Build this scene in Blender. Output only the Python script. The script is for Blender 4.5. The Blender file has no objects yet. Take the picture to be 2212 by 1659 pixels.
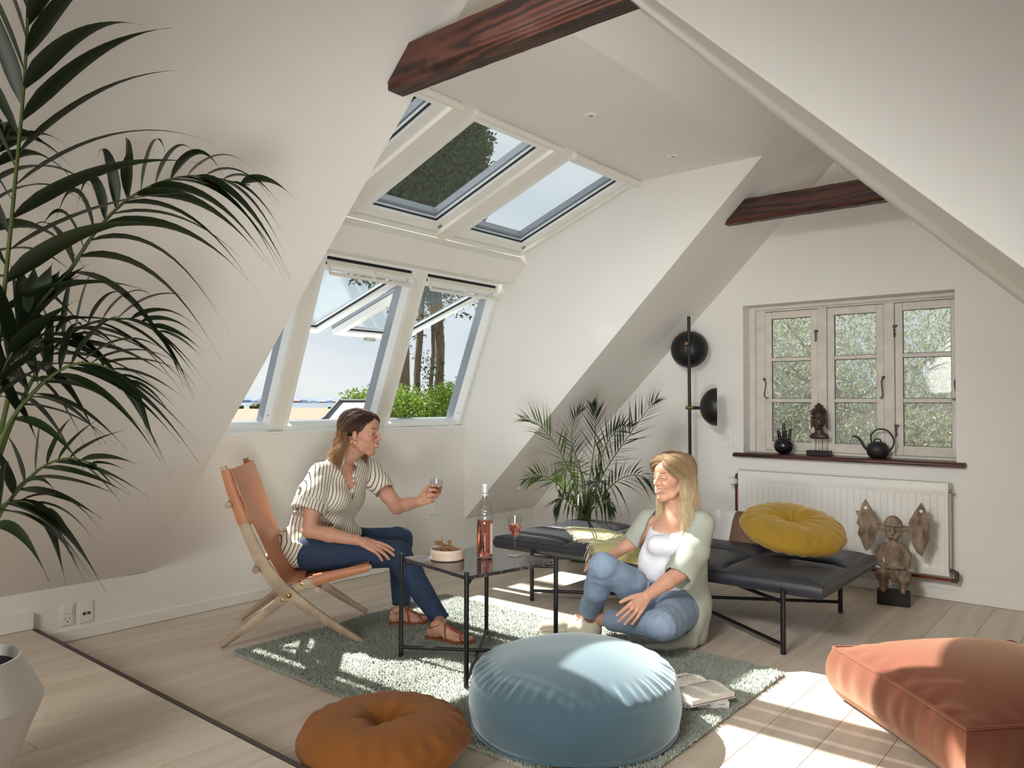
import bpy, math, random
import numpy as np
from mathutils import Vector, Matrix
R = math.radians
random.seed(7); np.random.seed(7)
A = lambda *a: np.array(a, float)
# ------------------------------------------------------------------ camera
FPX = 1652.8
CAM = A(0, 0, 1.2)
_y, _t, _r = R(39.665), R(1.343), R(0.162)
FW = A(-math.sin(_y)*math.cos(_t), math.cos(_y)*math.cos(_t), math.sin(_t))
RT = A(math.cos(_y), math.sin(_y), 0)
UP = np.cross(RT, FW)
RT, UP = RT*math.cos(_r)+UP*math.sin(_r), UP*math.cos(_r)-RT*math.sin(_r)
cam_d = bpy.data.cameras.new('camera'); cam = bpy.data.objects.new('camera', cam_d)
bpy.context.scene.collection.objects.link(cam)
cam_d.sensor_width = 36; cam_d.lens = 36*FPX/2212; cam_d.clip_end = 20000; cam_d.clip_start = 0.02
cam.matrix_world = Matrix(((RT[0], UP[0], -FW[0], 0), (RT[1], UP[1], -FW[1], 0), (RT[2], UP[2], -FW[2], 1.2), (0, 0, 0, 1)))
SC = bpy.context.scene; SC.camera = cam
COL = SC.collection
def srgb(r, g=None, b=None):
    if g is None: g = b = r
    f = lambda c: (c/12.92 if c <= .04045 else ((c+.055)/1.055)**2.4)
    return (f(r/255), f(g/255), f(b/255), 1)
# ------------------------------------------------------------------ sky, sun, exposure
SC.view_settings.view_transform = 'Standard'; SC.view_settings.look = 'None'
SC.view_settings.gamma = 1; SC.view_settings.use_curve_mapping = False
SC.view_settings.exposure = 0.48
SC.cycles.diffuse_bounces = 6; SC.cycles.transparent_max_bounces = 24
SC.cycles.max_bounces = 14
w = bpy.data.worlds.new('sky'); SC.world = w; w.use_nodes = True
nt = w.node_tree; N = nt.nodes; LK = nt.links
N.clear()
o_ = N.new('ShaderNodeOutputWorld'); b_ = N.new('ShaderNodeBackground')
tc = N.new('ShaderNodeTexCoord'); mp = N.new('ShaderNodeMapping'); mp.inputs['Scale'].default_value = (1, 1, 2.6)
no = N.new('ShaderNodeTexNoise'); no.inputs['Scale'].default_value = 2.2; no.inputs['Detail'].default_value = 6
cr = N.new('ShaderNodeValToRGB'); cr.color_ramp.elements[0].position = .34; cr.color_ramp.elements[1].position = .62
cr.color_ramp.elements[0].color = srgb(206, 221, 232); cr.color_ramp.elements[1].color = srgb(240, 243, 243)
LK.new(tc.outputs['Generated'], mp.inputs[0]); LK.new(mp.outputs[0], no.inputs['Vector']); LK.new(no.outputs[0], cr.inputs[0])
LK.new(cr.outputs[0], b_.inputs[0]); b_.inputs[1].default_value = .72
LK.new(b_.outputs[0], o_.inputs[0])
sd = bpy.data.lights.new('sun', 'SUN'); sun = bpy.data.objects.new('sun', sd); COL.objects.link(sun)
sd.energy = 11.0; sd.angle = R(0.6); sd.color = (1, .95, .88)
sun.rotation_euler = Vector((-.89, -.05, 1.0)).to_track_quat('Z', 'Y').to_euler()
def area(name, loc, target, sx, sy, power, col=(1, 1, 1)):
    d = bpy.data.lights.new(name, 'AREA'); d.shape = 'RECTANGLE'; d.size = sx; d.size_y = sy; d.energy = power; d.color = col
    o = bpy.data.objects.new(name, d); COL.objects.link(o); o.location = loc
    o.rotation_euler = (Vector(loc)-Vector(target)).to_track_quat('Z', 'Y').to_euler(); return o
a_ = area('high_window_light_behind_camera', (-1.0, .52, 2.28), (-1.1, 4.8, .75), .8, .4, 16, (1, .99, .97)); a_.data.spread = R(78)  # added fill lamp, not a window; brightens the gable end
a_ = area('window_light_right_dormer', (.15, -.25, .6), (-3.2, 4.0, 1.7), .6, .6, 9.5, (1, .99, .97)); a_.data.spread = R(60)  # added low fill lamp without a real source, lifts knee wall and dormer
a_ = area('window_light_behind_platform', (-2.0, -1.7, 1.8), (-2.9, 2.0, -.2), 1.3, 1.0, 20, (1, .99, .97)); a_.data.spread = R(112)  # added fill lamp, no window here; lightens the left foreground
# ------------------------------------------------------------------ helpers
def rayd(px, py): return FW+RT*(px-1106)/FPX-UP*(py-829.5)/FPX
def P(px, py, d): return CAM+rayd(px, py)*d          # a measured point of the photo at its depth in the room
def PX(px, py, x): v = rayd(px, py); return CAM+v*(x-CAM[0])/v[0]
def PY(px, py, y): v = rayd(px, py); return CAM+v*(y-CAM[1])/v[1]
def PZ(px, py, z): v = rayd(px, py); return CAM+v*(z-CAM[2])/v[2]
def nrm(v): v = np.asarray(v, float); return v/np.linalg.norm(v)

def tagp(o, label=None, cat=None, group=None, kind=None):
    if label: o['label'] = label
    if cat: o['category'] = cat
    if group: o['group'] = group
    if kind: o['kind'] = kind
    return o
def thing(name, label, cat, loc=(0, 0, 0), group=None, kind=None):
    o = bpy.data.objects.new(name, None); COL.objects.link(o); o.location = tuple(loc); o.empty_display_size = .05
    return tagp(o, label, cat, group, kind)
def offs(o):
    v = np.zeros(3)
    while o is not None:
        v += np.array(o.location); o = o.parent
    return v
class MB:
    def __init__(s): s.v = []; s.f = []; s.n = 0; s.mi = []
    def add(s, v, f, m=0):
        v = np.asarray(v, float).reshape(-1, 3); s.v.append(v)
        s.f += [tuple(i+s.n for i in q) for q in f]; s.mi += [m]*len(f); s.n += len(v); return s
    def box(s, x0, x1, y0, y1, z0, z1, m=0):
        v = [(x, y, z) for x in (x0, x1) for y in (y0, y1) for z in (z0, z1)]
        return s.add(v, [(0, 1, 3, 2), (4, 6, 7, 5), (0, 4, 5, 1), (2, 3, 7, 6), (0, 2, 6, 4), (1, 5, 7, 3)], m)
    def obox(s, c, a, b, d, m=0):       # centre and three half-axis vectors
        c, a, b, d = map(np.asarray, (c, a, b, d))
        v = [c+i*a+j*b+k*d for i in (-1, 1) for j in (-1, 1) for k in (-1, 1)]
        f = [(0, 1, 3, 2), (4, 6, 7, 5), (0, 4, 5, 1), (2, 3, 7, 6), (0, 2, 6, 4), (1, 5, 7, 3)]
        if np.dot(np.cross(a, b), d) < 0: f = [q[::-1] for q in f]
        return s.add(v, f, m)
    def bar(s, p, q, wv, hv, m=0):     # beam from p to q, half width vector wv, half height vector hv
        p, q = np.asarray(p, float), np.asarray(q, float)
        return s.obox((p+q)/2, (q-p)/2, wv, hv, m)
    def prism(s, poly, a, b, axis='y', m=0):   # poly in the two other axes
        n = len(poly)
        def mk(t):
            if axis == 'y': return [(u, t, w_) for u, w_ in poly]
            if axis == 'x': return [(t, u, w_) for u, w_ in poly]
            return [(u, w_, t) for u, w_ in poly]
        v = mk(a)+mk(b)
        f = [tuple(range(n))[::-1], tuple(range(n, 2*n))]+[(i, (i+1) % n, n+(i+1) % n, n+i) for i in range(n)]
        return s.add(v, f, m)
    def tube(s, pts, r, n=8, m=0, cap=True, flat=None):
        pts = np.asarray(pts, float); k = len(pts); r = np.broadcast_to(np.asarray(r, float), (k,)) if np.ndim(r) < 2 else r
        T = np.gradient(pts, axis=0); T /= np.linalg.norm(T, axis=1)[:, None]+1e-12
        ref = np.asarray(flat, float) if flat is not None else (A(0, 0, 1) if abs(T[0][2]) < .9 else A(1, 0, 0))
        V = []
        u = ref-T[0]*(ref@T[0]); u /= np.linalg.norm(u)
        an = np.arange(n)*2*math.pi/n
        for i in range(k):
            u = u-T[i]*(u@T[i]); u /= np.linalg.norm(u)+1e-12
            w_ = np.cross(T[i], u)
            if np.ndim(r) == 2: V.append(pts[i]+np.cos(an)[:, None]*u*r[i][0]+np.sin(an)[:, None]*w_*r[i][1])
            else: V.append(pts[i]+r[i]*(np.cos(an)[:, None]*u+np.sin(an)[:, None]*w_))
        f = [(i*n+j, i*n+(j+1) % n, (i+1)*n+(j+1) % n, (i+1)*n+j) for i in range(k-1) for j in range(n)]
        if cap: f += [tuple(range(n))[::-1], tuple((k-1)*n+j for j in range(n))]
        return s.add(np.concatenate(V), f, m)
    def cyl(s, p, q, r, n=16, m=0, r2=None): return s.tube([p, q], [r, r if r2 is None else r2], n, m)
    def lathe(s, prof, c=(0, 0, 0), n=32, m=0, axis=(0, 0, 1), close=False):  # prof: (radius, height)
        ax = nrm(axis); u = nrm(np.cross(ax, A(0, 1, 0) if abs(ax[1]) < .9 else A(1, 0, 0))); w_ = np.cross(ax, u)
        an = np.arange(n)*2*math.pi/n; V = []
        for r_, h in prof: V.append(np.asarray(c)+ax*h+r_*(np.cos(an)[:, None]*u+np.sin(an)[:, None]*w_))
        k = len(prof)
        f = [(i*n+j, i*n+(j+1) % n, (i+1)*n+(j+1) % n, (i+1)*n+j) for i in range(k-1) for j in range(n)]
        if prof[0][0] > 1e-5 and not close: f.append(tuple(range(n))[::-1])
        if prof[-1][0] > 1e-5 and not close: f.append(tuple((k-1)*n+j for j in range(n)))
        if close: f += [((k-1)*n+j, (k-1)*n+(j+1) % n, (j+1) % n, j) for j in range(n)]
        return s.add(np.concatenate(V), f, m)
    def ball(s, c, r, n=12, m=0, R3=None):
        rr = np.broadcast_to(np.asarray(r, float), (3,)); V = []; k = max(4, n//2)
        for i in range(k+1):
            t = math.pi*i/k
            for j in range(n):
                a = 2*math.pi*j/n; q = A(math.sin(t)*math.cos(a), math.sin(t)*math.sin(a), -math.cos(t))*rr
                V.append(np.asarray(c)+(R3@q if R3 is not None else q))
        f = [(i*n+j, i*n+(j+1) % n, (i+1)*n+(j+1) % n, (i+1)*n+j) for i in range(k) for j in range(n)]
        return s.add(V, f, m)
    def obj(s, name, mat, parent=None, label=None, cat=None, group=None, kind=None, smooth=35, bevel=0, seg=2, weld=False):
        v = np.concatenate(s.v)-offs(parent)
        me = bpy.data.meshes.new(name); me.from_pydata(v.tolist(), [], s.f); 
        mats = mat if isinstance(mat, (list, tuple)) else [mat]
        for q in mats: me.materials.append(q)
        if len(mats) > 1: me.polygons.foreach_set('material_index', s.mi)
        o = bpy.data.objects.new(name, me); COL.objects.link(o); o.parent = parent
        if weld: me.validate()
        if smooth:
            me.polygons.foreach_set('use_smooth', [True]*len(me.polygons))
            if smooth < 180: me.set_sharp_from_angle(angle=R(smooth))
        me.update()
        if bevel:
            b = o.modifiers.new('bevel', 'BEVEL'); b.width = bevel; b.segments = seg; b.limit_method = 'ANGLE'; b.angle_limit = R(40)
            b.harden_normals = False
        return tagp(o, label, cat, group, kind)
# ------------------------------------------------------------------ materials
def newmat(name):
    m = bpy.data.materials.new(name); m.use_nodes = True; t = m.node_tree
    return m, t, t.nodes['Principled BSDF']
def mat(name, col, rough=.5, metal=0, noise=None, bump=None, sheen=0, coat=0, spec=.5, stretch=(1, 1, 1), sss=0, emit=None, attr=None):
    """noise=(scale, amount, detail), bump=(scale, strength, distance)"""
    m, t, p = newmat(name); n = t.nodes; l = t.links
    p.inputs['Base Color'].default_value = col; p.inputs['Roughness'].default_value = rough; p.inputs['Metallic'].default_value = metal
    p.inputs['Specular IOR Level'].default_value = spec
    if sheen: p.inputs['Sheen Weight'].default_value = sheen; p.inputs['Sheen Roughness'].default_value = .4; p.inputs['Sheen Tint'].default_value = (min(1, col[0]*1.6+.1), min(1, col[1]*1.6+.1), min(1, col[2]*1.6+.1), 1)
    if coat: p.inputs['Coat Weight'].default_value = coat
    if sss: p.inputs['Subsurface Weight'].default_value = sss; p.inputs['Subsurface Radius'].default_value = (1, .35, .2); p.inputs['Subsurface Scale'].default_value = .008
    tcn = n.new('ShaderNodeTexCoord'); mpn = n.new('ShaderNodeMapping'); mpn.inputs['Scale'].default_value = stretch
    l.new(tcn.outputs['Object'], mpn.inputs[0])
    src = None
    if attr:
        at = n.new('ShaderNodeAttribute'); at.attribute_name = attr; src = at.outputs['Color']
    if noise:
        q = n.new('ShaderNodeTexNoise'); q.inputs['Scale'].default_value = noise[0]; q.inputs['Detail'].default_value = noise[2] if len(noise) > 2 else 4
        l.new(mpn.outputs[0], q.inputs['Vector'])
        mr = n.new('ShaderNodeMapRange'); mr.inputs[1].default_value = .3; mr.inputs[2].default_value = .7
        mr.inputs[3].default_value = 1-noise[1]; mr.inputs[4].default_value = 1+noise[1]*.6
        l.new(q.outputs[0], mr.inputs[0])
        mx = n.new('ShaderNodeMix'); mx.data_type = 'RGBA'; mx.blend_type = 'MULTIPLY'; mx.inputs['Factor'].default_value = 1
        mx.inputs['A'].default_value = col
        if src: l.new(src, mx.inputs['A'])
        l.new(mr.outputs[0], mx.inputs['B']); src = mx.outputs['Result']
    if src: l.new(src, p.inputs['Base Color'])
    if bump:
        q = n.new('ShaderNodeTexNoise'); q.inputs['Scale'].default_value = bump[0]; q.inputs['Detail'].default_value = 3
        l.new(mpn.outputs[0], q.inputs['Vector'])
        b = n.new('ShaderNodeBump'); b.inputs['Strength'].default_value = bump[1]; b.inputs['Distance'].default_value = bump[2] if len(bump) > 2 else .002
        l.new(q.outputs[0], b.inputs['Height']); l.new(b.outputs[0], p.inputs['Normal'])
    if emit: p.inputs['Emission Color'].default_value = emit[0]; p.inputs['Emission Strength'].default_value = emit[1]
    return m
def woodmat(name, c1, c2, rough=.5, stretch=(1, 1, 12), scale=3, ring=.5, bump=.15, per_obj=0, dist=3):
    m, t, p = newmat(name); n = t.nodes; l = t.links
    tcn = n.new('ShaderNodeTexCoord'); mpn = n.new('ShaderNodeMapping'); mpn.inputs['Scale'].default_value = stretch
    oi = n.new('ShaderNodeObjectInfo'); vm = n.new('ShaderNodeVectorMath'); vm.operation = 'SCALE'; vm.inputs[3].default_value = 17
    cmb = n.new('ShaderNodeCombineXYZ'); 
    for i in range(3): l.new(oi.outputs['Random'], cmb.inputs[i])
    l.new(cmb.outputs[0], vm.inputs[0])
    ad = n.new('ShaderNodeVectorMath'); ad.operation = 'ADD'; l.new(tcn.outputs['Object'], ad.inputs[0]); l.new(vm.outputs[0], ad.inputs[1])
    l.new(ad.outputs[0], mpn.inputs[0])
    q = n.new('ShaderNodeTexNoise'); q.inputs['Scale'].default_value = scale; q.inputs['Detail'].default_value = 8; q.inputs['Roughness'].default_value = .6; q.inputs['Distortion'].default_value = .6
    l.new(mpn.outputs[0], q.inputs['Vector'])
    wv = n.new('ShaderNodeTexNoise'); wv.inputs['Scale'].default_value = scale*.35; wv.inputs['Detail'].default_value = 1
    l.new(mpn.outputs[0], wv.inputs['Vector'])
    sn = n.new('ShaderNodeMath'); sn.operation = 'MULTIPLY'; sn.inputs[1].default_value = 60*ring; l.new(wv.outputs[0], sn.inputs[0])
    si = n.new('ShaderNodeMath'); si.operation = 'SINE'; l.new(sn.outputs[0], si.inputs[0])
    mu = n.new('ShaderNodeMath'); mu.operation = 'MULTIPLY_ADD'; mu.inputs[1].default_value = .16; l.new(si.outputs[0], mu.inputs[0]); l.new(q.outputs[0], mu.inputs[2])
    r = n.new('ShaderNodeValToRGB'); r.color_ramp.elements[0].position = .33; r.color_ramp.elements[1].position = .68
    r.color_ramp.elements[0].color = c1; r.color_ramp.elements[1].color = c2
    l.new(mu.outputs[0], r.inputs[0]); src = r.outputs[0]
    if per_obj:
        mr = n.new('ShaderNodeMapRange'); mr.inputs[3].default_value = 1-per_obj; mr.inputs[4].default_value = 1+per_obj*.5; l.new(oi.outputs['Random'], mr.inputs[0])
        mx = n.new('ShaderNodeMix'); mx.data_type = 'RGBA'; mx.blend_type = 'MULTIPLY'; mx.inputs['Factor'].default_value = 1
        l.new(src, mx.inputs['A']); l.new(mr.outputs[0], mx.inputs['B']); src = mx.outputs['Result']
    l.new(src, p.inputs['Base Color']); p.inputs['Roughness'].default_value = rough
    b = n.new('ShaderNodeBump'); b.inputs['Strength'].default_value = bump; b.inputs['Distance'].default_value = .002
    l.new(mu.outputs[0], b.inputs['Height']); l.new(b.outputs[0], p.inputs['Normal'])
    return m
def panemat(name, tint=(.93, .96, .96, 1), refl=1.0, spec=1.45, haze=0):
    m = bpy.data.materials.new(name); m.use_nodes = True; t = m.node_tree; n = t.nodes; l = t.links; n.clear()
    o = n.new('ShaderNodeOutputMaterial'); tr = n.new('ShaderNodeBsdfTransparent'); tr.inputs[0].default_value = tint
    gl = n.new('ShaderNodeBsdfGlossy'); gl.inputs['Roughness'].default_value = .02
    fr = n.new('ShaderNodeFresnel'); ge = n.new('ShaderNodeNewGeometry'); mi = n.new('ShaderNodeMapRange')
    mi.inputs[3].default_value = spec; mi.inputs[4].default_value = 1/spec; l.new(ge.outputs['Backfacing'], mi.inputs[0]); l.new(mi.outputs[0], fr.inputs[0])
    mu = n.new('ShaderNodeMath'); mu.operation = 'MULTIPLY'; mu.inputs[1].default_value = refl; l.new(fr.outputs[0], mu.inputs[0])
    mx = n.new('ShaderNodeMixShader'); l.new(mu.outputs[0], mx.inputs[0]); l.new(tr.outputs[0], mx.inputs[1]); l.new(gl.outputs[0], mx.inputs[2])
    l.new(mx.outputs[0], o.inputs[0])
    if haze:
        df = n.new('ShaderNodeBsdfDiffuse'); df.inputs[0].default_value = (.9, .9, .9, 1)
        ns = n.new('ShaderNodeTexNoise'); ns.inputs['Scale'].default_value = 4; tcn = n.new('ShaderNodeTexCoord'); l.new(tcn.outputs['Object'], ns.inputs['Vector'])
        mm = n.new('ShaderNodeMath'); mm.operation = 'MULTIPLY'; mm.inputs[1].default_value = haze*2; l.new(ns.outputs[0], mm.inputs[0])
        m2 = n.new('ShaderNodeMixShader'); l.new(mm.outputs[0], m2.inputs[0]); l.new(mx.outputs[0], m2.inputs[1]); l.new(df.outputs[0], m2.inputs[2]); l.new(m2.outputs[0], o.inputs[0])
    return m
M = {}
M['wall'] = mat('wall_paint', srgb(232, 230, 225), .85, noise=(1.2, .03, 2), bump=(260, .06, .001), spec=.2)
M['trim'] = mat('white_paint', srgb(232, 230, 222), .45, noise=(6, .02), bump=(90, .03, .0006), spec=.4)
M['winframe'] = mat('white_lacquer', srgb(236, 237, 234), .35, noise=(5, .015), spec=.45)
M['oldwhite'] = mat('aged_white_paint', srgb(214, 208, 198), .6, noise=(14, .10, 6), bump=(60, .2, .0015), spec=.3)
M['grey_alu'] = mat('grey_aluminium', srgb(150, 156, 164), .45, .3, noise=(30, .05))
M['black_gasket'] = mat('black_rubber', srgb(22, 24, 30), .55, noise=(40, .1))
M['pane'] = panemat('window_glass', (.95, .97, .975, 1), .6)
M['oldpane'] = panemat('old_window_glass', (.93, .95, .95, 1), 1.3, haze=.16)  # white haze mixed into the glass to bleach the view behind
M['steel'] = mat('brushed_steel', srgb(170, 168, 162), .3, 1, noise=(60, .1))
M['floorwood'] = woodmat('whitewashed_oak', srgb(196, 181, 164), srgb(208, 195, 179), .42, stretch=(9, .8, 4), scale=2.0, ring=.35, bump=.04, per_obj=.05)
M['gap'] = mat('dark_joint', srgb(120, 104, 90), .9, noise=(20, .1))
M['darkwood'] = woodmat('dark_stained_pine', srgb(34, 18, 13), srgb(84, 46, 34), .5, stretch=(.8, 8, 9), scale=3, ring=.9, bump=.5)
M['sillwood'] = woodmat('dark_sill_wood', srgb(48, 24, 18), srgb(84, 46, 36), .35, stretch=(1, 8, 8), scale=3, ring=.6, bump=.15)
M['nosing'] = mat('dark_bronze_nosing', srgb(62, 50, 46), .4, .4, noise=(40, .1))
M['plastic'] = mat('white_plastic', srgb(232, 230, 226), .35, noise=(9, .01))
M['blackhole'] = mat('black_plastic', srgb(24, 22, 22), .5, noise=(9, .05))
# ================================================================== the room shell
XK, YG, ZK, MS, YC, YL, ZC, ZS = -4.158, 5.315, .276, .993, 4.436, 1.936, 2.672, 1.007
YD, XR, ZR, ZP, YS, ZB = .797, -1.5946, 2.8213, .102, 1.399, 2.34
XI = XK+(ZC-ZK)/MS        # where the dormer ceiling meets the slope
Y0 = -2.2; XE = 2.6; T = .12
def slab(name, quad, nrmv, mat_=None, t=T, kind='structure', parent=None):
    q = np.asarray(quad, float); n = nrm(nrmv)*t
    m = MB(); k = len(q); v = np.concatenate([q, q+n])
    # orient so that the first face looks away from nrmv
    nn = np.cross(q[1]-q[0], q[2]-q[1]); f0 = tuple(range(k)); f1 = tuple(range(k, 2*k))
    if nn@n > 0: f0 = f0[::-1]; side = [(i, (i+1) % k, k+(i+1) % k, k+i) for i in range(k)]
    else: f1 = f1[::-1]; side = [(k+i, k+(i+1) % k, (i+1) % k, i) for i in range(k)]
    m.add(v, [f0, f1]+side)
    return m.obj(name, mat_ or M['wall'], parent, kind=kind, smooth=0)
SL = nrm((-MS, 0, 1))
zs_ = lambda x: ZK+MS*(x-XK)
# knee wall: low under the slope, up to the sill inside the dormer
mk = MB(); mk.prism([(Y0, -.1), (YG+T, -.1), (YG+T, ZK), (YC, ZK), (YC, ZS), (YL, ZS), (YL, ZK), (Y0, ZK)], XK-.26, XK, 'x'); 
mk.obj('wall_left', M['wall'], kind='structure', smooth=0)
slab('ceiling', [(XK, Y0, ZK), (XK, YL-.002, ZK), (XR, YL-.002, ZR), (XR, Y0, ZR)], (-MS, 0, 1))
slab('ceiling', [(XK, YC+.002, ZK), (XK, YG, ZK), (XR, YG, ZR), (XR, YC+.002, ZR)], (-MS, 0, 1))
slab('ceiling', [(XI, YL, ZC), (XI, YC, ZC), (XR, YC, ZR), (XR, YL, ZR)], (-MS, 0, 1))
slab('ceiling', [(-2.57, YL, ZC), (XI, YL, ZC), (XI, YC, ZC), (-2.57, YC, ZC)], (0, 0, 1))          # flat dormer ceiling
# dormer cheeks
PR1 = [(XK, ZK), (XK+(ZS-ZK)/MS, ZS), (XK, ZS)]; PR2 = [(XK+(ZS-ZK)/MS, ZS), (XI, ZC), (-2.52, ZC), (-2.50, 2.74), (-3.65, 2.33), (-4.36, ZS)]
for yy, s, nm in ((YC, .1, 'wall_dormer_right'), (YL, -.1, 'wall_dormer_left')):
    m = MB(); m.prism(PR1, yy, yy+s, 'y'); m.prism(PR2, yy, yy+s, 'y'); m.obj(nm, M['wall'], kind='structure', smooth=0)
# right slope and the right-hand dormer
zr_ = lambda x: ZR-MS*(x-XR)
xb = XR+(ZR-.25)/MS
slab('ceiling', [(XR, YD+.002, ZR), (XR, YG, ZR), (xb, YG, .25), (xb, YD+.002, .25)], (MS, 0, 1))
slab('wall_right', [(xb, YD+.002, -.1), (xb, YG, -.1), (xb, YG, .26), (xb, YD+.002, .26)], (1, 0, 0))
zc2 = 2.72; xi2 = XR+(ZR-zc2)/MS
m = MB(); m.prism([(xi2, zc2), (XE, zc2), (XE, -.1), (xb, -.1), (xb, .26)], YD, YD+.1, 'y'); m.obj('wall_cheek_right', M['wall'], kind='structure', smooth=0)
slab('ceiling', [(XR, Y0, ZR), (XR, YD+.002, ZR), (xi2, YD+.002, zc2), (xi2, Y0, zc2)], (MS, 0, 1))
slab('ceiling', [(xi2, Y0, zc2), (xi2, YD, zc2), (XE, YD, zc2), (XE, Y0, zc2)], (0, 0, 1))
slab('wall_front', [(XK-.2, Y0, -.1), (XE+.1, Y0, -.1), (XE+.1, Y0, 2.9), (XK-.2, Y0, 2.9)], (0, -1, 0))
m = MB(); m.box(XE, XE+.12, Y0, YD+.1, -.1, .7); m.box(XE, XE+.12, Y0, YD+.1, 2.1, 2.9); m.box(XE, XE+.12, Y0, -1.7, .7, 2.1); m.box(XE, XE+.12, .2, YD+.1, .7, 2.1)
m.obj('wall_dormer_end', M['wall'], kind='structure', smooth=0)
# gable wall with its window opening
WL, WR, WT, WB, RD = -2.239, -.895, 1.898, .838, .13
m = MB(); g3 = YG+.3
zl_ = lambda x: ZK+MS*(x-XK)+.1; zrr = lambda x: ZR-MS*(x-XR)+.1
m.prism([(XK-.1, -.1), (WL, -.1), (WL, zl_(WL)), (XK, ZK+.1), (XK-.1, ZK)], YG, g3); m.prism([(WR, -.1), (xb+.1, -.1), (xb+.1, .3), (xb, zrr(xb)), (WR, zrr(WR))], YG, g3)
m.prism([(WL, -.1), (WR, -.1), (WR, WB), (WL, WB)], YG, g3); m.prism([(WL, WT), (WR, WT), (WR, zrr(WR)), (XR, ZR+.1), (WL, zl_(WL))], YG, g3)
m.obj('wall_back', M['wall'], kind='structure', smooth=0)
# baseboards
bb = M['trim']
m = MB(); m.box(XK, XK+.016, YS+.005, YC+.0, 0, .062); m.box(XK, XK+.016, YC, YG, 0, .062); m.obj('baseboard_left', bb, kind='structure', bevel=.003)
m = MB(); m.box(XK+.016, xb, YG-.016, YG, 0, .066); m.obj('baseboard_back', bb, kind='structure', bevel=.003)
m = MB(); m.box(XK, XK+.03, Y0, YS-.012, ZP, ZP+.078); m.obj('baseboard_platform', bb, kind='structure', bevel=.004)
# floor: sub floor with planks as parts, and the raised platform
m = MB(); m.box(XK, xb+.3, YS, YG, -.06, -.003); fl = m.obj('floor', M['gap'], kind='structure', smooth=0)
x = XK+.016; k = 0
edges = []
xx = -.9
while xx > XK: xx -= .2
first = xx+.2
xs = [XK+.016]+[first+.2*i for i in range(40) if first+.2*i < xb-.05]+[xb]
rnd = random.Random(3)
for a, b in zip(xs[:-1], xs[1:]):
    if b-a < .02: continue
    y = YS; off = rnd.uniform(.3, 2.0); nxt = YS+off
    while y < YG-.001:
        e = min(nxt, YG-.016)
        m = MB(); m.box(a+.0007, b-.0007, y+.0007, e-.0007, -.02, 0.0)
        m.obj('plank', M['floorwood'], fl, smooth=0, bevel=.0012, seg=1)
        if e >= YG-.017: break
        y = e; nxt = y+rnd.uniform(1.6, 2.2)
m = MB(); m.box(XK, XE, Y0, YS, -.1, ZP-.02); pf = m.obj('floor_platform', M['gap'], kind='structure', smooth=0)
for a, b in zip(xs[:-1]+[xb+.2*i for i in range(7)], xs[1:]+[xb+.2*(i+1) for i in range(7)]):
    if b-a < .02: continue
    y = Y0; nxt = Y0+rnd.uniform(.5, 2)
    while y < YS-.02:
        e = min(nxt, YS-.022)
        m = MB(); m.box(a+.0007, b-.0007, y+.0007, e-.0007, ZP-.02, ZP)
        m.obj('plank', M['floorwood'], pf, smooth=0, bevel=.0012, seg=1)
        y = e+.0; nxt = y+rnd.uniform(1.4, 2.2)
        if e >= YS-.03: break
m = MB(); m.box(XK+.03, XE, YS-.022, YS, 0.001, ZP+.001); m.obj('trim_1', M['nosing'], kind='structure', bevel=.002)
# ================================================================== dormer windows
LO0, LO1 = A(-4.205, 1.018), A(-3.787, 2.098)      # lower plane (x,z) along the inside of the frames
UO0, UO1 = A(-3.60, 2.285), A(-2.56, 2.672)        # upper plane
def pl3(p, y): return A(p[0], y, p[1])
du, dl = nrm(UO1-UO0), nrm(LO1-LO0)
nu, nl = A(-du[1], du[0]), A(-dl[1], dl[0])        # outward normals (x,z)
BAYS = [(1.940, 2.725), (2.80, 3.565), (3.64, 4.432)]
# transom beam
m = MB(); m.prism([(-3.80, 2.098), (-3.66, 2.092), (-3.548, 2.222), (-3.585, 2.262), (-3.60, 2.285), (-3.72, 2.36), (-3.88, 2.18)], YL, YC, 'y')
m.obj('trim_2', M['trim'], kind='structure', bevel=.004, smooth=0)
# sill board
m = MB(); m.prism([(XK+.004, ZS-.004), (XK+.004, ZS+.006), (-4.205, 1.012), (-4.35, 1.02), (-4.42, 1.0), (-4.42, .9), (XK-.05, .9)], YL, YC, 'y')
m.obj('trim_3', M['winframe'], kind='structure', smooth=0)
ti = 4
for yb0, yb1 in ((2.725, 2.80), (3.565, 3.64)):
    m = MB()
    for (p0, p1, nn) in ((LO0+dl*-.02, LO1+dl*.02, nl),):
        c0, c1 = pl3(p0, (yb0+yb1)/2), pl3(p1, (yb0+yb1)/2)
        n3 = A(nn[0], 0, nn[1])*.065; m.bar(c0+n3, c1+n3, A(0, (yb1-yb0)/2, 0), n3)
    m.obj('trim_%d' % ti, M['trim'], kind='structure', bevel=.003, smooth=0); ti += 1
    m = MB()
    c0, c1 = pl3(UO0+du*-.03, (yb0+yb1)/2), pl3(UO1+du*.02, (yb0+yb1)/2)
    n3 = A(nu[0], 0, nu[1])*.06; m.bar(c0+n3, c1+n3, A(0, .0375, 0), n3)
    m.obj('trim_%d' % ti, M['trim'], kind='structure', bevel=.003, smooth=0); ti += 1
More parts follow.
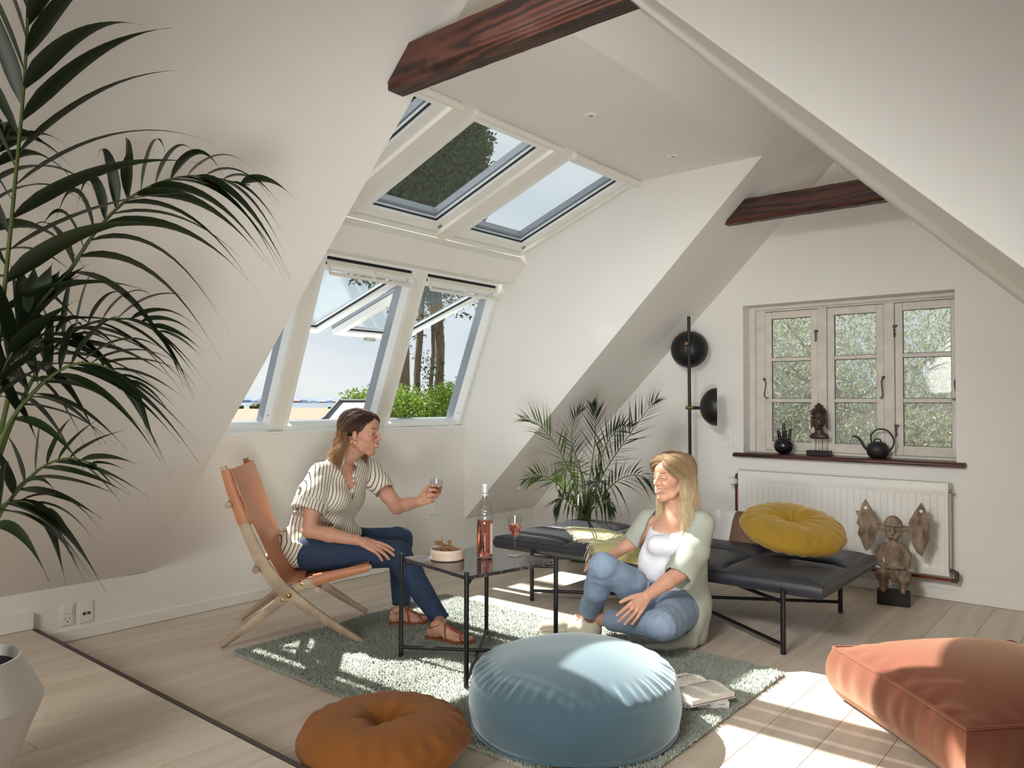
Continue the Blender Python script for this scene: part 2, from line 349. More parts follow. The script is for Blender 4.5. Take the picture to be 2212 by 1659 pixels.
def ring(m, p0, p1, d2, n2, y0, y1, wd, o0, o1, wtop=None, wbot=None, mi=0):
    """rectangular frame between p0 and p1 (x,z) along d2; depth from offset o0 to o1 along n2"""
    wt = wtop if wtop is not None else wd; wb = wbot if wbot is not None else wd
    oc, oh = (o0+o1)/2, (o1-o0)/2; N3 = A(n2[0], 0, n2[1]); D3 = A(d2[0], 0, d2[1]); Lh = np.linalg.norm(p1-p0)
    base = pl3(p0, 0)+N3*oc
    for ya in (y0+wd/2, y1-wd/2): m.obox(base+D3*Lh/2+A(0, ya, 0), D3*Lh/2, A(0, wd/2, 0), N3*oh, mi)
    m.obox(base+D3*wb/2+A(0, (y0+y1)/2, 0), D3*wb/2, A(0, (y1-y0)/2-wd, 0), N3*oh, mi)
    m.obox(base+D3*(Lh-wt/2)+A(0, (y0+y1)/2, 0), D3*wt/2, A(0, (y1-y0)/2-wd, 0), N3*oh, mi)
win = 0
for i, (y0, y1) in enumerate(BAYS):
    # ---- upper, closed
    win += 1
    W = thing('window_%d' % win, None, None, pl3(UO0, y0), kind='structure')
    m = MB(); ring(m, UO0, UO1, du, nu, y0, y1, .028, .0, .11); m.obj('window_frame', M['trim'], W, bevel=.003, smooth=0)
    a0, a1 = UO0+du*.035, UO1-du*.05
    m = MB(); ring(m, a0, a1, du, nu, y0+.033, y1-.033, .075, .022, .075, .06, .085); sash = m.obj('sash', M['winframe'], W, bevel=.004, smooth=0)
    m = MB(); ring(m, a0+du*.083, a1-du*.058, du, nu, y0+.106, y1-.106, .007, .040, .052); m.obj('gasket', M['black_gasket'], sash, smooth=0)
    m = MB(); ring(m, a0+du*.06, a1-du*.05, du, nu, y0+.07, y1-.07, .05, .078, .12); m.obj('cladding', M['grey_alu'], W, smooth=0)
    g = MB(); c = pl3((a0+a1)/2, (y0+y1)/2)+A(nu[0], 0, nu[1])*.058; Lh = np.linalg.norm(a1-a0)/2-.06
    g.obox(c, A(du[0], 0, du[1])*Lh, A(0, (y1-y0)/2-.1, 0), A(nu[0], 0, nu[1])*.003); g.obj('pane', M['pane'], W, smooth=0)
    m = MB(); q = UO1-du*.02-nu*.018
    m.cyl(pl3(q, y0+.03), pl3(q, y1-.02), .021, 12)
    m.obj('control_bar', M['trim'], W)
    m = MB(); q = a0+du*.05+nu*.0
    m.bar(pl3(q, y1-.065)+A(nu[0], 0, nu[1])*.02, pl3(q+du*.03, y1-.065)+A(nu[0], 0, nu[1])*.02, A(0, .008, 0), A(nu[0], 0, nu[1])*.012)
    m.obj('latch', M['steel'], W, bevel=.003)
    # ---- lower, swung open outwards
    win += 1
    W = thing('window_%d' % win, None, None, pl3(LO0, y0), kind='structure')
    m = MB(); ring(m, LO0, LO1, dl, nl, y0, y1, .03, .0, .075, wtop=.02, wbot=.028); m.obj('window_frame', M['winframe'], W, bevel=.003, smooth=0)
    m = MB(); ring(m, LO0, LO1, dl, nl, y0-.004, y1+.004, .022, .078, .16, wtop=.05, wbot=.003); m.obj('cladding', M['grey_alu'], W, smooth=0)
    m = MB()
    for yy in (y0+.006, y1-.006):
        for t_ in (.075, .92):
            c = pl3(LO0+dl*(1.158*t_), yy)+A(nl[0], 0, nl[1])*.035; m.cyl(c-A(0, .026, 0), c+A(0, .026, 0), .0065, 8)
    m.obj('screw', M['steel'], W)
    H0 = A(-3.835, 2.035); S1 = A(-4.85, 1.715); ds = nrm(S1-H0); ns_ = A(-ds[1], ds[0]); 
    if ns_[1] < 0: ns_ = -ns_
    m = MB(); ring(m, H0, S1, ds, ns_, y0+.036, y1-.036, .06, .0, .05, wtop=.075, wbot=.07); sash = m.obj('sash', M['winframe'], W, bevel=.004, smooth=0)
    m = MB(); ring(m, H0+ds*.068, S1-ds*.073, ds, ns_, y0+.094, y1-.094, .007, .018, .032); m.obj('gasket', M['black_gasket'], sash, smooth=0)
    m = MB(); ring(m, H0, S1, ds, ns_, y0+.030, y1-.030, .03, .052, .075); m.obj('cladding', M['grey_alu'], sash, smooth=0)
    g = MB(); c = pl3((H0+S1)/2, (y0+y1)/2)+A(ns_[0], 0, ns_[1])*.034; Lh = np.linalg.norm(S1-H0)/2-.06
    g.obox(c, A(ds[0], 0, ds[1])*Lh, A(0, (y1-y0)/2-.09, 0), A(ns_[0], 0, ns_[1])*.003); g.obj('pane', M['pane'], W, smooth=0)
    m = MB(); c = pl3(S1, (y0+y1)/2)+A(.0, 0, -.012); m.obox(c, A(.012, 0, .004), A(0, .055, 0), A(-.003, 0, .009)); m.ball(c+A(0, .03, -.006), .012, 8)
    m.obj('handle', M['steel'], W, bevel=.003)
    # ventilation flap / control bar along the top
    b0, b1 = A(-3.815, 2.055), A(-3.772, 1.972)
    bd = nrm(b1-b0); bn = A(-bd[1], bd[0])
    m = MB(); m.bar(pl3(A(-3.83, 2.078), y0+.03), pl3(A(-3.83, 2.078), y1-.03), A(.012, 0, 0), A(0, 0, .010)); m.obj('seal', M['black_gasket'], W, smooth=0)  # dark strip set along the gap above the opening
    m = MB()
    m.bar(pl3(b0, y0+.03)+A(.004, 0, -.01), pl3(b0, y1-.03)+A(.004, 0, -.01), A(bd[0], 0, bd[1])*.018, A(bn[0], 0, bn[1])*.010)
    m.bar(pl3(b1, y0+.03), pl3(b1, y1-.03), A(bd[0], 0, bd[1])*.010, A(bn[0], 0, bn[1])*.008)
    for yy in (y0+.036, (y0+y1)/2, y1-.036): m.bar(pl3(b0, yy), pl3(b1, yy), A(0, .006, 0), A(bn[0], 0, bn[1])*.010)
    m.obj('control_bar', M['trim'], W, bevel=.003, smooth=0)
# ================================================================== gable window (three casements)
fy0, fy1 = YG+RD, YG+RD+.07
win += 1
W = thing('window_%d' % win, None, None, (WL, YG, WB), kind='structure')
m = MB(); m.box(WL, WR, YG+.0, YG+.3, WB-.0, WB+.002)
fx = [WL+.028, -1.748, -1.672, -1.322, -1.246, WR+.004]
fx = [-2.125, -1.755, -1.690, -1.330, -1.262, -.893]
FB, FT = WB+.022, WT-.045
m = MB(); m.box(WL, fx[0]-.002, fy0, fy1+.03, WB, WT); m.box(fx[5]+.0, WR+.03, fy0, fy1+.03, WB, WT)
m.box(fx[0]-.002, fx[5], fy0, fy1+.03, FT+.004, WT); m.box(fx[0]-.002, fx[5], fy0-.01, fy1+.03, WB, FB-.003)
for a, b in ((fx[1]+.002, fx[2]-.002), (fx[3]+.002, fx[4]-.002)): m.box(a, b, fy0-.012, fy1+.03, FB-.003, FT+.004)
m.box(WL, WL+.045, fy0-.02, fy0, WB, WT); m.box(WL+.045, WR, fy0-.02, fy0, WT-.028, WT)
m.obj('window_frame', M['oldwhite'], W, bevel=.004, smooth=0)
def casement(x0, x1):
    m = MB(); w_ = .046; y0, y1 = fy0-.004, fy0+.036
    m.box(x0, x0+w_, y0, y1, FB, FT); m.box(x1-w_, x1, y0, y1, FB, FT)
    m.box(x0+w_, x1-w_, y0, y1, FB, FB+.062); m.box(x0+w_, x1-w_, y0, y1, FT-.05, FT)
    h = (FT-.05-FB-.062); zz = [FB+.062+h*i/3 for i in (1, 2)]
    for z in zz: m.box(x0+w_, x1-w_, y0+.002, y1, z-.013, z+.013)
    c = m.obj('casement', M['oldwhite'], W, bevel=.004, smooth=0)
    ed = [FB+.062]+zz+[FT-.05]
    for i in range(3):
        g = MB(); g.box(x0+w_-.004, x1-w_+.004, y0+.022, y0+.026, ed[i]+(.011 if i else -.004), ed[i+1]-(.011 if i < 2 else -.004)); g.obj('pane', M['oldpane'], c, smooth=0)
        g = MB(); zz0, zz1 = ed[i]+(.013 if i else 0), ed[i+1]-(.013 if i < 2 else 0)
        for (a0, a1, b0, b1) in ((x0+w_, x0+w_+.003, zz0, zz1), (x1-w_-.003, x1-w_, zz0, zz1), (x0+w_, x1-w_, zz0, zz0+.003), (x0+w_, x1-w_, zz1-.003, zz1)):
            g.box(a0, a1, y0+.012, y0+.02, b0, b1)
        g.obj('putty_line', M['black_gasket'], c, smooth=0)
    return c
c1 = casement(fx[0], fx[1]); c2 = casement(fx[2], fx[3]); c3 = casement(fx[4], fx[5])
iron = mat('aged_iron', srgb(96, 86, 76), .5, .7, noise=(60, .25), bump=(90, .4))
def hook(x, z, s, par):
    m = MB(); y = fy0-.016
    m.tube([(x, y+.005, z+.12), (x+s*.004, y-.006, z+.115), (x+s*.016, y-.012, z+.09), (x+s*.012, y-.012, z+.05), (x+s*.004, y-.012, z+.02), (x+s*.006, y-.012, z-.005), (x+s*.02, y-.012, z-.02), (x+s*.034, y-.006, z-.012)], [.004, .005, .0045, .004, .004, .0045, .0045, .003], 8)
    m.ball((x, y, z+.12), (.012, .008, .009), 8); m.obj('window_hook', iron, par)
hook(fx[0]-.004, 1.25, 1, c1); hook(fx[3]+.0, 1.25, -.6, c2); hook(fx[5]-.012, 1.24, -.8, c3)
def latch(x, z, par):
    m = MB(); y = fy0-.016
    m.ball((x, y, z+.03), (.012, .009, .013), 8); m.ball((x, y, z+.008), (.008, .007, .008), 8); m.ball((x+.012, y, z+.034), (.008, .006, .006), 8)
    m.tube([(x, y-.004, z), (x+.003, y-.004, z-.022), (x-.002, y-.004, z-.04)], [.004, .007, .004], 8); m.obj('latch', iron, par)
latch(fx[1]-.008, 1.665, c1); latch(fx[4]+.0, 1.67, c3); latch(fx[4]+.006, 1.02, c3)
# sill board
m = MB(); m.prism([(YG-.055, .816), (YG-.055, .829), (YG-.045, .8405), (YG+RD-.008, .8405), (YG+RD-.008, .812), (YG-.045, .812)], -2.30, -.842, 'x')
m.obj('trim_%d' % ti, M['sillwood'], kind='structure', bevel=.004); ti += 1
# ================================================================== beams
def beam(name, y0, y1, z0, z1, label, ch=.02):
    xl = lambda z: XK+(z-ZK)/MS+.004; xr = lambda z: XR+(ZR-z)/MS-.004
    m = MB(); prof = [(y0+ch, z0), (y1-ch, z0), (y1, z0+ch), (y1, z1), (y0, z1), (y0, z0+ch)]
    nx = 28; rr = random.Random(int(y0*100)); V = []
    for i in range(nx+1):
        t = i/nx
        for (y, z) in prof:
            j = (rr.random()-.5)*.005
            x = xl(z)*(1-t)+xr(z)*t
            V.append((x, y+(j if 0 < i < nx else 0), z+(j if 0 < i < nx else 0)))
    k = len(prof); f = [(i*k+j, (i+1)*k+j, (i+1)*k+(j+1) % k, i*k+(j+1) % k) for i in range(nx) for j in range(k)]
    f += [tuple(range(k)), tuple(nx*k+j for j in range(k))[::-1]]
    m.add(V, f); t_ = thing(name, label, 'beam', (XR, y0, z0))
    return m, t_
m, t_ = beam('ceiling_beam', 1.80, 1.91, 2.322, 2.452, 'large dark brown rough timber ceiling beam nearest the camera, above the roof windows'); m.obj('timber', M['darkwood'], t_)
m, t_ = beam('ceiling_beam', 4.62, 4.72, 2.343, 2.482, 'smaller dark brown timber ceiling beam across the gable above the small-paned window'); m.obj('timber', M['darkwood'], t_)
# ================================================================== outside
def dirp(px, dist, z):     # ground position in the direction of a photo column
    v = rayd(px, 868); v = v/np.hypot(v[0], v[1]); return A(v[0]*dist, v[1]*dist, z)
M['field'] = mat('stubble_field', srgb(118, 105, 86), .9, noise=(.35, .06, 8), bump=(2, .3, .05))
M['water'] = mat('pale_sea', srgb(70, 86, 100), .5, noise=(.02, .05, 6), stretch=(1, 1, 1))
M['hill'] = mat('hazy_far_woods', srgb(92, 110, 140), .95, noise=(.012, .25, 8))  # blue haze of distance is put into the base colour
def fan(name, m_, d0, d1, z0, z1, a0=-500, a1=2600, n=24, kind='structure'):
    v = []; 
    for i in range(n+1):
        px = a0+(a1-a0)*i/n
        v += [dirp(px, d0, z0), dirp(px, d1, z1)]
    f = [(2*i, 2*i+2, 2*i+3, 2*i+1) for i in range(n)]
    return MB().add(v, f).obj(name, m_, kind=kind, smooth=0)
fan('ground', M['field'], 16, 660, -4.0, -4.0)
fan('sea', M['water'], 640, 9000, -4.3, -4.3)
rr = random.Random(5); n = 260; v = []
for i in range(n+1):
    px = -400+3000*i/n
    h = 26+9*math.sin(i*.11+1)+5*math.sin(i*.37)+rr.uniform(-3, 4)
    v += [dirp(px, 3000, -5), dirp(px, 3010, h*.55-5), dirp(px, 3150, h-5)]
f = []
for i in range(n):
    for k in range(2): f.append((3*i+k, 3*i+3+k, 3*i+4+k, 3*i+1+k))
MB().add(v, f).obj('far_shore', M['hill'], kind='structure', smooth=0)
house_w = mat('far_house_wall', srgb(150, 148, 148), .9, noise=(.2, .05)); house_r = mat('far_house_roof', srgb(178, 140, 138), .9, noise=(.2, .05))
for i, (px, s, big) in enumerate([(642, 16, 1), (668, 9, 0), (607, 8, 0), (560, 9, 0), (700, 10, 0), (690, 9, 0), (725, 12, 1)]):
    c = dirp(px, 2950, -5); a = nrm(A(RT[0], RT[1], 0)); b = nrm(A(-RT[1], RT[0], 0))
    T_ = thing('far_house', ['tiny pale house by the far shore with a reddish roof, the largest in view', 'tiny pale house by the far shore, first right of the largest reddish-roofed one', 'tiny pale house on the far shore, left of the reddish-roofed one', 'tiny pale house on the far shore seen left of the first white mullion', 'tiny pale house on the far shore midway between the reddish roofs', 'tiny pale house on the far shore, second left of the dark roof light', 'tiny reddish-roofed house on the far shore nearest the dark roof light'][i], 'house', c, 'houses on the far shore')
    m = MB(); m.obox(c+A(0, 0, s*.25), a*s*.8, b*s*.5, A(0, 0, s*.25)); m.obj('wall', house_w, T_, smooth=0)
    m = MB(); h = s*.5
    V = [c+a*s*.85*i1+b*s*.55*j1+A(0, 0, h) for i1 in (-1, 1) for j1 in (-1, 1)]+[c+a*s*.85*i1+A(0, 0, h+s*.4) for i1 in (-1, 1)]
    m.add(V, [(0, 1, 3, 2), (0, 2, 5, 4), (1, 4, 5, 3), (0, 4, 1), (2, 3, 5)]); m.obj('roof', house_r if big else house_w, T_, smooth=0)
m = MB(); c = dirp(780, 2900, 1); m.obox(c+A(0, 0, 3), nrm(A(RT[0], RT[1], 0))*70, A(0, 3, 0), A(0, 0, 4)); 
t_ = m.obj('long_hall', house_w, label='long low white hall on the far shore above the dark roof light', cat='building', smooth=0)
# ---- leaf helpers
def leafmat(name, c, rough=.5, trans=.35, var=.25):
    m, t, p = newmat(name); n_ = t.nodes; l = t.links
    g = n_.new('ShaderNodeNewGeometry'); mr = n_.new('ShaderNodeMapRange'); mr.inputs[3].default_value = 1-var; mr.inputs[4].default_value = 1+var
    l.new(g.outputs['Random Per Island'], mr.inputs[0])
    mx = n_.new('ShaderNodeMix'); mx.data_type = 'RGBA'; mx.blend_type = 'MULTIPLY'; mx.inputs['Factor'].default_value = 1; mx.inputs['A'].default_value = c
    l.new(mr.outputs[0], mx.inputs['B']); l.new(mx.outputs['Result'], p.inputs['Base Color']); p.inputs['Roughness'].default_value = rough
    tl = n_.new('ShaderNodeBsdfTranslucent'); l.new(mx.outputs['Result'], tl.inputs[0])
    ms = n_.new('ShaderNodeMixShader'); ms.inputs[0].default_value = trans; l.new(p.outputs[0], ms.inputs[1]); l.new(tl.outputs[0], ms.inputs[2])
    l.new(ms.outputs[0], n_['Material Output'].inputs[0]); return m
M['thuja'] = leafmat('conifer_foliage', srgb(60, 76, 38), .7, .3)
M['shrub'] = leafmat('shrub_leaves', srgb(104, 130, 44), .5, .35, .4)
M['willow'] = leafmat('tree_leaves', srgb(158, 166, 122), .45, .45)
M['bark'] = mat('rough_bark', srgb(104, 88, 70), .9, noise=(9, .35, 8), bump=(30, 1.0, .04), stretch=(1, 1, .2))
def leaves(m, pts, nrmls, ln, wd, rng, droop=0):
    """small folded leaves at pts"""
    n = len(pts); d = rng.normal(size=(n, 3)); d += nrmls*1.2; d[:, 2] -= droop; d /= np.linalg.norm(d, axis=1)[:, None]
    s = np.cross(d, rng.normal(size=(n, 3))); s /= np.linalg.norm(s, axis=1)[:, None]; u = np.cross(s, d)
    L = ln*rng.uniform(.7, 1.3, (n, 1)); W_ = wd*rng.uniform(.7, 1.3, (n, 1))
    V = np.stack([pts, pts+d*L*.5+s*W_+u*W_*.3, pts+d*L, pts+d*L*.5-s*W_+u*W_*.3], 1).reshape(-1, 3)
    F = [(4*i, 4*i+1, 4*i+2, 4*i+3) for i in range(n)]
    m.add(V, F)
rng = np.random.default_rng(4)
def crown(m, c, r3, n, ln, wd, droop=0, shell=.55):
    q = rng.normal(size=(n, 3)); q /= np.linalg.norm(q, axis=1)[:, None]
    lum = 1+.12*np.sin(q[:, 0]*7+c[0])+.12*np.sin(q[:, 2]*9+c[1])
    rad = (shell+(1-shell)*rng.uniform(0, 1, n)**.5)*lum
    leaves(m, np.asarray(c)+q*rad[:, None]*np.asarray(r3), q, ln, wd, rng, droop)
# conifers beyond the roof windows: (column px, distance, trunk radius, top z, crown base z)
con = [
       (905, 12.0, .065, 7.0, 3.1, 'slim straight conifer trunk outside, second from the left in the open window'),
       (931, 12.8, .045, 6.6, 3.3, 'thinnest conifer trunk outside, touching the stout one on its right'),
       (946, 12.0, .09, 7.8, 3.0, 'stout ragged conifer trunk outside, rightmost of the four in the open window')]
for px, dd, r_, zt, zb, lab in con:
    b = dirp(px, dd, -4); b[2] = -4
    T_ = thing('conifer', lab, 'tree', b, 'conifers beyond the roof windows')
    m = MB(); pts = [(b[0]+.03*math.sin(i*1.3+px), b[1]+.03*math.cos(i*1.7+px), -4+i*(zt+3)/16) for i in range(17)]
    m.tube(pts, [r_*1.15*(1-.55*i/16)*(1+.08*math.sin(i*2.1)) for i in range(17)], 10); m.obj('trunk', M['bark'], T_)
    m = MB(); c = A(b[0], b[1], (zt+zb)/2)
    crown(m, c, (.75, .75, (zt-zb)/2+.5), 9000, .07, .014, droop=-.3, shell=.5)
    for k in range(5): crown(m, c+rng.uniform(-.35, .35, 3)+A(0, 0, -.4*k*.3), (.45, .45, .8), 1500, .07, .014, shell=.5)
    # ragged shoots on the trunk
    for k in range(6):
        z = rng.uniform(1.2, 2.6); crown(m, A(b[0], b[1], z)+rng.uniform(-.1, .1, 3), (.09, .09, .1), 30, .06, .012)
    m.obj('foliage', M['thuja'], T_, kind='stuff', smooth=0)
# dense conifer seen high in the middle roof window
b = dirp(874, 9.0, -4)
T_ = thing('conifer', 'stout conifer whose broad dense crown fills the left half of the middle roof window', 'tree', b)
m = MB(); m.tube([(b[0]+.015*math.sin(i*1.9), b[1], -4+i*.45) for i in range(21)], [.085*(1-.02*i)*(1+.10*math.sin(i*2.3)) for i in range(21)], 10); 
m.obj('trunk', M['bark'], T_)
m = MB()
for px, py, rx, rz_ in ((880, 520, .62, .75), (930, 470, .62, .9), (960, 400, .5, .75), (985, 330, .40, .6), (900, 380, .7, 1.0), (850, 300, .6, 1.0), (1000, 275, .24, .35), (800, 380, .8, 1.0), (840, 180, .7, .9)):
    c = P(px, py, 8.8); crown(m, c, (rx, rx, rz_), 9000, .06, .013, droop=-.3, shell=.35)
m.obj('foliage', M['thuja'], T_, kind='stuff', smooth=0)
b = A(-9.0, 3.70, -4)
T_ = thing('conifer', 'tall narrow conifer whose crown shades the right-hand roof window', 'tree', b)
m = MB(); m.tube([(b[0], b[1], -4), (b[0], b[1], 4), (b[0], b[1], 9)], [.14, .11, .05], 8); m.obj('trunk', M['bark'], T_)
m = MB()
for z_, r__ in ((9.2, .46), (9.9, .44), (10.6, .36)): crown(m, (b[0], b[1], z_), (r__, r__, .55), 5200, .08, .03, shell=.2)
m.obj('foliage', M['thuja'], T_, kind='stuff', smooth=0)
# shrubs under them
sh = [(862, 8.4, .30, 888, 'bright green shrub outside, leftmost under the conifer trunks'), (893, 8.0, .30, 893, 'light green shrub outside between the conifer trunks'), (925, 8.2, .26, 905, 'low pale-leaved shrub outside in front of the thin trunk'), (958, 8.3, .30, 892, 'dark centred green shrub outside right of the stout trunk'), (985, 8.6, .28, 868, 'taller sprig-topped shrub outside beside the right window frame'), (790, 8.0, .22, 890, 'green shrub outside rising behind the dark-framed roof light')]
for px, dd, r_, py, lab in sh:
    z = 1.2-(py-868)/FPX*dd; c = dirp(px, dd, z)
    T_ = thing('shrub', lab, 'shrub', (c[0], c[1], c[2]-.8), 'shrubs outside the roof windows')
    m = MB()
    for k in range(7): m.tube([(c[0], c[1], c[2]-.8), c+rng.uniform(-.5, .5, 3)*r_], [.012, .004], 5)
    m.obj('stem', M['bark'], T_)
    m = MB(); crown(m, c, (r_*1.15, r_*1.15, r_*.8), 2000, .035, .009, shell=.3)
    for k in range(4): crown(m, c+rng.uniform(-1, 1, 3)*r_*A(1, 1, .6), (.12, .12, .12), 300, .035, .009, shell=.2)
    m.obj('foliage', M['shrub'], T_, kind='stuff', smooth=0)
for px, lab in ((562, 'dark round bush in the field seen left of the first mullion'), (516, 'small dark bush at the shore at the left edge of the window view'), (712, 'tiny dark bush on the field edge left of the dark roof light')):
    dd = 560; c = dirp(px, dd, -3.4 if px > 700 else -3)
    s = {562: 4.2, 516: 2.2, 712: 1.2}[px]
    m = MB(); 
    for k in range(5): m.ball(c+A(rng.uniform(-1, 1)*s*.8, rng.uniform(-1, 1)*s, 0), (s*.8, s*.8, s*.7), 10)
    m.obj('bush', M['thuja'], label=lab, cat='bush')
# neighbouring dark framed roof light
dark = mat('dark_grey_frame', srgb(38, 40, 50), .5, noise=(8, .1))
a_, b2, c_, d_ = P(735, 868, 7.2), P(830, 868, 7.2), P(790, 945, 6.0), P(668, 945, 6.0)
T_ = thing('roof_light', 'dark-framed slanted roof light outside behind the seated woman\'s head', 'roof light', d_)
m = MB()
for p, q in ((a_, b2), (b2, c_), (c_, d_), (d_, a_)): m.tube([p, q], .028, 6)
m.obj('frame', dark, T_)
m = MB(); m.add([a_, b2, c_, d_]+[x_-A(0, 0, .02) for x_ in (a_, b2, c_, d_)], [(0, 1, 2, 3), (7, 6, 5, 4), (0, 4, 5, 1), (2, 6, 7, 3), (1, 5, 6, 2), (0, 3, 7, 4)])
m.obj('pane', mat('leaf_reflecting_glass', srgb(206, 212, 208), .25, noise=(7, .25, 8)), T_, smooth=0)  # reflected leaves put into the pane as pale mottled colour
# leafy tree outside the gable window
c0 = A(-2.6, 8.6, 1.6)
T_ = thing('leafy_tree', 'pale green leafy tree filling the small-paned gable window', 'tree', (-2.4, 8.6, -4))
m = MB(); m.tube([(-2.4, 8.6, -4), (-2.3, 8.5, -.5), (-2.6, 8.4, 1.2)], [.12, .09, .05], 8)
bp = []
for k in range(46):
    s = A(-2.5, 8.5, rng.uniform(-.5, 1.3)); e = s+rng.uniform(-1, 1, 3)*A(2.2, .8, 1.0)+A(0, 0, .5); mid = (s+e)/2+rng.uniform(-.15, .15, 3)
    m.tube([s, mid, e], [.02, .012, .004], 5); bp += [mid, e, (mid+e)/2]
m.obj('trunk', M['bark'], T_)
m = MB(); bp = np.array(bp)
ii = rng.integers(0, len(bp), 60000); q = bp[ii]+rng.normal(size=(60000, 3))*A(.42, .3, .38)
leaves(m, q, rng.normal(size=(60000, 3))*.3, .058, .0088, rng, droop=1.0)
q = rng.uniform(-1, 1, (34000, 3))*A(2.9, .6, 1.5)+A(-2.4, 8.9, 1.2)
leaves(m, q, rng.normal(size=(34000, 3))*.3, .058, .0088, rng, droop=1.0)
m.obj('foliage', M['willow'], T_, kind='stuff', smooth=0)
# ================================================================== implicit modelling: smooth blends of tapered limbs, meshed with surface nets
def _pad(v): return np.asarray(v, float)
class Field:
    def __init__(s, lo, hi, vox, far=.03):
        s.lo = _pad(lo); s.vox = vox; s.n = np.ceil((_pad(hi)-s.lo)/vox).astype(int)+1; s.far = far
        s.d = np.full(s.n, far, np.float32)
    def block(s, lo, hi):
        a = np.clip(np.floor((np.minimum(lo, hi)-s.lo)/s.vox).astype(int), 0, s.n); b = np.clip(np.ceil((np.maximum(lo, hi)-s.lo)/s.vox).astype(int)+1, 0, s.n)
        if np.any(b <= a): return None, None
        sl = tuple(slice(i, j) for i, j in zip(a, b))
        g = np.meshgrid(*[(s.lo[k]+s.vox*np.arange(a[k], b[k])).astype(np.float32) for k in range(3)], indexing='ij')
        return sl, np.stack(g, -1)
    def put(s, fn, lo, hi, k=.01, op='u'):
        m = k*1.5+.012+s.vox; sl, p = s.block(np.asarray(lo)-m, np.asarray(hi)+m)
        if sl is None: return s
        e = fn(p).astype(np.float32); d = s.d[sl]
        if op == 'u':
            h = np.clip(.5+.5*(d-e)/max(k, 1e-6), 0, 1); r = d+(e-d)*h-k*h*(1-h) if k > 1e-5 else np.minimum(d, e)
        elif op == 's':
            h = np.clip(.5-.5*(d+e)/max(k, 1e-6), 0, 1); r = d+(-e-d)*h+k*h*(1-h) if k > 1e-5 else np.maximum(d, -e)
        else: r = np.maximum(d, e)
        s.d[sl] = np.minimum(r, s.far) if op == 'u' else r
        return s
    def cap(s, a, b, ra, rb=None, k=.01, op='u', fr=None):
        """tapered limb; fr=(3x3 or vector, squash): flatten by factor along vector"""
        rb = ra if rb is None else rb; a = _pad(a); b = _pad(b); ab = b-a; L2 = ab@ab+1e-12; rm = max(ra, rb)*(max(1, 1/fr[1]) if fr else 1)
        if fr: ax = nrm(fr[0]); q = 1/fr[1]
        def fn(p):
            v = p-a.astype(np.float32); t = np.clip(v@ab.astype(np.float32)/L2, 0, 1)
            w_ = v-t[..., None]*ab.astype(np.float32); r = ra+(rb-ra)*t
            if fr:
                c = w_@ax.astype(np.float32); w_ = w_+(c*(q-1))[..., None]*ax.astype(np.float32)
                return (np.linalg.norm(w_, axis=-1)-r)*(min(1, fr[1]) if fr[1] < 1 else 1)
            return np.linalg.norm(w_, axis=-1)-r
        rm = max(ra, rb)*(max(1, fr[1]) if fr else 1)
        return s.put(fn, np.minimum(a, b)-rm, np.maximum(a, b)+rm, k, op)
    def chain(s, pts, rs, k=.01, op='u', fr=None):
        for i in range(len(pts)-1): s.cap(pts[i], pts[i+1], rs[i], rs[i+1], k, op, fr)
        return s
    def ell(s, c, r3, k=.01, op='u', M3=None):
        c = _pad(c); r3 = _pad(r3) if np.ndim(r3) else np.full(3, r3); Mi = np.eye(3) if M3 is None else np.asarray(M3).T
        Mi = Mi.astype(np.float32)
        def fn(p):
            q = (p-c.astype(np.float32))@Mi.T; qn = q/r3.astype(np.float32); k0 = np.linalg.norm(qn, axis=-1); k1 = np.linalg.norm(qn/r3.astype(np.float32), axis=-1)+1e-9
            return k0*(k0-1)/k1
        rm = np.max(r3)
        if M3 is None: return s.put(fn, c-r3, c+r3, k, op)
        return s.put(fn, c-rm, c+rm, k, op)
    def box(s, c, h3, rad=.0, k=.002, op='u', M3=None):
        c = _pad(c); h3 = _pad(h3); Mi = (np.eye(3) if M3 is None else np.asarray(M3).T).astype(np.float32)
        def fn(p):
            q = np.abs((p-c.astype(np.float32))@Mi.T)-(h3-rad).astype(np.float32)
            return np.linalg.norm(np.maximum(q, 0), axis=-1)+np.minimum(q.max(-1), 0)-rad
        rm = np.linalg.norm(h3)
        return s.put(fn, c-rm, c+rm, k, op)
    def hit(s, px, py, d0=3.2, d1=4.8):
        '''first point inside the solid along the ray of a photo pixel'''
        for d in np.arange(d0, d1, .004):
            p = P(px, py, d); i = np.round((p-s.lo)/s.vox).astype(int)
            if np.all(i >= 0) and np.all(i < s.n) and s.d[tuple(i)] < 0: return p
        return P(px, py, (d0+d1)/2)
    def mesh(s, smooth=1):
        """surface nets"""
        d = s.d; S = d < 0; n = d.shape
        c = np.zeros(tuple(x-1 for x in n), np.uint8)
        for i in (0, 1):
            for j in (0, 1):
                for k in (0, 1): c += S[i:n[0]-1+i, j:n[1]-1+j, k:n[2]-1+k]
        act = (c > 0) & (c < 8); idx = np.argwhere(act); num = len(idx)
        ids = np.full(act.shape, -1, np.int32); ids[tuple(idx.T)] = np.arange(num)
        acc = np.zeros((num, 3)); cnt = np.zeros(num)
        cor = [(i, j, k) for i in (0, 1) for j in (0, 1) for k in (0, 1)]
        val = {q: d[idx[:, 0]+q[0], idx[:, 1]+q[1], idx[:, 2]+q[2]].astype(float) for q in cor}
        for q in cor:
            for ax in range(3):
                if q[ax]: continue
                q2 = list(q); q2[ax] = 1; q2 = tuple(q2); a, b = val[q], val[q2]
                m = (a < 0) != (b < 0); t = np.where(m, a/(a-b+1e-20), 0)
                pt = np.tile(np.array(q, float), (num, 1)); pt[:, ax] = t
                acc[m] += pt[m]; cnt[m] += 1
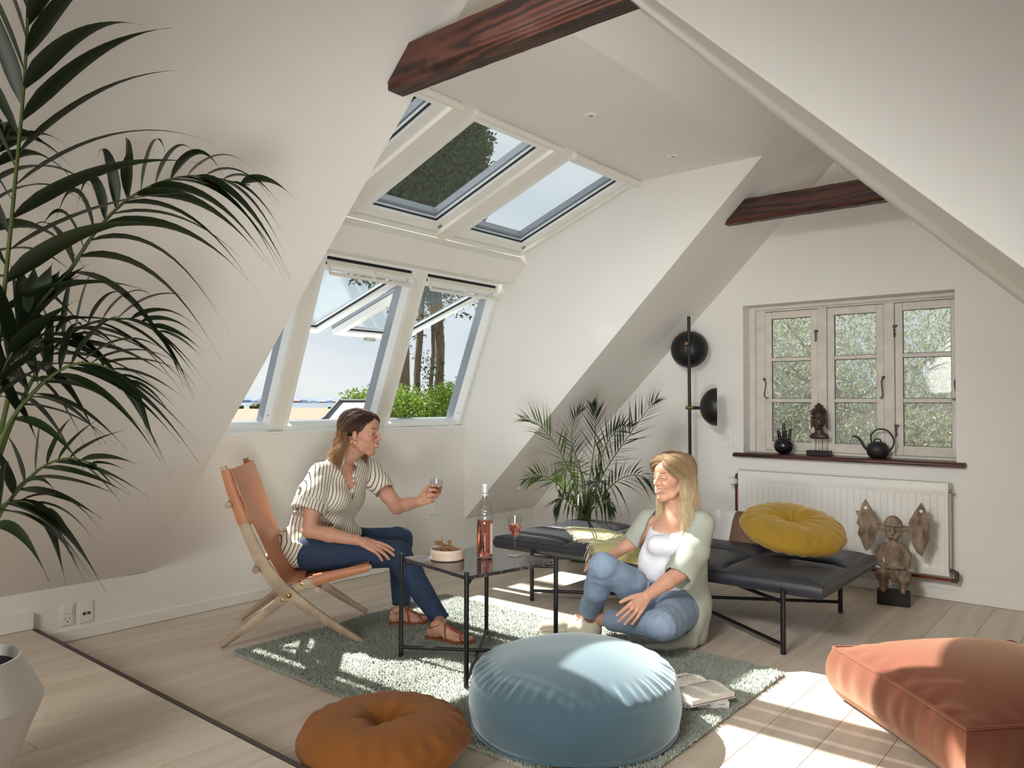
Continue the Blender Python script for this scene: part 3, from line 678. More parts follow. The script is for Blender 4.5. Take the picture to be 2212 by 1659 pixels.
        V = (idx+acc/np.maximum(cnt, 1)[:, None])*s.vox+s.lo
        Q = []
        for ax in range(3):
            u, v = (ax+1) % 3, (ax+2) % 3
            sl0 = [slice(0, n[0]), slice(0, n[1]), slice(0, n[2])]; sl1 = list(sl0)
            sl0[ax] = slice(0, n[ax]-1); sl1[ax] = slice(1, n[ax])
            a, b = S[tuple(sl0)], S[tuple(sl1)]; e = np.argwhere(a != b)
            e = e[(e[:, u] > 0) & (e[:, v] > 0) & (e[:, u] < n[u]-1) & (e[:, v] < n[v]-1)]
            fl = a[tuple(e.T)]
            def cell(du, dv):
                q = e.copy(); q[:, u] -= du; q[:, v] -= dv; return ids[tuple(q.T)]
            q = np.stack([cell(1, 1), cell(0, 1), cell(0, 0), cell(1, 0)], 1)
            q[~fl] = q[~fl][:, ::-1]; Q.append(q)
        Q = np.concatenate(Q); Q = Q[(Q >= 0).all(1)]
        for _ in range(smooth):      # light Taubin-ish relaxation
            for lam in (.5, -.52):
                nb = np.zeros_like(V); ct = np.zeros(len(V))
                for i in range(4):
                    a, b = Q[:, i], Q[:, (i+1) % 4]
                    for k3 in range(3): nb[:, k3] += np.bincount(a, V[b, k3], len(V))+np.bincount(b, V[a, k3], len(V))
                    ct += np.bincount(a, minlength=len(V))+np.bincount(b, minlength=len(V))
                V = V+lam*(nb/np.maximum(ct, 1)[:, None]-V)
        return V, Q
def normals(V, Q):
    n = np.cross(V[Q[:, 2]]-V[Q[:, 0]], V[Q[:, 3]]-V[Q[:, 1]]); N_ = np.zeros_like(V)
    for i in range(4):
        for k in range(3): N_[:, k] += np.bincount(Q[:, i], n[:, k], len(V))
    return N_/(np.linalg.norm(N_, axis=1)[:, None]+1e-12)
def fobj(name, V, Q, mat_, parent=None, attrs=None, kind=None, label=None, cat=None, group=None, local=None):
    V = V-offs(parent) if local is None else V
    me = bpy.data.meshes.new(name); me.vertices.add(len(V)); me.vertices.foreach_set('co', V.astype(np.float32).ravel())
    me.loops.add(Q.size); me.loops.foreach_set('vertex_index', Q.astype(np.int32).ravel())
    me.polygons.add(len(Q)); me.polygons.foreach_set('loop_start', np.arange(0, Q.size, 4, dtype=np.int32))
    me.update(calc_edges=True); me.polygons.foreach_set('use_smooth', [True]*len(Q)); me.materials.append(mat_)
    for an, av in (attrs or {}).items():
        if av.ndim == 2:
            a = me.attributes.new(an, 'FLOAT_COLOR', 'POINT'); a.data.foreach_set('color', np.concatenate([av, np.ones((len(av), 1))], 1).astype(np.float32).ravel())
        else:
            a = me.attributes.new(an, 'FLOAT', 'POINT'); a.data.foreach_set('value', av.astype(np.float32))
    o = bpy.data.objects.new(name, me); COL.objects.link(o); o.parent = parent
    return tagp(o, label, cat, group, kind)
def snoise(p, f, seed=0):
    """cheap smooth pseudo-noise in [-1,1]"""
    r = np.random.default_rng(seed); o = np.zeros(len(p))
    for i in range(5):
        d = r.normal(size=3); d /= np.linalg.norm(d); o += np.sin(p@(d*f*(.7+.25*i))+r.uniform(0, 6.3)+1.3*np.sin(p@(np.roll(d, 1)*f*.6)+r.uniform(0, 6)))
    return o/5
def textmesh(s, size, thick, font_bold=False):
    c = bpy.data.curves.new('t', 'FONT'); c.body = s; c.size = size; c.extrude = thick; c.align_x = 'CENTER'; c.align_y = 'CENTER'; c.resolution_u = 3
    o = bpy.data.objects.new('t', c); COL.objects.link(o)
    dg = bpy.context.evaluated_depsgraph_get(); me = bpy.data.meshes.new_from_object(o.evaluated_get(dg))
    v = np.array([tuple(q.co) for q in me.vertices]); f = [tuple(q.vertices) for q in me.polygons]
    bpy.data.objects.remove(o); bpy.data.curves.remove(c); bpy.data.meshes.remove(me)
    return v, f
# ================================================================== rug
M['rug'] = mat('sage_wool', srgb(172, 178, 166), .95, noise=(9, .08, 4), sheen=.15, spec=.1)
RX0, RX1, RY0, RY1 = -3.345, -1.235, 1.965, 3.385
rug = thing('rug', 'sage green shaggy rug on the floor under the low table', 'rug', ((RX0+RX1)/2, (RY0+RY1)/2, 0))
m = MB(); m.box(RX0+.012, RX1-.012, RY0+.012, RY1-.012, .0005, .010); m.obj('rug_base', M['rug'], rug, smooth=0)
rg = np.random.default_rng(11); n = 120000
bx = rg.uniform(RX0+.004, RX1-.004, n); by = rg.uniform(RY0+.004, RY1-.004, n)
ln = rg.normal(size=(n, 2))*.006; fld = np.stack([np.sin(bx*9+by*5)+np.sin(by*13), np.cos(bx*7-by*8)], 1)*.003
b = np.stack([bx, by, np.full(n, .006)], 1); tp = b+np.concatenate([ln+fld, rg.uniform(.010, .020, (n, 1))], 1)
an = rg.uniform(0, 6.28, n); r_ = rg.uniform(.0028, .0045, n)
V = np.stack([b+np.stack([np.cos(an+k*2.094)*r_, np.sin(an+k*2.094)*r_, np.zeros(n)], 1) for k in range(3)]+[tp+np.stack([np.cos(an+1+k*3.1)*r_*.55, np.sin(an+1+k*3.1)*r_*.55, np.zeros(n)], 1) for k in range(2)], 1).reshape(-1, 3)
i5 = np.arange(n)*5
T3 = np.concatenate([np.stack([i5+a, i5+b_, i5+c], 1) for a, b_, c in ((0, 1, 3), (1, 2, 3), (2, 0, 4), (2, 4, 3), (0, 3, 4))])
me = bpy.data.meshes.new('pile'); me.vertices.add(len(V)); me.vertices.foreach_set('co', (V-offs(rug)).astype(np.float32).ravel())
me.loops.add(T3.size); me.loops.foreach_set('vertex_index', T3.astype(np.int32).ravel()); me.polygons.add(len(T3)); me.polygons.foreach_set('loop_start', np.arange(0, T3.size, 3, dtype=np.int32))
me.update(calc_edges=True); me.materials.append(M['rug']); o = bpy.data.objects.new('pile', me); COL.objects.link(o); o.parent = rug; tagp(o, kind='stuff')
RZ = .018
# ================================================================== folding lounge chair
M['oak'] = woodmat('soaped_oak', srgb(152, 130, 106), srgb(178, 156, 130), .5, stretch=(5, 5, 5), scale=3, ring=.3, bump=.1)
M['tan'] = mat('tan_saddle_leather', srgb(184, 122, 86), .42, noise=(5, .10, 4), bump=(130, .06, .001), spec=.45)
M['brass'] = mat('brass', srgb(190, 155, 95), .3, 1, noise=(40, .1))
CO, CU, CW = A(-3.416, 2.404, 0), A(.668, .744, 0), A(-.744, .668, 0)
def cp(u, w_, z): return CO+CU*u+CW*w_+A(0, 0, z)
chair = thing('lounge_chair', 'tan leather and pale oak folding lounge chair the brunette woman sits on', 'chair', CO)
def flatbar(m, pts, wd, th, w0):
    """bar in the side plane of the chair: pts (u,z), widths, thickness across"""
    V = []; pts = np.asarray(pts, float); k = len(pts); tg = np.gradient(pts, axis=0); tg /= np.linalg.norm(tg, axis=1)[:, None]
    N_ = 8
    for i in range(k):
        nn = A(-tg[i][1], tg[i][0])
        for j in range(N_):
            a = 2*math.pi*(j+.5)/N_; ca, sa = math.cos(a), math.sin(a)
            e = .55; x = math.copysign(abs(ca)**e, ca)*wd[i]/2; y = math.copysign(abs(sa)**e, sa)*th/2
            q = pts[i]+nn*x; V.append(cp(q[0], w0+y, q[1]))
    f = [(i*N_+j, i*N_+(j+1) % N_, (i+1)*N_+(j+1) % N_, (i+1)*N_+j) for i in range(k-1) for j in range(N_)]
    f += [tuple(range(N_))[::-1], tuple((k-1)*N_+j for j in range(N_))]
    m.add(V, f)
def smoothpts(pts, n=24):
    """Catmull-Rom"""
    p = np.asarray(pts, float); p = np.vstack([2*p[0]-p[1], p, 2*p[-1]-p[-2]]); out = []
    k = len(p)-3
    for t in np.linspace(0, k, n):
        i = min(int(t), k-1); s = t-i; a, b, c, d = p[i:i+4]
        out.append(.5*((2*b)+(-a+c)*s+(2*a-5*b+4*c-d)*s*s+(-a+3*b-3*c+d)*s**3))
    return np.array(out)
for s in (-1, 1):
    m = MB(); q = smoothpts([(-.345, .885, .030), (-.30, .76, .04), (-.235, .58, .052), (-.15, .40, .062), (-.075, .30, .066), (.0, .235, .055), (.15, .125, .042), (.325, .012, .026)], 26)
    flatbar(m, q[:, :2], q[:, 2], .026, s*.272); m.obj('back_leg_frame', M['oak'], chair, smooth=50)
    m = MB(); q = smoothpts([(-.352, .012, .026), (-.20, .122, .042), (-.04, .245, .05), (.03, .292, .05), (.09, .315, .045), (.22, .345, .036), (.365, .375, .026)], 22)
    flatbar(m, q[:, :2], q[:, 2], .026, s*.242); m.obj('seat_leg_frame', M['oak'], chair, smooth=50)
    m = MB(); c = cp(-.029, s*.286, .255); ax = CW*s
    m.lathe([(.013, 0), (.013, .003), (.009, .007), (0, .009)], c, 14, axis=ax); m.obj('bolt', M['brass'], chair)
    for (u_, z_) in ((-.066, .226), (.028, .302)): m = MB(); m.lathe([(.009, 0), (.009, .004), (0, .005)], cp(u_, s*.254, z_), 12, axis=ax); m.obj('bolt', M['brass'], chair)
for u_, z_ in ((-.315, .70), (-.185, .385)):
    m = MB(); m.tube([cp(u_, -.30, z_), cp(u_, -.24, z_), cp(u_, .24, z_), cp(u_, .30, z_)], [.017, .02, .02, .017], 10); m.obj('crossbar', M['oak'], chair)
m = MB(); m.tube([cp(.10, -.24, .27), cp(.10, .24, .27)], .014, 10); m.obj('crossbar', M['oak'], chair)
# back sling: wraps the uprights high up, narrows below
def sheet(name, prof, hw, sag, th, mat_, par, nw=20):
    """prof: (u,z) list; hw half widths; sag pushes the middle along the profile normal"""
    prof = np.asarray(prof, float); k = len(prof); tg = np.gradient(prof, axis=0); tg /= np.linalg.norm(tg, axis=1)[:, None]; nn = np.stack([tg[:, 1], -tg[:, 0]], 1)
    V = []
    for sd_ in (0, 1):
        for i in range(k):
            for j in range(nw+1):
                t = 2*j/nw-1; q = prof[i]+nn[i]*(sag[i]*(1-t*t)+(th if sd_ else 0)); V.append(cp(q[0], hw[i]*t, q[1]))
    w1 = nw+1; F = []
    for sd_ in (0, 1):
        o_ = sd_*k*w1
        for i in range(k-1):
            for j in range(nw):
                q = (o_+i*w1+j, o_+i*w1+j+1, o_+(i+1)*w1+j+1, o_+(i+1)*w1+j); F.append(q if sd_ else q[::-1])
    def strip(ids): 
        for a, b in zip(ids[:-1], ids[1:]): F.append((a, b, b+k*w1, a+k*w1))
    strip([i*w1 for i in range(k)][::-1]); strip([i*w1+nw for i in range(k)]); strip([j for j in range(w1)]); strip([(k-1)*w1+j for j in range(w1)][::-1])
    m = MB(); m.add(V, F); return m.obj(name, mat_, par, smooth=60)
bk = smoothpts([(-.305, .872, .285, -.012), (-.255, .74, .285, -.02), (-.212, .612, .285, -.03), (-.205, .60, .245, -.03), (-.14, .46, .245, -.03), (-.085, .36, .245, -.025), (-.04, .31, .245, -.015), (.03, .312, .245, -.012)], 26)
sheet('back_sling', bk[:, :2], np.clip(bk[:, 2], .24, .286), bk[:, 3]*1.0, .004, M['tan'], chair)
st = smoothpts([(.0, .318, .24, .012), (.08, .338, .262, .03), (.2, .365, .262, .035), (.3, .385, .262, .02), (.352, .392, .262, .008)], 16)
sheet('seat_sling', st[:, :2], st[:, 2], st[:, 3], .004, M['tan'], chair)
for s in (-1, 1):      # leather sleeves round the wood
    m = MB(); q = smoothpts([(-.333, .868, .046), (-.30, .76, .05), (-.245, .612, .06)], 8); flatbar(m, q[:, :2], q[:, 2], .036, s*.272); m.obj('back_sleeve', M['tan'], chair, smooth=50)
    m = MB(); q = smoothpts([(.085, .315, .06), (.2, .342, .048), (.350, .372, .036)], 8); flatbar(m, q[:, :2], q[:, 2], .036, s*.242); m.obj('seat_sleeve', M['tan'], chair, smooth=50)
# ================================================================== low marble table
M['blackmetal'] = mat('black_powder_coated_steel', srgb(24, 24, 27), .38, .2, noise=(60, .1), spec=.5)
def marble():
    m, t, p = newmat('dark_marble'); n_ = t.nodes; l = t.links; tcn = n_.new('ShaderNodeTexCoord')
    q = n_.new('ShaderNodeTexNoise'); q.inputs['Scale'].default_value = 7; q.inputs['Detail'].default_value = 7; q.inputs['Distortion'].default_value = 1.0; l.new(tcn.outputs['Object'], q.inputs['Vector'])
    sb = n_.new('ShaderNodeMath'); sb.operation = 'SUBTRACT'; sb.inputs[1].default_value = .5; l.new(q.outputs[0], sb.inputs[0])
    ab = n_.new('ShaderNodeMath'); ab.operation = 'ABSOLUTE'; l.new(sb.outputs[0], ab.inputs[0])
    r = n_.new('ShaderNodeValToRGB'); r.color_ramp.elements[0].color = srgb(112, 108, 114); r.color_ramp.elements[1].position = .007; r.color_ramp.elements[1].color = srgb(52, 48, 54)
    e = r.color_ramp.elements.new(.3); e.color = srgb(40, 38, 44); l.new(ab.outputs[0], r.inputs[0]); l.new(r.outputs[0], p.inputs['Base Color']); p.inputs['Roughness'].default_value = .12; return m
M['marble'] = marble()
TL = [A(-2.685, 2.434, 0), A(-2.18, 2.338, 0), A(-2.085, 2.832, 0), A(-2.59, 2.926, 0)]
TZ = .474; tc_ = sum(TL)/4
table = thing('side_table', 'low square table with a dark marble top and black steel legs on the rug', 'table', tc_)
def xframe(par, L, z_leg, z_lo, z_hi, r, zb=0, lbl='leg'):
    c = sum(L)/4
    for p in L:
        m = MB(); m.cyl(p+A(0, 0, zb), p+A(0, 0, z_leg), r, 14); m.obj(lbl, M['blackmetal'], par)
    for a, b in ((0, 2), (1, 3)):
        for z, nm in ((z_lo, 'stretcher'), (z_hi, 'top_rail')):
            m = MB(); dz = r*.0 if a == 0 else -r*1.3
            m.cyl(L[a]+A(0, 0, z+dz), L[b]+A(0, 0, z+dz), r*.75, 12); m.obj(nm, M['blackmetal'], par)
xframe(table, TL, .492, .058, TZ-.025, .0105, RZ-.006)
m = MB(); k = 9; V = []
ins = [c+(tc_-c)*.018 for c in TL]
poly = []
for i in range(4):
    a, p, n_ = ins[i-1], ins[i], ins[(i+1) % 4]
    poly += [p+nrm(a-p)*.014, p+nrm(n_-p)*.014]
rr = random.Random(2); top = []; bot = []
for i in range(8):
    a, b = poly[i], poly[(i+1) % 8]; nseg = 1 if i % 2 == 0 else 40
    for j in range(nseg):
        q = a+(b-a)*j/nseg; out = nrm(q-tc_); top.append(q+A(0, 0, TZ)); bot.append(q+out*rr.uniform(-.0035, .001)+A(0, 0, TZ-.015+rr.uniform(-.001, .001)))
k = len(top); m.add(top+bot, [tuple(range(k)), tuple(range(k, 2*k))[::-1]]+[(i, k+i, k+(i+1) % k, (i+1) % k) for i in range(k)])
m.obj('tabletop', M['marble'], table, smooth=0)
TT = TZ
# bowl with crackers
M['palewood'] = woodmat('pale_maple', srgb(196, 172, 150), srgb(216, 196, 176), .5, stretch=(2, 2, 8), scale=4, ring=.4, bump=.04)
bc = PZ(966, 1207, TT+.001)
m = MB(); m.lathe([(.0, 0), (.072, 0), (.078, .004), (.078, .046), (.076, .048), (.072, .048), (.071, .046), (.071, .010), (.0, .009)], bc, 48)
m.obj('wooden_bowl', M['palewood'], label='pale round wooden bowl of crackers on the marble table', cat='bowl', smooth=40)
M['cracker'] = mat('baked_cracker', srgb(138, 104, 66), .8, noise=(60, .3, 5), bump=(120, .6, .002))
rr = random.Random(8)
ck = None
for i in range(13):
    an = R(rr.uniform(-22, 22)); lean = rr.uniform(.25, .6)*(1 if i % 3 else -.8)
    c = bc+A(rr.uniform(-.034, .036), rr.uniform(-.032, .032), .044+rr.uniform(0, .022))
    ax = nrm(-RT*math.cos(an)*(1 if i < 10 else .4)+nrm(FW*A(1, 1, 0))*math.sin(an)+A(0, 0, .42 if i < 10 else 1.5)); sd_ = nrm(np.cross(ax, A(0, 0, 1))); up_ = np.cross(sd_, ax); sd2 = sd_*math.cos(lean)+up_*math.sin(lean); up2 = np.cross(sd2, ax)
    m = MB(); L_ = .048 if i < 10 else .040; nseg = 8; V = []
    for k in range(nseg+1):
        t = k/nseg*2-1; w0 = .0085*(1+.15*math.sin(k*2.1+i)); bend = .003*math.sin(t*3+i)
        for sx, sz in ((-1, -1), (1, -1), (1, 1), (-1, 1)): V.append(c+ax*L_*t+sd2*w0*sx+up2*(bend+.0016*sz))
    F = [(4*k+j, 4*k+(j+1) % 4, 4*k+4+(j+1) % 4, 4*k+4+j) for k in range(nseg) for j in range(4)]+[(3, 2, 1, 0), tuple(4*nseg+j for j in range(4))]
    m.add(V, F); m.obj('cracker', M['cracker'], label='thin long brown seeded cracker heaped with others in the round bowl', cat='cracker', group='crackers in the wooden bowl', smooth=30)
# wine bottle and glasses
def glassmat(name, col=(1, 1, 1, 1), ior=1.45, rough=0):
    m, t, p = newmat(name); p.inputs['Base Color'].default_value = col; p.inputs['Transmission Weight'].default_value = 1; p.inputs['IOR'].default_value = ior; p.inputs['Roughness'].default_value = rough
    n_ = t.nodes; l = t.links; tcn = n_.new('ShaderNodeTexCoord'); q = n_.new('ShaderNodeTexNoise'); q.inputs['Scale'].default_value = 30; l.new(tcn.outputs['Object'], q.inputs['Vector'])
    b = n_.new('ShaderNodeBump'); b.inputs['Strength'].default_value = .02; l.new(q.outputs[0], b.inputs['Height']); l.new(b.outputs[0], p.inputs['Normal']); return m
M['glass'] = panemat('clear_glassware', (.955, .965, .965, 1), 1.7)
M['wine'] = glassmat('rose_wine', srgb(240, 150, 128), 1.33)
M['capsule'] = mat('silver_white_capsule', srgb(214, 214, 212), .3, .3, noise=(200, .15))
bo = PZ(1047, 1204, TT+.001)
bt = thing('wine_bottle', 'clear bottle of pink wine with a dimpled shoulder on the marble table', 'bottle', bo)
prof_o = [(.0, .022), (.012, .020), (.024, .006), (.030, .0), (.0365, .003), (.0375, .01), (.0375, .20), (.036, .222), (.030, .243), (.0205, .262), (.0155, .275), (.0145, .29), (.0145, .325), (.0165, .327), (.0165, .342), (.014, .344)]
def lathe_disp(prof, c, n, disp):
    m = MB(); V = []
    for r_, h in prof:
        for j in range(n):
            a = 2*math.pi*j/n; rr_ = r_+disp(a, h); V.append(c+A(rr_*math.cos(a), rr_*math.sin(a), h))
    k = len(prof); F = [(i*n+j, i*n+(j+1) % n, (i+1)*n+(j+1) % n, (i+1)*n+j) for i in range(k-1) for j in range(n)]
    m.add(V, F); return m
P2 = []
for (a, b) in zip(prof_o[:-1], prof_o[1:]):
    st_ = max(1, int(abs(b[1]-a[1])/.004)); P2 += [(a[0]+(b[0]-a[0])*i/st_, a[1]+(b[1]-a[1])*i/st_) for i in range(st_)]
P2.append(prof_o[-1])
def dimple(a, h):
    if h < .155 or h > .262: return 0
    f = min(1, (h-.155)/.02)*min(1, (.262-h)/.02); return -.0016*f*max(0, math.cos(a*8+h*130)*math.cos(a*8-h*130))
lathe_disp(P2, bo, 64, dimple).obj('glass_body', M['glass'], bt, smooth=60)
m = MB(); m.lathe([(0, .026), (.012, .024), (.026, .010), (.0345, .008), (.0355, .015), (.0355, .176), (.0, .176)], bo, 40); m.obj('wine', M['wine'], bt, smooth=40)
m = MB(); m.lathe([(.0150, .302), (.0150, .326), (.0170, .328), (.0170, .343), (.0, .3445)], bo, 32); m.lathe([(.0152, .288), (.0152, .297)], bo, 32); m.obj('capsule', M['capsule'], bt, smooth=40)
lbl = mat('red_brown_print', srgb(170, 84, 62), .5, noise=(30, .1))
toc = nrm((CAM-bo)*A(1, 1, 0)); sdv = A(-toc[1], toc[0], 0)
def decal(txt, size, cz, par, cc, rad, mat_, az0=0, name='print', flip=False):
    v, f = textmesh(txt, size, .0002); V = []
    for x, y, z in v:
        if flip: x, y = -x, -y
        a = x/rad+az0; V.append(cc+(toc*math.cos(a)+sdv*math.sin(a))*(rad+.0004+z)+A(0, 0, cz+y))
    mm = MB(); mm.add(V, f); return mm.obj(name, mat_, par, smooth=0)
decal('ROSÉ', .011, .115, bt, bo, .0378, lbl); decal('CÔTES DE PROVENCE', .004, .100, bt, bo, .0378, lbl) if False else None
m = MB(); 
def arcquad(m, a0, a1, z0, z1, r):
    V = []; n_ = 6
    for i in range(n_+1):
        a = a0+(a1-a0)*i/n_
        for z in (z0, z1):
            for rr_ in (r, r+.0005): V.append(bo+(toc*math.cos(a)+sdv*math.sin(a))*rr_+A(0, 0, z))
    F = []
    for i in range(n_): q = 4*i; F += [(q+1, q+5, q+7, q+3), (q, q+2, q+6, q+4), (q, q+4, q+5, q+1), (q+2, q+3, q+7, q+6)]
    m.add(V, F)
arcquad(m, .75, 1.5, .02, .16, .0377); m.obj('back_label', mat('pale_label', srgb(226, 214, 206), .6, noise=(60, .1)), bt, smooth=0)
def wineglass(c, label, tilt=None):
    g = thing('wine_glass', label, 'glass', c)
    prof = [(0, .0), (.0345, .0), (.0348, .0015), (.02, .004), (.007, .007), (.0042, .012), (.0036, .03), (.0036, .070), (.005, .079), (.012, .090), (.0225, .108), (.0295, .130), (.0325, .152), (.0332, .186), (.0324, .186), (.0316, .152), (.0286, .130), (.0215, .109), (.011, .092), (0, .086)]
    m = MB(); m.lathe(prof, c, 40); m.obj('bowl_and_stem', M['glass'], g, smooth=50)
    m = MB(); m.lathe([(0, .0865), (.0105, .0925), (.021, .1095), (.0281, .130), (.0305, .148), (0, .148)], c, 36); m.obj('wine', M['wine'], g, smooth=40)
    return g
wineglass(PZ(1112, 1200, TT+.001), 'stemmed glass of pink wine standing on the marble table')
# ================================================================== daybed
M['blackleather'] = mat('black_leather', srgb(38, 40, 48), .42, noise=(7, .10, 5), bump=(70, .12, .0015), spec=.6)
BX0, BX1, BY0, BY1, BZ = -3.19, -1.18, 3.685, 4.60, .345
bed = thing('daybed', 'long black leather daybed on thin black steel legs', 'daybed', ((BX0+BX1)/2, (BY0+BY1)/2, 0))
LB = [A(-2.876, 3.662, 0), A(-1.35, 3.662, 0), A(-1.365, 4.60, 0), A(-2.876, 4.62, 0)]
xframe(bed, LB, .305, .060, .262, .0125)
def bedtop(x, y):
    fu = ((x-BX0)/(BX1-BX0)*4) % 1; fv = ((y-BY0)/(BY1-BY0)*2) % 1
    return BZ+.034*((1-abs(2*fu-1)**4)*(1-abs(2*fv-1)**4))**.6
def mattress():
    nx, ny = 4, 2; sx, sy = 30, 26; V = []; NX, NY = nx*sx, ny*sy
    def top(x, y):
        u = (x-BX0)/(BX1-BX0)*nx; v = (y-BY0)/(BY1-BY0)*ny; fu, fv = u % 1, v % 1
        if x >= BX1-1e-6: fu = 1
        if y >= BY1-1e-6: fv = 1
        d = (1-abs(2*fu-1)**4)*(1-abs(2*fv-1)**4)
        wr = .0018*math.sin(37*x+11*math.sin(9*y))*math.sin(29*y+x*7)*d
        return BZ+.034*d**.6+wr
    for j in range(NY+1):
        for i in range(NX+1):
            x = BX0+(BX1-BX0)*i/NX; y = BY0+(BY1-BY0)*j/NY; V.append((x, y, top(x, y)))
    w1 = NX+1; F = [(j*w1+i, j*w1+i+1, (j+1)*w1+i+1, (j+1)*w1+i) for j in range(NY) for i in range(NX)]
    bd = [i for i in range(NX+1)]+[j*w1+NX for j in range(1, NY+1)]+[NY*w1+i for i in range(NX-1, -1, -1)]+[j*w1 for j in range(NY-1, 0, -1)]
    lvl = []; cx, cy = (BX0+BX1)/2, (BY0+BY1)/2
    for k, (zz, off) in enumerate(((.75, .008), (.5, .012), (.25, .009), (0, .0))):
        ids = []
        for b in bd:
            x, y, z = V[b]; z0 = BZ; ox = 1 if x > BX1-1e-6 else (-1 if x < BX0+1e-6 else 0); oy = 1 if y > BY1-1e-6 else (-1 if y < BY0+1e-6 else 0)
            ids.append(len(V)); V.append((x+ox*off, y+oy*off, .282+(z-.282)*zz+(.001*math.sin(x*50+y*31))))
        lvl.append(ids)
    prev = bd
    for ids in lvl:
        n_ = len(bd)
        for i in range(n_): F.append((prev[i], ids[i], ids[(i+1) % n_], prev[(i+1) % n_]))
        prev = ids
    F.append(tuple(prev))
    m = MB(); m.add(V, F); return m
mattress().obj('mattress', M['blackleather'], bed, smooth=60)
m = MB()
for z, r_ in ((BZ, .0045), (.284, .0045)):
    q = [(BX0, BY0, z), (BX1, BY0, z), (BX1, BY1, z), (BX0, BY1, z), (BX0, BY0, z)]
    for a, b in zip(q[:-1], q[1:]): m.cyl(a, b, r_, 6)
m.obj('piping', M['blackleather'], bed)
# throw blanket
def throwmat():
    m, t, p = newmat('pale_yellow_wool'); n_ = t.nodes; l = t.links; at = n_.new('ShaderNodeAttribute'); at.attribute_name = 'su'
    r = n_.new('ShaderNodeValToRGB'); r.color_ramp.interpolation = 'CONSTANT'; E_ = r.color_ramp.elements
    y, wv = srgb(200, 192, 134), srgb(232, 226, 208)
    E_[0].color = y; E_[0].position = 0; E_[1].position = .30; E_[1].color = wv
    for ps, c in ((.33, y), (.68, wv), (.71, y), (.93, wv)): e = E_.new(ps); e.color = c
    l.new(at.outputs['Fac'], r.inputs[0]); l.new(r.outputs[0], p.inputs['Base Color']); p.inputs['Roughness'].default_value = .95; p.inputs['Sheen Weight'].default_value = .2
    tcn = n_.new('ShaderNodeTexCoord'); q = n_.new('ShaderNodeTexNoise'); q.inputs['Scale'].default_value = 220; l.new(tcn.outputs['Object'], q.inputs['Vector'])
    b = n_.new('ShaderNodeBump'); b.inputs['Strength'].default_value = .5; b.inputs['Distance'].default_value = .002; l.new(q.outputs[0], b.inputs['Height']); l.new(b.outputs[0], p.inputs['Normal']); return m
M['throw'] = throwmat(); M['fringe'] = mat('cream_fringe', srgb(218, 208, 184), .95, noise=(30, .1))
def throwblanket():
    # corners on the mattress top, measured; the front edge hangs over
    nu, nv = 60, 44; V = np.zeros((nu+1, nv+1, 3)); su = np.zeros((nu+1, nv+1))
    A0, A1 = A(-2.96, 3.92), A(-2.60, 4.40)      # left end (fringed side runs from here down to the front edge)
    # u: from fringed side to the far right; v: from back to front
    for i in range(nu+1):
        for j in range(nv+1):
            u, v = i/nu, j/nv
            back = A(-2.93, 4.12)*(1-u)+A(-1.93, 4.10)*u; front = A(-2.40, 3.69)*(1-u)+A(-1.75, 3.69)*u
            q = back*(1-v)+front*v
            z = BZ+.040+.012*math.sin(u*9+v*3)*math.sin(v*5+1)+.02*math.exp(-((u-.35)/.12)**2-((v-.2)/.3)**2)
            y = q[1]; z = max(z-.006, bedtop(q[0], max(q[1], BY0+.004))+.009)
            if v > .86:       # over the edge
                s = (v-.86)/.14; y = 3.69+(.07*(1-s)-.025)*1.0; y = min(q[1]*(1)+0, 3.745-.07*min(1, s*2.2)); z = z-.001-.085*max(0, s-.25)
            V[i, j] = (q[0], y, z); su[i, j] = v*.9+.04*math.sin(u*4)
    return V.reshape(-1, 3), su.reshape(-1), nu, nv
V, su, nu_, nv_ = throwblanket(); w1 = nv_+1
Q = np.array([(i*w1+j, (i+1)*w1+j, (i+1)*w1+j+1, i*w1+j+1) for i in range(nu_) for j in range(nv_)])
th = thing('throw_blanket', 'pale yellow striped wool throw with cream fringe lying on the daybed', 'blanket', (-2.4, 3.9, BZ))
o = fobj('cloth', V, Q[:, ::-1], M['throw'], th, {'su': su}); md = o.modifiers.new('s', 'SOLIDIFY'); md.thickness = .008; md.offset = 0
m = MB(); rr = random.Random(4)
for k in range(120):
    t = k/119; b = V[int(t*nv_)]; e = V[min(nv_, int(t*nv_)+1)]; b = b+(e-b)*((t*nv_) % 1) if t < 1 else b
    out = A(-.045-.02*rr.random(), -.03+.03*rr.uniform(-1, 1), 0)*(1.1 if t < .9 else .8); dz = -.012 if t < .8 else -.07
    over = b[1]+out[1] < 3.69 or t > .8
    p1 = b+out*.5+A(0, 0, -.004); p2 = b+out*.9+A(rr.uniform(-.008, .008), rr.uniform(-.008, .008), (-.065 if over else -.020))
    m.tube([b, p1, (p1+p2)/2+A(0, 0, .003), p2], [.0021, .0018, .0018, .0016], 5)
m.obj('fringe', M['fringe'], th, kind='stuff')
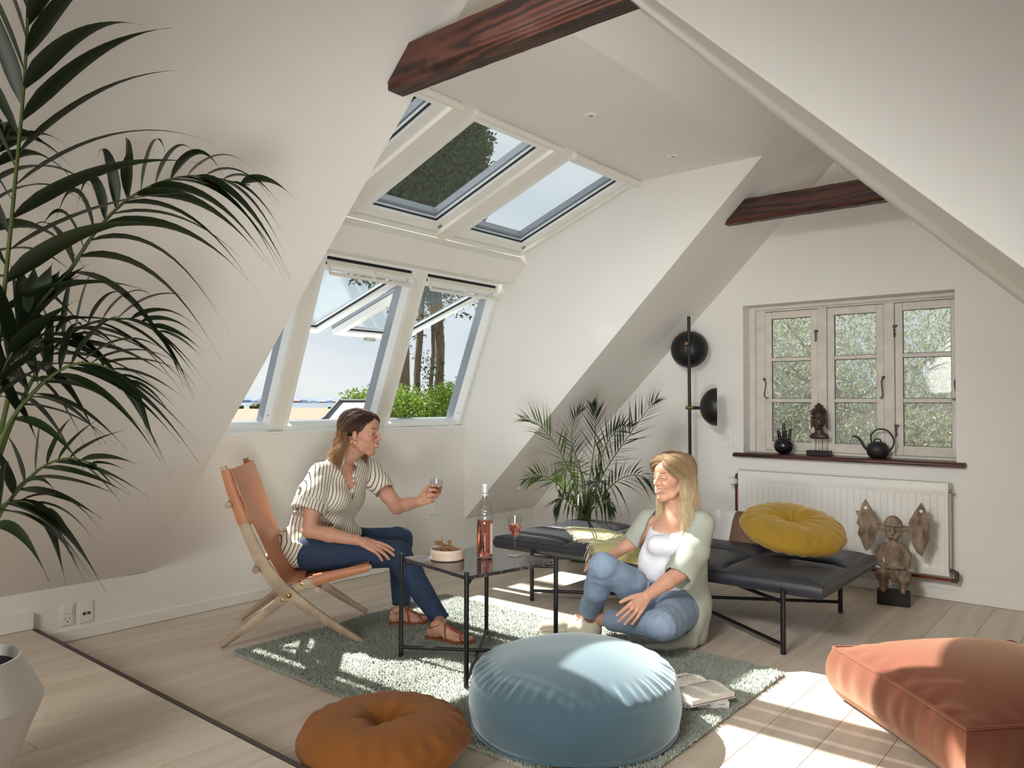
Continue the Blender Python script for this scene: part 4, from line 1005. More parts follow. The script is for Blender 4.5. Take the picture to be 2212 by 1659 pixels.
# pillow, white with a brown band
M['pillow'] = None
def bandmat():
    m, t, p = newmat('cotton_white_and_brown'); n_ = t.nodes; l = t.links; at = n_.new('ShaderNodeAttribute'); at.attribute_name = 'su'
    r = n_.new('ShaderNodeValToRGB'); r.color_ramp.interpolation = 'CONSTANT'; E_ = r.color_ramp.elements
    E_[0].color = srgb(222, 222, 222); E_[1].position = .475; E_[1].color = srgb(108, 80, 64)
    l.new(at.outputs['Fac'], r.inputs[0]); l.new(r.outputs[0], p.inputs['Base Color']); p.inputs['Roughness'].default_value = .7
    tcn = n_.new('ShaderNodeTexCoord'); q = n_.new('ShaderNodeTexNoise'); q.inputs['Scale'].default_value = 60; l.new(tcn.outputs['Object'], q.inputs['Vector'])
    b = n_.new('ShaderNodeBump'); b.inputs['Strength'].default_value = .2; b.inputs['Distance'].default_value = .003; l.new(q.outputs[0], b.inputs['Height']); l.new(b.outputs[0], p.inputs['Normal']); return m
def bagmesh(c, ax, ay, az, hx, hy, hz, n=28, wr=.004, seed=1):
    """pillow: two puffed faces joined along a seam"""
    V = []; S_ = []; F = []
    for sd_ in (1, -1):
        for j in range(n+1):
            for i in range(n+1):
                u, v = 2*i/n-1, 2*j/n-1
                pin = 1-.06*(u*u)*(1-v*v)*0-.05*(1-abs(v))*abs(u)**3
                h = hz*max(0, (1-abs(u)**3.2))**.55*max(0, (1-abs(v)**3.2))**.55*sd_
                q = c+ax*hx*u*(1-.05*(1-abs(v)**2))+ay*hy*v*(1-.05*(1-abs(u)**2))+az*h
                V.append(q); S_.append((u+1)/2)
    w1 = n+1
    for k, sg in ((0, 1), (w1*w1, -1)):
        for j in range(n):
            for i in range(n):
                q = (k+j*w1+i, k+j*w1+i+1, k+(j+1)*w1+i+1, k+(j+1)*w1+i); F.append(q if sg > 0 else q[::-1])
    V = np.array(V); nr = snoise(V, 30, seed)*wr; rim = np.array([1-max(abs(2*(i % w1)/n-1), abs(2*((i//w1) % w1)/n-1))**6 for i in range(len(V))])
    V += np.outer(nr*rim, az)*np.where(np.arange(len(V)) < w1*w1, 1, -1)[:, None]
    return V, np.array(F), np.array(S_)
pc = A(-1.93, 4.42, .50)
pc = PY(1592, 1152, 4.44)
azp = nrm(A(.05, -.86, .5)); axp = nrm(A(1, .04, 0)); ayp = nrm(np.cross(azp, axp))
V, Q, S_ = bagmesh(pc, axp, ayp, azp, .34, .15, .07, wr=.006)
fobj('pillow', V, Q, bandmat(), None, {'su': S_}, label='white and brown banded pillow leaning on the daybed behind the blonde woman', cat='pillow')
# ================================================================== round tufted cushions
def velvet(name, c, sheen=.8, nz=.14, tint=None):
    m, t, p = newmat(name); n_ = t.nodes; l = t.links; tcn = n_.new('ShaderNodeTexCoord')
    q = n_.new('ShaderNodeTexNoise'); q.inputs['Scale'].default_value = 6; q.inputs['Detail'].default_value = 5; l.new(tcn.outputs['Object'], q.inputs['Vector'])
    mr = n_.new('ShaderNodeMapRange'); mr.inputs[1].default_value = .3; mr.inputs[2].default_value = .7; mr.inputs[3].default_value = 1-nz; mr.inputs[4].default_value = 1+nz*.7; l.new(q.outputs[0], mr.inputs[0])
    mx = n_.new('ShaderNodeMix'); mx.data_type = 'RGBA'; mx.blend_type = 'MULTIPLY'; mx.inputs['Factor'].default_value = 1; mx.inputs['A'].default_value = c; l.new(mr.outputs[0], mx.inputs['B'])
    l.new(mx.outputs['Result'], p.inputs['Base Color']); p.inputs['Roughness'].default_value = .8; p.inputs['Specular IOR Level'].default_value = .2
    p.inputs['Sheen Weight'].default_value = sheen; p.inputs['Sheen Roughness'].default_value = .5; p.inputs['Sheen Tint'].default_value = tint or tuple(min(1, v*1.3+.25) for v in c[:3])+(1,)
    q2 = n_.new('ShaderNodeTexNoise'); q2.inputs['Scale'].default_value = 240; l.new(tcn.outputs['Object'], q2.inputs['Vector'])
    b = n_.new('ShaderNodeBump'); b.inputs['Strength'].default_value = .12; b.inputs['Distance'].default_value = .001; l.new(q2.outputs[0], b.inputs['Height']); l.new(b.outputs[0], p.inputs['Normal']); return m
M['ochre'] = velvet('ochre_velvet', srgb(128, 78, 30), .35); M['mustard'] = velvet('mustard_velvet', srgb(150, 118, 34)); M['blue'] = velvet('powder_blue_velvet', srgb(60, 84, 95), 1.0, .08, (.78, .90, .94, 1)); M['rust'] = velvet('rust_velvet', srgb(112, 58, 42), 1.0, .10, (.75, .50, .34, 1))
def roundcushion(Rr, h, seed, folds, Mx, c):
    rg = np.random.default_rng(seed); nr, na = 46, 160; V = []; F = []
    ph = rg.uniform(0, 6.28, 8)
    for sd_ in (1, -1):
        for i in range(nr+1):
            t = i/nr; r_ = math.sin(t*math.pi/2)
            for j in range(na):
                a = 2*math.pi*j/na
                z = h*max(0, 1-r_**2.6)**.5
                pleat = sum(math.cos(folds[k]*a+ph[k]+1.5*r_*math.sin(a*2+ph[k+3])) for k in range(3))/3
                z -= (h*.62)*math.exp(-(r_/.17)**2)+h*.25*math.exp(-(r_/.42)**2)
                z += h*.17*pleat*math.exp(-((r_-.30)/.22)**2)
                z += h*.05*math.cos(23*a+ph[5]+3*r_)*math.exp(-((r_-.9)/.12)**2)
                z = z*(1 if i < nr else 0)
                edge = 1+.012*math.cos(5*a+ph[1])+.010*math.cos(11*a+ph[2])+.006*math.cos(23*a+ph[5])*(r_ > .9)
                V.append((Rr*r_*math.cos(a)*edge, Rr*r_*math.sin(a)*edge, sd_*z*(1 if sd_ > 0 else .8)))
    k0 = (nr+1)*na
    for k, sg in ((0, 1), (k0, -1)):
        for i in range(nr):
            for j in range(na):
                q = (k+i*na+j, k+(i+1)*na+j, k+(i+1)*na+(j+1) % na, k+i*na+(j+1) % na); F.append(q if sg > 0 else q[::-1])
    V = np.array(V)@np.asarray(Mx).T+c; return V, np.array(F)
def seam(Rr, Mx, c, r_=.004):
    a = np.linspace(0, 2*math.pi, 90); return [np.asarray(c)+np.asarray(Mx)@A(Rr*math.cos(t), Rr*math.sin(t), 0) for t in a]
cc = A(-1.955, 1.700, .092)
T_ = thing('round_cushion', 'ochre velvet round cushion with pale button on the floor in the foreground', 'cushion', cc*A(1, 1, 0))
V, Q = roundcushion(.285, .098, 3, (3, 5, 7), np.eye(3), cc); fobj('cushion_cover', V, Q, M['ochre'], T_)
m = MB(); m.ball(cc+A(0, 0, .016), (.020, .020, .007), 20); m.obj('button', mat('pale_pink_button', srgb(206, 172, 152), .6, noise=(40, .1)), T_)
# mustard cushion leaning on the pillow
cm = PY(1712, 1143, 4.18)
e1 = nrm(A(.95, -.05, -.22)); n1 = nrm(A(.16, -.20, .95)); n1 = nrm(n1-e1*(n1@e1)); e2 = np.cross(n1, e1)
Mx = np.stack([e1, e2, n1], 1)
T_ = thing('round_cushion', 'mustard yellow velvet round cushion with red button on the daybed', 'cushion', cm)
V, Q = roundcushion(.275, .088, 9, (4, 7, 10), Mx, cm); fobj('cushion_cover', V, Q, M['mustard'], T_)
m = MB(); m.ball(cm+n1*.016, (.014, .014, .006), 16, R3=Mx); m.obj('button', mat('dark_red_button', srgb(150, 50, 40), .6, noise=(40, .1)), T_)
# ================================================================== blue pouf
pc0 = A(-1.647, 2.351, 0); PR_ = .378
T_ = thing('round_pouf', 'large round powder blue velvet pouf in the foreground', 'pouf', pc0)
def pouf():
    V = []; F = []; na = 220; prof = []
    for i in range(26): t = i/25; r_ = math.sin(t*math.pi/2*.985); prof.append((r_*.985, .205+.098*max(0, (1-(r_)**2.3))**.8, 'top', r_))
    prof += [(1.0, .196, 's', 1), (.995, .190, 's', 1)]
    for i in range(1, 12): t = i/11; prof.append((.995+.035*math.sin(t*math.pi), .19-.158*t, 'side', t))
    prof += [(.985, .030, 's', 0), (.96, .026, 's', 0), (.7, .020, 'b', 0), (0.001, .019, 'b', 0)]
    for r_, z, kd, t in prof:
        for j in range(na):
            a = 2*math.pi*j/na; dr = dz = 0
            if kd == 'top':
                g = math.exp(-((t-.93)/.09)**2); dz = -.0045*g*(math.cos(55*a+2*math.sin(7*a))+.6*math.cos(31*a+1)); dz += .003*math.sin(3*a+t*4)*t
            if kd == 'side': dr = .006*math.sin(3*a+1)*math.sin(t*3.1)+.002*math.cos(55*a)*math.exp(-(t/.12)**2)
            V.append((pc0[0]+PR_*(r_+dr)*math.cos(a), pc0[1]+PR_*(r_+dr)*math.sin(a), z+dz))
    k = len(prof); F = [(i*na+j, (i+1)*na+j, (i+1)*na+(j+1) % na, i*na+(j+1) % na) for i in range(k-1) for j in range(na)]
    return np.array(V), np.array(F)
V, Q = pouf(); fobj('pouf_cover', V, Q, M['blue'], T_)
m = MB(); a = np.linspace(0, 2*math.pi, 120)
m.tube([pc0+A(PR_*1.0*math.cos(t), PR_*1.0*math.sin(t), .030+.004*math.sin(5*t)) for t in a], .006, 8); m.obj('piping', M['blue'], T_)
# ================================================================== rust pouf
rc = (A(-.995, 3.25), A(-.434, 2.70)); ru = rc[1]-rc[0]; RL = np.linalg.norm(ru); ru = nrm(np.append(ru, 0)); rv = A(-ru[1], ru[0], 0)
T_ = thing('square_pouf', 'large square rust orange velvet floor pouf at the right edge', 'pouf', A(rc[0][0], rc[0][1], 0))
def sqpouf():
    n = 44; V = []; F = []; RH = .205; L = RL; W_ = RL
    def pos(u, v, z, bul=0): return A(rc[0][0], rc[0][1], 0)+ru*(u*L)+rv*(v*W_)+A(0, 0, z)
    def edge(u, v):   # pulled-in sides between the corners
        cu, cv = 2*u-1, 2*v-1; s = .965+.035*0
        return .5+.5*cu*(1-.025*(1-cv**2)), .5+.5*cv*(1-.025*(1-cu**2))
    for j in range(n+1):
        for i in range(n+1):
            u, v = edge(i/n, j/n); cu, cv = 2*i/n-1, 2*j/n-1
            d = max(0, 1-abs(cu)**2.6)**.75*max(0, 1-abs(cv)**2.6)**.75
            w_ = .004*math.sin(26*cv+5*cu)*math.exp(-((abs(cu)-.93)/.08)**2)+.004*math.sin(26*cu+4*cv)*math.exp(-((abs(cv)-.93)/.08)**2)
            V.append(pos(u, v, RH+.095*d+w_*min(1, d*8)))
    w1 = n+1; F = [(j*w1+i, j*w1+i+1, (j+1)*w1+i+1, (j+1)*w1+i) for j in range(n) for i in range(n)]
    bd = [(i, 0) for i in range(n+1)]+[(n, j) for j in range(1, n+1)]+[(i, n) for i in range(n-1, -1, -1)]+[(0, j) for j in range(n-1, 0, -1)]
    bd2 = []
    prev = [j*w1+i for i, j in bd]; nb = len(bd); nlev = 12
    for k in range(1, nlev+1):
        t = k/nlev; ids = []
        for q, (i, j) in enumerate(bd):
            u, v = edge(i/n, j/n); s = q/nb*2*math.pi; cu, cv = u-.5, v-.5
            out = .045*math.sin(t*math.pi)*(1-.5*t); wr = .006*math.sin(q*1.15+1.2*math.sin(q*.23)+t*2)*math.sin(math.pi*min(1, t*1.3))
            du_ = (out+wr) if abs(u-.5) > .47 else 0; dv_ = (out+wr) if abs(v-.5) > .47 else 0
            ids.append(len(V)); V.append(pos(u+math.copysign(du_, cu)/L*(.55), v+math.copysign(dv_, cv)/W_*(.55), RH*(1-t)+.008*(t)+ (0)))
            if t > .8:
                sh = (t-.8)/.2*.06; V[-1] = V[-1]-ru*math.copysign(sh*abs(2*cu), cu)*L*.5-rv*math.copysign(sh*abs(2*cv), cv)*W_*.5
        F += [(prev[i], ids[i], ids[(i+1) % nb], prev[(i+1) % nb]) for i in range(nb)]; prev = ids
    F.append(tuple(prev))
    m = MB(); m.add(V, F); rim = [V[j*w1+i] for i, j in bd]+[V[0]]
    return m, rim
m, rim = sqpouf(); m.obj('pouf_cover', M['rust'], T_, smooth=80)
m = MB(); m.tube([p+A(0, 0, .002) for p in rim], .0055, 8); m.obj('piping', M['rust'], T_)
# ================================================================== books
M['paper'] = mat('book_paper', srgb(224, 218, 206), .8, noise=(40, .05)); M['cover'] = mat('white_book_cover', srgb(216, 214, 210), .45, noise=(14, .04)); M['ink'] = mat('black_ink', srgb(38, 36, 38), .7, noise=(60, .1))
b0 = PZ(1576, 1531, RZ); b1 = PZ(1466, 1531, RZ)
bu = nrm((b1-b0)*A(1, 1, 0)); bv = nrm(A(bu[1], -bu[0], 0)); 
if bv[1] < 0: bv = -bv
T_ = thing('closed_book', 'thick white closed book lying under the open book on the rug', 'book', b0)
BL, BW, BH = .235, .165, .026
def ob(m, u0, u1, v0, v1, z0, z1, base=b0, mi=0):
    c = base+bu*(u0+u1)/2+bv*(v0+v1)/2+A(0, 0, (z0+z1)/2-base[2]*0); c[2] = (z0+z1)/2
    m.obox(c, bu*(u1-u0)/2, bv*(v1-v0)/2, A(0, 0, (z1-z0)/2), mi)
m = MB(); ob(m, 0, BL, 0, BW, RZ, RZ+.0025); ob(m, 0, BL, 0, BW, RZ+BH-.0025, RZ+BH); ob(m, 0, BL, 0, .0025, RZ+.0025, RZ+BH-.0025); m.obj('cover', M['cover'], T_, bevel=.001, smooth=0)
m = MB(); ob(m, .003, BL-.003, .004, BW-.004, RZ+.0026, RZ+BH-.0026); m.obj('page_block', M['paper'], T_, smooth=0)
def booktext(s, size, uc, zc, name='lettering'):
    v, f = textmesh(s, size, .0002); V = []
    for x, y, z in v: V.append(b0+bu*(uc+x)-bv*(z+.0003)+A(0, 0, zc-b0[2]-y))
    mm = MB(); mm.add(V, [q[::-1] for q in f]); mm.obj(name, M['ink'], T_, smooth=0)
booktext('ROCK THE SHACK', .019, .155, RZ+BH/2); booktext('gestalten', .0075, .030, RZ+BH*.62)
m = MB(); ob(m, .03, BL-.03, BW-.07, BW-.01, RZ+BH, RZ+BH+.0006); m.obj('cover_picture', mat('grey_cover_print', srgb(120, 122, 128), .5, noise=(20, .3)), T_, smooth=0)
# open book on top, spine roughly across the view
ob0 = PZ(1490, 1462, RZ+BH+.012); 
T_ = thing('open_book', 'thick open paperback lying face up on the closed white book', 'book', ob0)
sp = nrm((PZ(1520, 1440, .06)-PZ(1462, 1470, .06))*A(1, 1, 0)) # along the text rows
g0 = PZ(1445, 1487, RZ+BH+.02); g1 = PZ(1556, 1464, RZ+BH+.02)
spd = nrm((g1-g0)*A(1, 1, 0)); pg = nrm(A(-spd[1], spd[0], 0))
if pg[1] < 0: pg = -pg
gc = (g0+g1)/2-spd*.035; zb = RZ+BH+.001; HL = .105
def pageblock(sg, wd, th0, th1):
    V = []; n = 14
    for side_ in (-1, 1):
        for i in range(n+1):
            t = i/n; top = th0+(th1-th0)*t+.014*math.sin(min(1, t*1.2)*math.pi)*(1-.3*t)-.006*math.exp(-(t/.06)**2)*0
            bend = -.000*t
            for z in (0.0, top): V.append(gc+pg*sg*wd*t+spd*HL*side_+A(0, 0, zb-gc[2]+z+(.006*t*t if sg < 0 else 0)))
    k = 2*(n+1); F = []
    for i in range(n):
        a = 2*i; F += [(a+1, a+3, k+a+3, k+a+1), (a, k+a, k+a+2, a+2), (a, a+2, a+3, a+1), (k+a, k+a+1, k+a+3, k+a+2)]
    F += [(0, 1, k+1, k), (2*n, k+2*n, k+2*n+1, 2*n+1)]
    if sg < 0: F = [q[::-1] for q in F]
    m = MB(); m.add(V, F); return m
pageblock(-1, .15, .020, .016).obj('page_block', M['paper'], T_, smooth=50); pageblock(1, .14, .012, .006).obj('page_block', M['paper'], T_, smooth=50)
m = MB(); c = gc.copy(); c[2] = zb; m.obox(c-pg*.0+A(0, 0, .0), spd*(HL+.003), pg*.15, A(0, 0, .0012)); m.obj('cover', M['cover'], T_, smooth=0)
m = MB(); rr = random.Random(6)       # rows of print
for sg, wd, th0, th1 in ((-1, .15, .020, .016), (1, .14, .012, .006)):
    for r_ in range(16):
        t = .14+.045*r_; 
        if t > .9: break
        top = th0+(th1-th0)*t+.014*math.sin(min(1, t*1.2)*math.pi)*(1-.3*t)
        x = -.082
        ragged = sg > 0
        while x < .08:
            wl = rr.uniform(.006, .018)
            if ragged and rr.random() < .35: x += wl+.004; continue
            e = min(x+wl, .084); c = gc+pg*sg*wd*t+spd*((x+e)/2); c[2] = zb+top+.0004+(.006*t*t if sg < 0 else 0)
            m.obox(c, spd*(e-x)/2, pg*.0009, A(0, 0, .0002)); x = e+.0035
m.obj('printed_text', mat('grey_print', srgb(120, 116, 112), .8, noise=(60, .1)), T_, kind='stuff', smooth=0)
# ================================================================== palms
M['palm'] = leafmat('dark_palm_leaf', srgb(34, 46, 24), .42, .10, .3)  # darker base colour stands in for the leaves being unlit
M['palm2'] = leafmat('bright_palm_leaf', srgb(80, 104, 40), .4, .35, .3)
M['stemg'] = mat('green_stem', srgb(78, 92, 44), .5, noise=(20, .15))
def leaflet(m, b, d, L, wd, droop, n=8, curl=0, ref=None):
    """folded tapering leaf blade"""
    d = nrm(d); g = A(0, 0, -1); V = []
    pts = [b+d*L*t+g*droop*L*t**2.2 for t in np.linspace(0, 1, n+1)]
    for i, p in enumerate(pts):
        t = i/n; tg = nrm(pts[min(n, i+1)]-pts[max(0, i-1)])
        sd_ = np.cross(tg, A(0, 0, 1) if ref is None else ref); sd_ = nrm(sd_) if np.linalg.norm(sd_) > .05 else A(1, 0, 0)
        if curl: sd_ = sd_*math.cos(curl)+np.cross(tg, sd_)*math.sin(curl)
        up_ = np.cross(sd_, tg); w_ = wd*min(1, .18+(t/.16)**.8)*(math.sin(math.pi*min(1, (t+.10)/1.0)**.62)**.8 if t < 1 else 0)*(1-t**3)+.0006
        V += [p-sd_*w_+up_*w_*.28, p, p+sd_*w_+up_*w_*.28]
    F = []
    for i in range(n):
        for k in (0, 1): F.append((3*i+k, 3*i+k+1, 3*i+k+4, 3*i+k+3))
    m.add(V, F)
def frond(root, name, pts, n, L0, wd, up, droop, mat_, rr, rad=(.006, .002), start=.25, fan=1.0, sides=(1, -1), separate=True, nseg=12, side_ref=None, tipw=.5):
    q = smoothpts(pts, 30); T = np.gradient(q, axis=0); T /= np.linalg.norm(T, axis=1)[:, None]
    m = MB(); m.tube(q, np.linspace(rad[0], rad[1], 30), 6); fr = m.obj('frond', M['stemg'], root)
    mm = MB()
    for s in sides:
        for i in range(n):
            t = start+(1-start)*(i+.5*(s > 0))/n; t = min(t, .999); f = t*29; k = int(f); b = q[k]+(q[min(29, k+1)]-q[k])*(f-k); tg = T[k]
            sd_ = np.cross(tg, A(0, 0, 1)) if side_ref is None else np.asarray(side_ref, float)-tg*(tg@side_ref)
            sd_ = nrm(sd_)*s; ph = (t-start)/(1-start)
            d = nrm(sd_*(1.0-.55*ph)*fan+tg*(.55+.8*ph)+A(0, 0, up)+np.array([rr.uniform(-.12, .12) for _ in range(3)]))
            L = L0*(.62+.75*math.sin(math.pi*min(1, ph*.9+.12)))*rr.uniform(.88, 1.1)*(1-.35*ph)
            if separate:
                m1 = MB(); leaflet(m1, b, d, L, wd*rr.uniform(.85, 1.15), droop*rr.uniform(.7, 1.25), nseg, curl=rr.uniform(-.5, .5)); m1.obj('leaflet', mat_, fr, smooth=180)
            else: leaflet(mm, b, d, L, wd*rr.uniform(.85, 1.15), droop*rr.uniform(.6, 1.4), nseg, curl=rr.uniform(-.5, .5))
    if not separate: mm.obj('leaflets', mat_, fr, smooth=180, kind='stuff')
rr = random.Random(21)
pb = P(-95, 1640, 2.12); pb[2] = ZP
palm = thing('potted_palm', 'tall dark green palm in the pale faceted planter at the left edge', 'palm', pb)
# planter
M['planter'] = mat('pale_grey_ceramic', srgb(206, 204, 200), .35, noise=(5, .04), spec=.4)
pc_ = P(-95, 1640, 2.12); pc_[2] = ZP
def zat(py, d): return 1.2-(py-868)/FPX*d
zr0, zr1 = zat(1432, 2.12), zat(1530, 2.12)
m = MB(); m.lathe([(0, 0), (.11, 0), (.115, .01), (.206, zr1-ZP-.004), (.208, zr1-ZP+.004), (.150, zr0-ZP), (.143, zr0-ZP), (.140, zr0-ZP-.03), (0, zr0-ZP-.035)], pc_, 40)
pot_ = m.obj('planter', M['planter'], palm, smooth=30)
m = MB(); m.lathe([(.1405, zr0-ZP-.03), (.1405, zr0-ZP-.034), (0, zr0-ZP-.0335)], pc_, 30); m.obj('soil', mat('dark_soil', srgb(40, 36, 38), .9, noise=(60, .3)), palm)
st0 = pc_+A(0, 0, zr0-ZP-.03)
Wp = lambda *a: [P(*q) for q in a]
SR = -FW    # leaflets spread broadside
fr_ = [  # points (px,py,depth), count, length, width, up, droop
 (Wp((-12, 820, 1.95), (10, 620, 1.85), (32, 400, 1.75), (52, 180, 1.66), (62, -30, 1.60), (60, -180, 1.56)), 15, .46, .021, .30, .34, .05, RT),
 (Wp((60, 700, 1.98), (140, 600, 1.98), (215, 490, 2.0), (300, 415, 2.03), (410, 380, 2.06), (540, 400, 2.10)), 13, .33, .019, .26, .85, .22, UP),
 (Wp((-5, 1000, 2.0), (50, 860, 1.98), (110, 760, 1.98), (190, 700, 2.0), (290, 690, 2.02), (350, 720, 2.04)), 13, .25, .016, .10, .55, .2, UP),
 (Wp((0, 960, 1.9), (70, 850, 1.88), (150, 790, 1.88), (220, 790, 1.9), (290, 830, 1.92)), 12, .25, .016, .06, .55, .1, UP),
 (Wp((-10, 1130, 2.0), (30, 1070, 1.98), (90, 1010, 1.98), (150, 990, 2.0), (210, 1005, 2.02)), 8, .20, .015, .10, .3, .2, UP),
 (Wp((-30, 900, 1.86), (10, 800, 1.84), (40, 730, 1.84), (75, 670, 1.86), (110, 640, 1.88)), 10, .23, .024, .75, .18, .0, RT),
 (Wp((-40, 1190, 1.92), (-12, 1110, 1.9), (20, 1085, 1.9), (60, 1085, 1.92), (100, 1110, 1.94)), 7, .21, .020, .0, .8, .0, UP),
 (Wp((-60, 700, 2.0), (-40, 560, 1.95), (-20, 420, 1.9), (-5, 330, 1.85), (20, 290, 1.82)), 9, .30, .018, .1, .7, .1, RT),
 (Wp((-20, 900, 1.95), (10, 830, 1.93), (60, 760, 1.92), (120, 720, 1.93), (180, 725, 1.95)), 9, .22, .020, .1, .8, .1, UP),
]
for i, (pts, n_, L0, wd, up_, dr, st_, sref) in enumerate(fr_):
    base = st0+A(rr.uniform(-.05, .06), rr.uniform(-.05, .05), 0)
    pts = [base, base*.5+pts[0]*.5+A(0, 0, .03)]+pts; K = 2/(len(pts)-1)
    frond(palm, 'frond', pts, n_, L0, wd, up_, dr, M['palm'], rr, (.0075, .0018), start=K+(1-K)*st_, side_ref=sref, separate=True)
# small bright palm behind the daybed
q0 = PY(1262, 1112, 4.85); q0b = q0*A(1, 1, 0)
palm2 = thing('potted_palm', 'bushy green palm between the daybed and the sloping wall', 'palm', q0b)
m = MB(); m.lathe([(0, 0), (.11, 0), (.15, .20), (.155, .22), (.145, .22), (.14, .19), (0, .185)], q0b, 32); m.obj('planter', mat('dark_grey_pot', srgb(60, 60, 62), .6, noise=(20, .1)), palm2)
m = MB()
for k in range(26):
    a = rr.uniform(0, 6.28); e = q0b+A(.05*math.cos(a), .05*math.sin(a), rr.uniform(.34, .5)); m.tube([q0b+A(.03*math.cos(a), .03*math.sin(a), .17), e, e+A(.05*math.cos(a), .05*math.sin(a), .08)], [.012, .008, .003], 5)
m.obj('stem_cluster', M['stemg'], palm2, kind='stuff')
def F2(lst, n_, L, up_=.12, dr=.12, sref=None, mt='palm2', w_=.0062):
    frond(palm2, 'frond', [q0b+A(0, 0, .2), q0b+A(0, 0, .34)]+[P(*q) for q in lst], n_, L, w_, up_, dr, M[mt], rr, (.006, .0012), start=.34, separate=False, nseg=5, side_ref=sref)
F2([(1240, 1040, 4.9), (1200, 960, 4.85), (1160, 915, 4.8), (1128, 905, 4.75)], 24, .19, .16, .05, UP)
F2([(1300, 1030, 4.95), (1345, 960, 4.95), (1395, 890, 4.95), (1420, 862, 4.95)], 26, .19, .1, .06, UP, 'palm')
F2([(1262, 1040, 4.8), (1240, 1000, 4.5), (1225, 1010, 4.25), (1200, 1040, 4.1)], 24, .17, .1, .2, RT)
F2([(1220, 1060, 4.8), (1180, 1030, 4.7), (1150, 1030, 4.6), (1130, 1038, 4.55)], 20, .13, .1, .1, UP)
F2([(1310, 1060, 4.9), (1350, 1030, 4.8), (1390, 1030, 4.7), (1420, 1055, 4.65)], 20, .17, .0, .35, UP, 'palm')
F2([(1275, 1030, 4.95), (1285, 950, 4.95), (1285, 900, 4.9), (1280, 875, 4.85)], 20, .17, .3, .05, RT, 'palm')
F2([(1235, 1090, 4.75), (1215, 1075, 4.6), (1205, 1090, 4.5), (1200, 1100, 4.45)], 14, .12, .0, .3, UP, 'palm')
F2([(1300, 1090, 4.75), (1310, 1080, 4.6), (1318, 1090, 4.5), (1325, 1100, 4.45)], 14, .12, .0, .3, UP, 'palm')
F2([(1290, 1020, 4.9), (1310, 960, 4.8), (1335, 930, 4.7), (1370, 920, 4.6)], 20, .17, .1, .15, UP, 'palm')
F2([(1255, 1020, 4.9), (1235, 960, 4.95), (1240, 910, 5.0), (1260, 880, 5.02)], 20, .16, .2, .1, RT, 'palm')
F2([(1270, 1060, 4.7), (1285, 1040, 4.45), (1290, 1050, 4.3), (1285, 1080, 4.2)], 16, .13, .1, .3, RT, 'palm')
# ================================================================== floor lamp
M['lampblack'] = mat('matt_black_metal', srgb(22, 22, 24), .42, .1, noise=(50, .08), spec=.5)
LY = 5.06; lp = lambda px, py, y=LY: PY(px, py, y)
l0 = lp(1492, 985); lx = l0[0]
lamp = thing('floor_lamp', 'black floor lamp with two dome shades beside the gable window', 'lamp', (lx, LY, 0))
m = MB(); m.cyl((lx, LY, .02), (lx-.012, LY, 1.82), .0115, 14); m.obj('pole', M['lampblack'], lamp)
m = MB(); m.lathe([(0, 0), (.13, 0), (.13, .012), (.012, .02), (0, .02)], (lx, LY, 0), 40); m.obj('base', M['lampblack'], lamp)
def dome(c, ax, R_, par=None):
    m = MB(); pr = [(R_*math.sin(t), -R_*.88*math.cos(t)) for t in np.linspace(0, math.pi/2, 16)]
    pr2 = [((R_-.004)*math.sin(t), -(R_*.88-.004)*math.cos(t)) for t in np.linspace(math.pi/2, 0, 16)]
    m.lathe(pr+pr2, c, 48, axis=ax); return m.obj('lamp_shade', M['lampblack'], lamp, smooth=60)
c1_ = lp(1489.5, 755, LY+.105); dome(c1_, nrm(A(-.30, 1, -.03)), .136)
m = MB(); k1 = lp(1487.5, 743); m.cyl(k1-A(0, .04, 0), k1+A(0, .015, 0), .0135, 18); m.obj('knob', M['brass'], lamp, bevel=.002)
c2_ = lp(1549, 879) ; c2_ = A(c2_[0], LY, c2_[2]); dome(c2_, nrm(A(.909, .417, 0)), .134)
m = MB(); k2 = lp(1491, 881); m.cyl(A(lx-.036, LY, k2[2]), A(lx+.028, LY, k2[2]), .0135, 18); m.obj('knob', M['brass'], lamp, bevel=.002)
m = MB(); m.cyl(A(lx+.028, LY, k2[2]), A(c2_[0]-.105, LY, k2[2]), .012, 14); m.obj('lamp_arm', M['lampblack'], lamp)
m = MB(); m.cyl(k1+A(0, .01, 0), A(k1[0], c1_[1]-.105, k1[2]), .012, 14); m.obj('lamp_arm', M['lampblack'], lamp)
# ================================================================== radiator
M['radw'] = mat('white_radiator_enamel', srgb(228, 226, 220), .35, noise=(5, .015), spec=.5)
rx0, rx1, rz0, rz1 = -2.232, -.918, .165, .715; ry = 5.235
rad = thing('radiator', 'white ribbed panel radiator on the gable wall under the window', 'radiator', ((rx0+rx1)/2, ry, rz0))
def ribpanel(y, n=33, face=1):
    V = []; F = []; nx = n*6; zs = [rz0, rz0+.03, rz0+.05, rz0+.075, rz1-.085, rz1-.06, rz1-.035, rz1]
    for i in range(nx+1):
        t = i/nx; x = rx0+(rx1-rx0)*t; ph = t*n; c = .5-.5*math.cos(2*math.pi*(ph % 1)); edge = 1 if .012 < t < .988 else 0
        for k, z in enumerate(zs):
            dpt = .015*(1-c)**.6*edge if 2 < k < 5 else (.0)
            if k in (0, 7): dpt = .003
            V.append((x, y+(dpt if k not in (2, 5) else 0), z))
    kz = len(zs); F = [(i*kz+k, (i+1)*kz+k, (i+1)*kz+k+1, i*kz+k+1) for i in range(nx) for k in range(kz-1)]
    m = MB(); m.add(V, F); return m
o = ribpanel(ry-.04).obj('front_panel', M['radw'], rad, smooth=40)
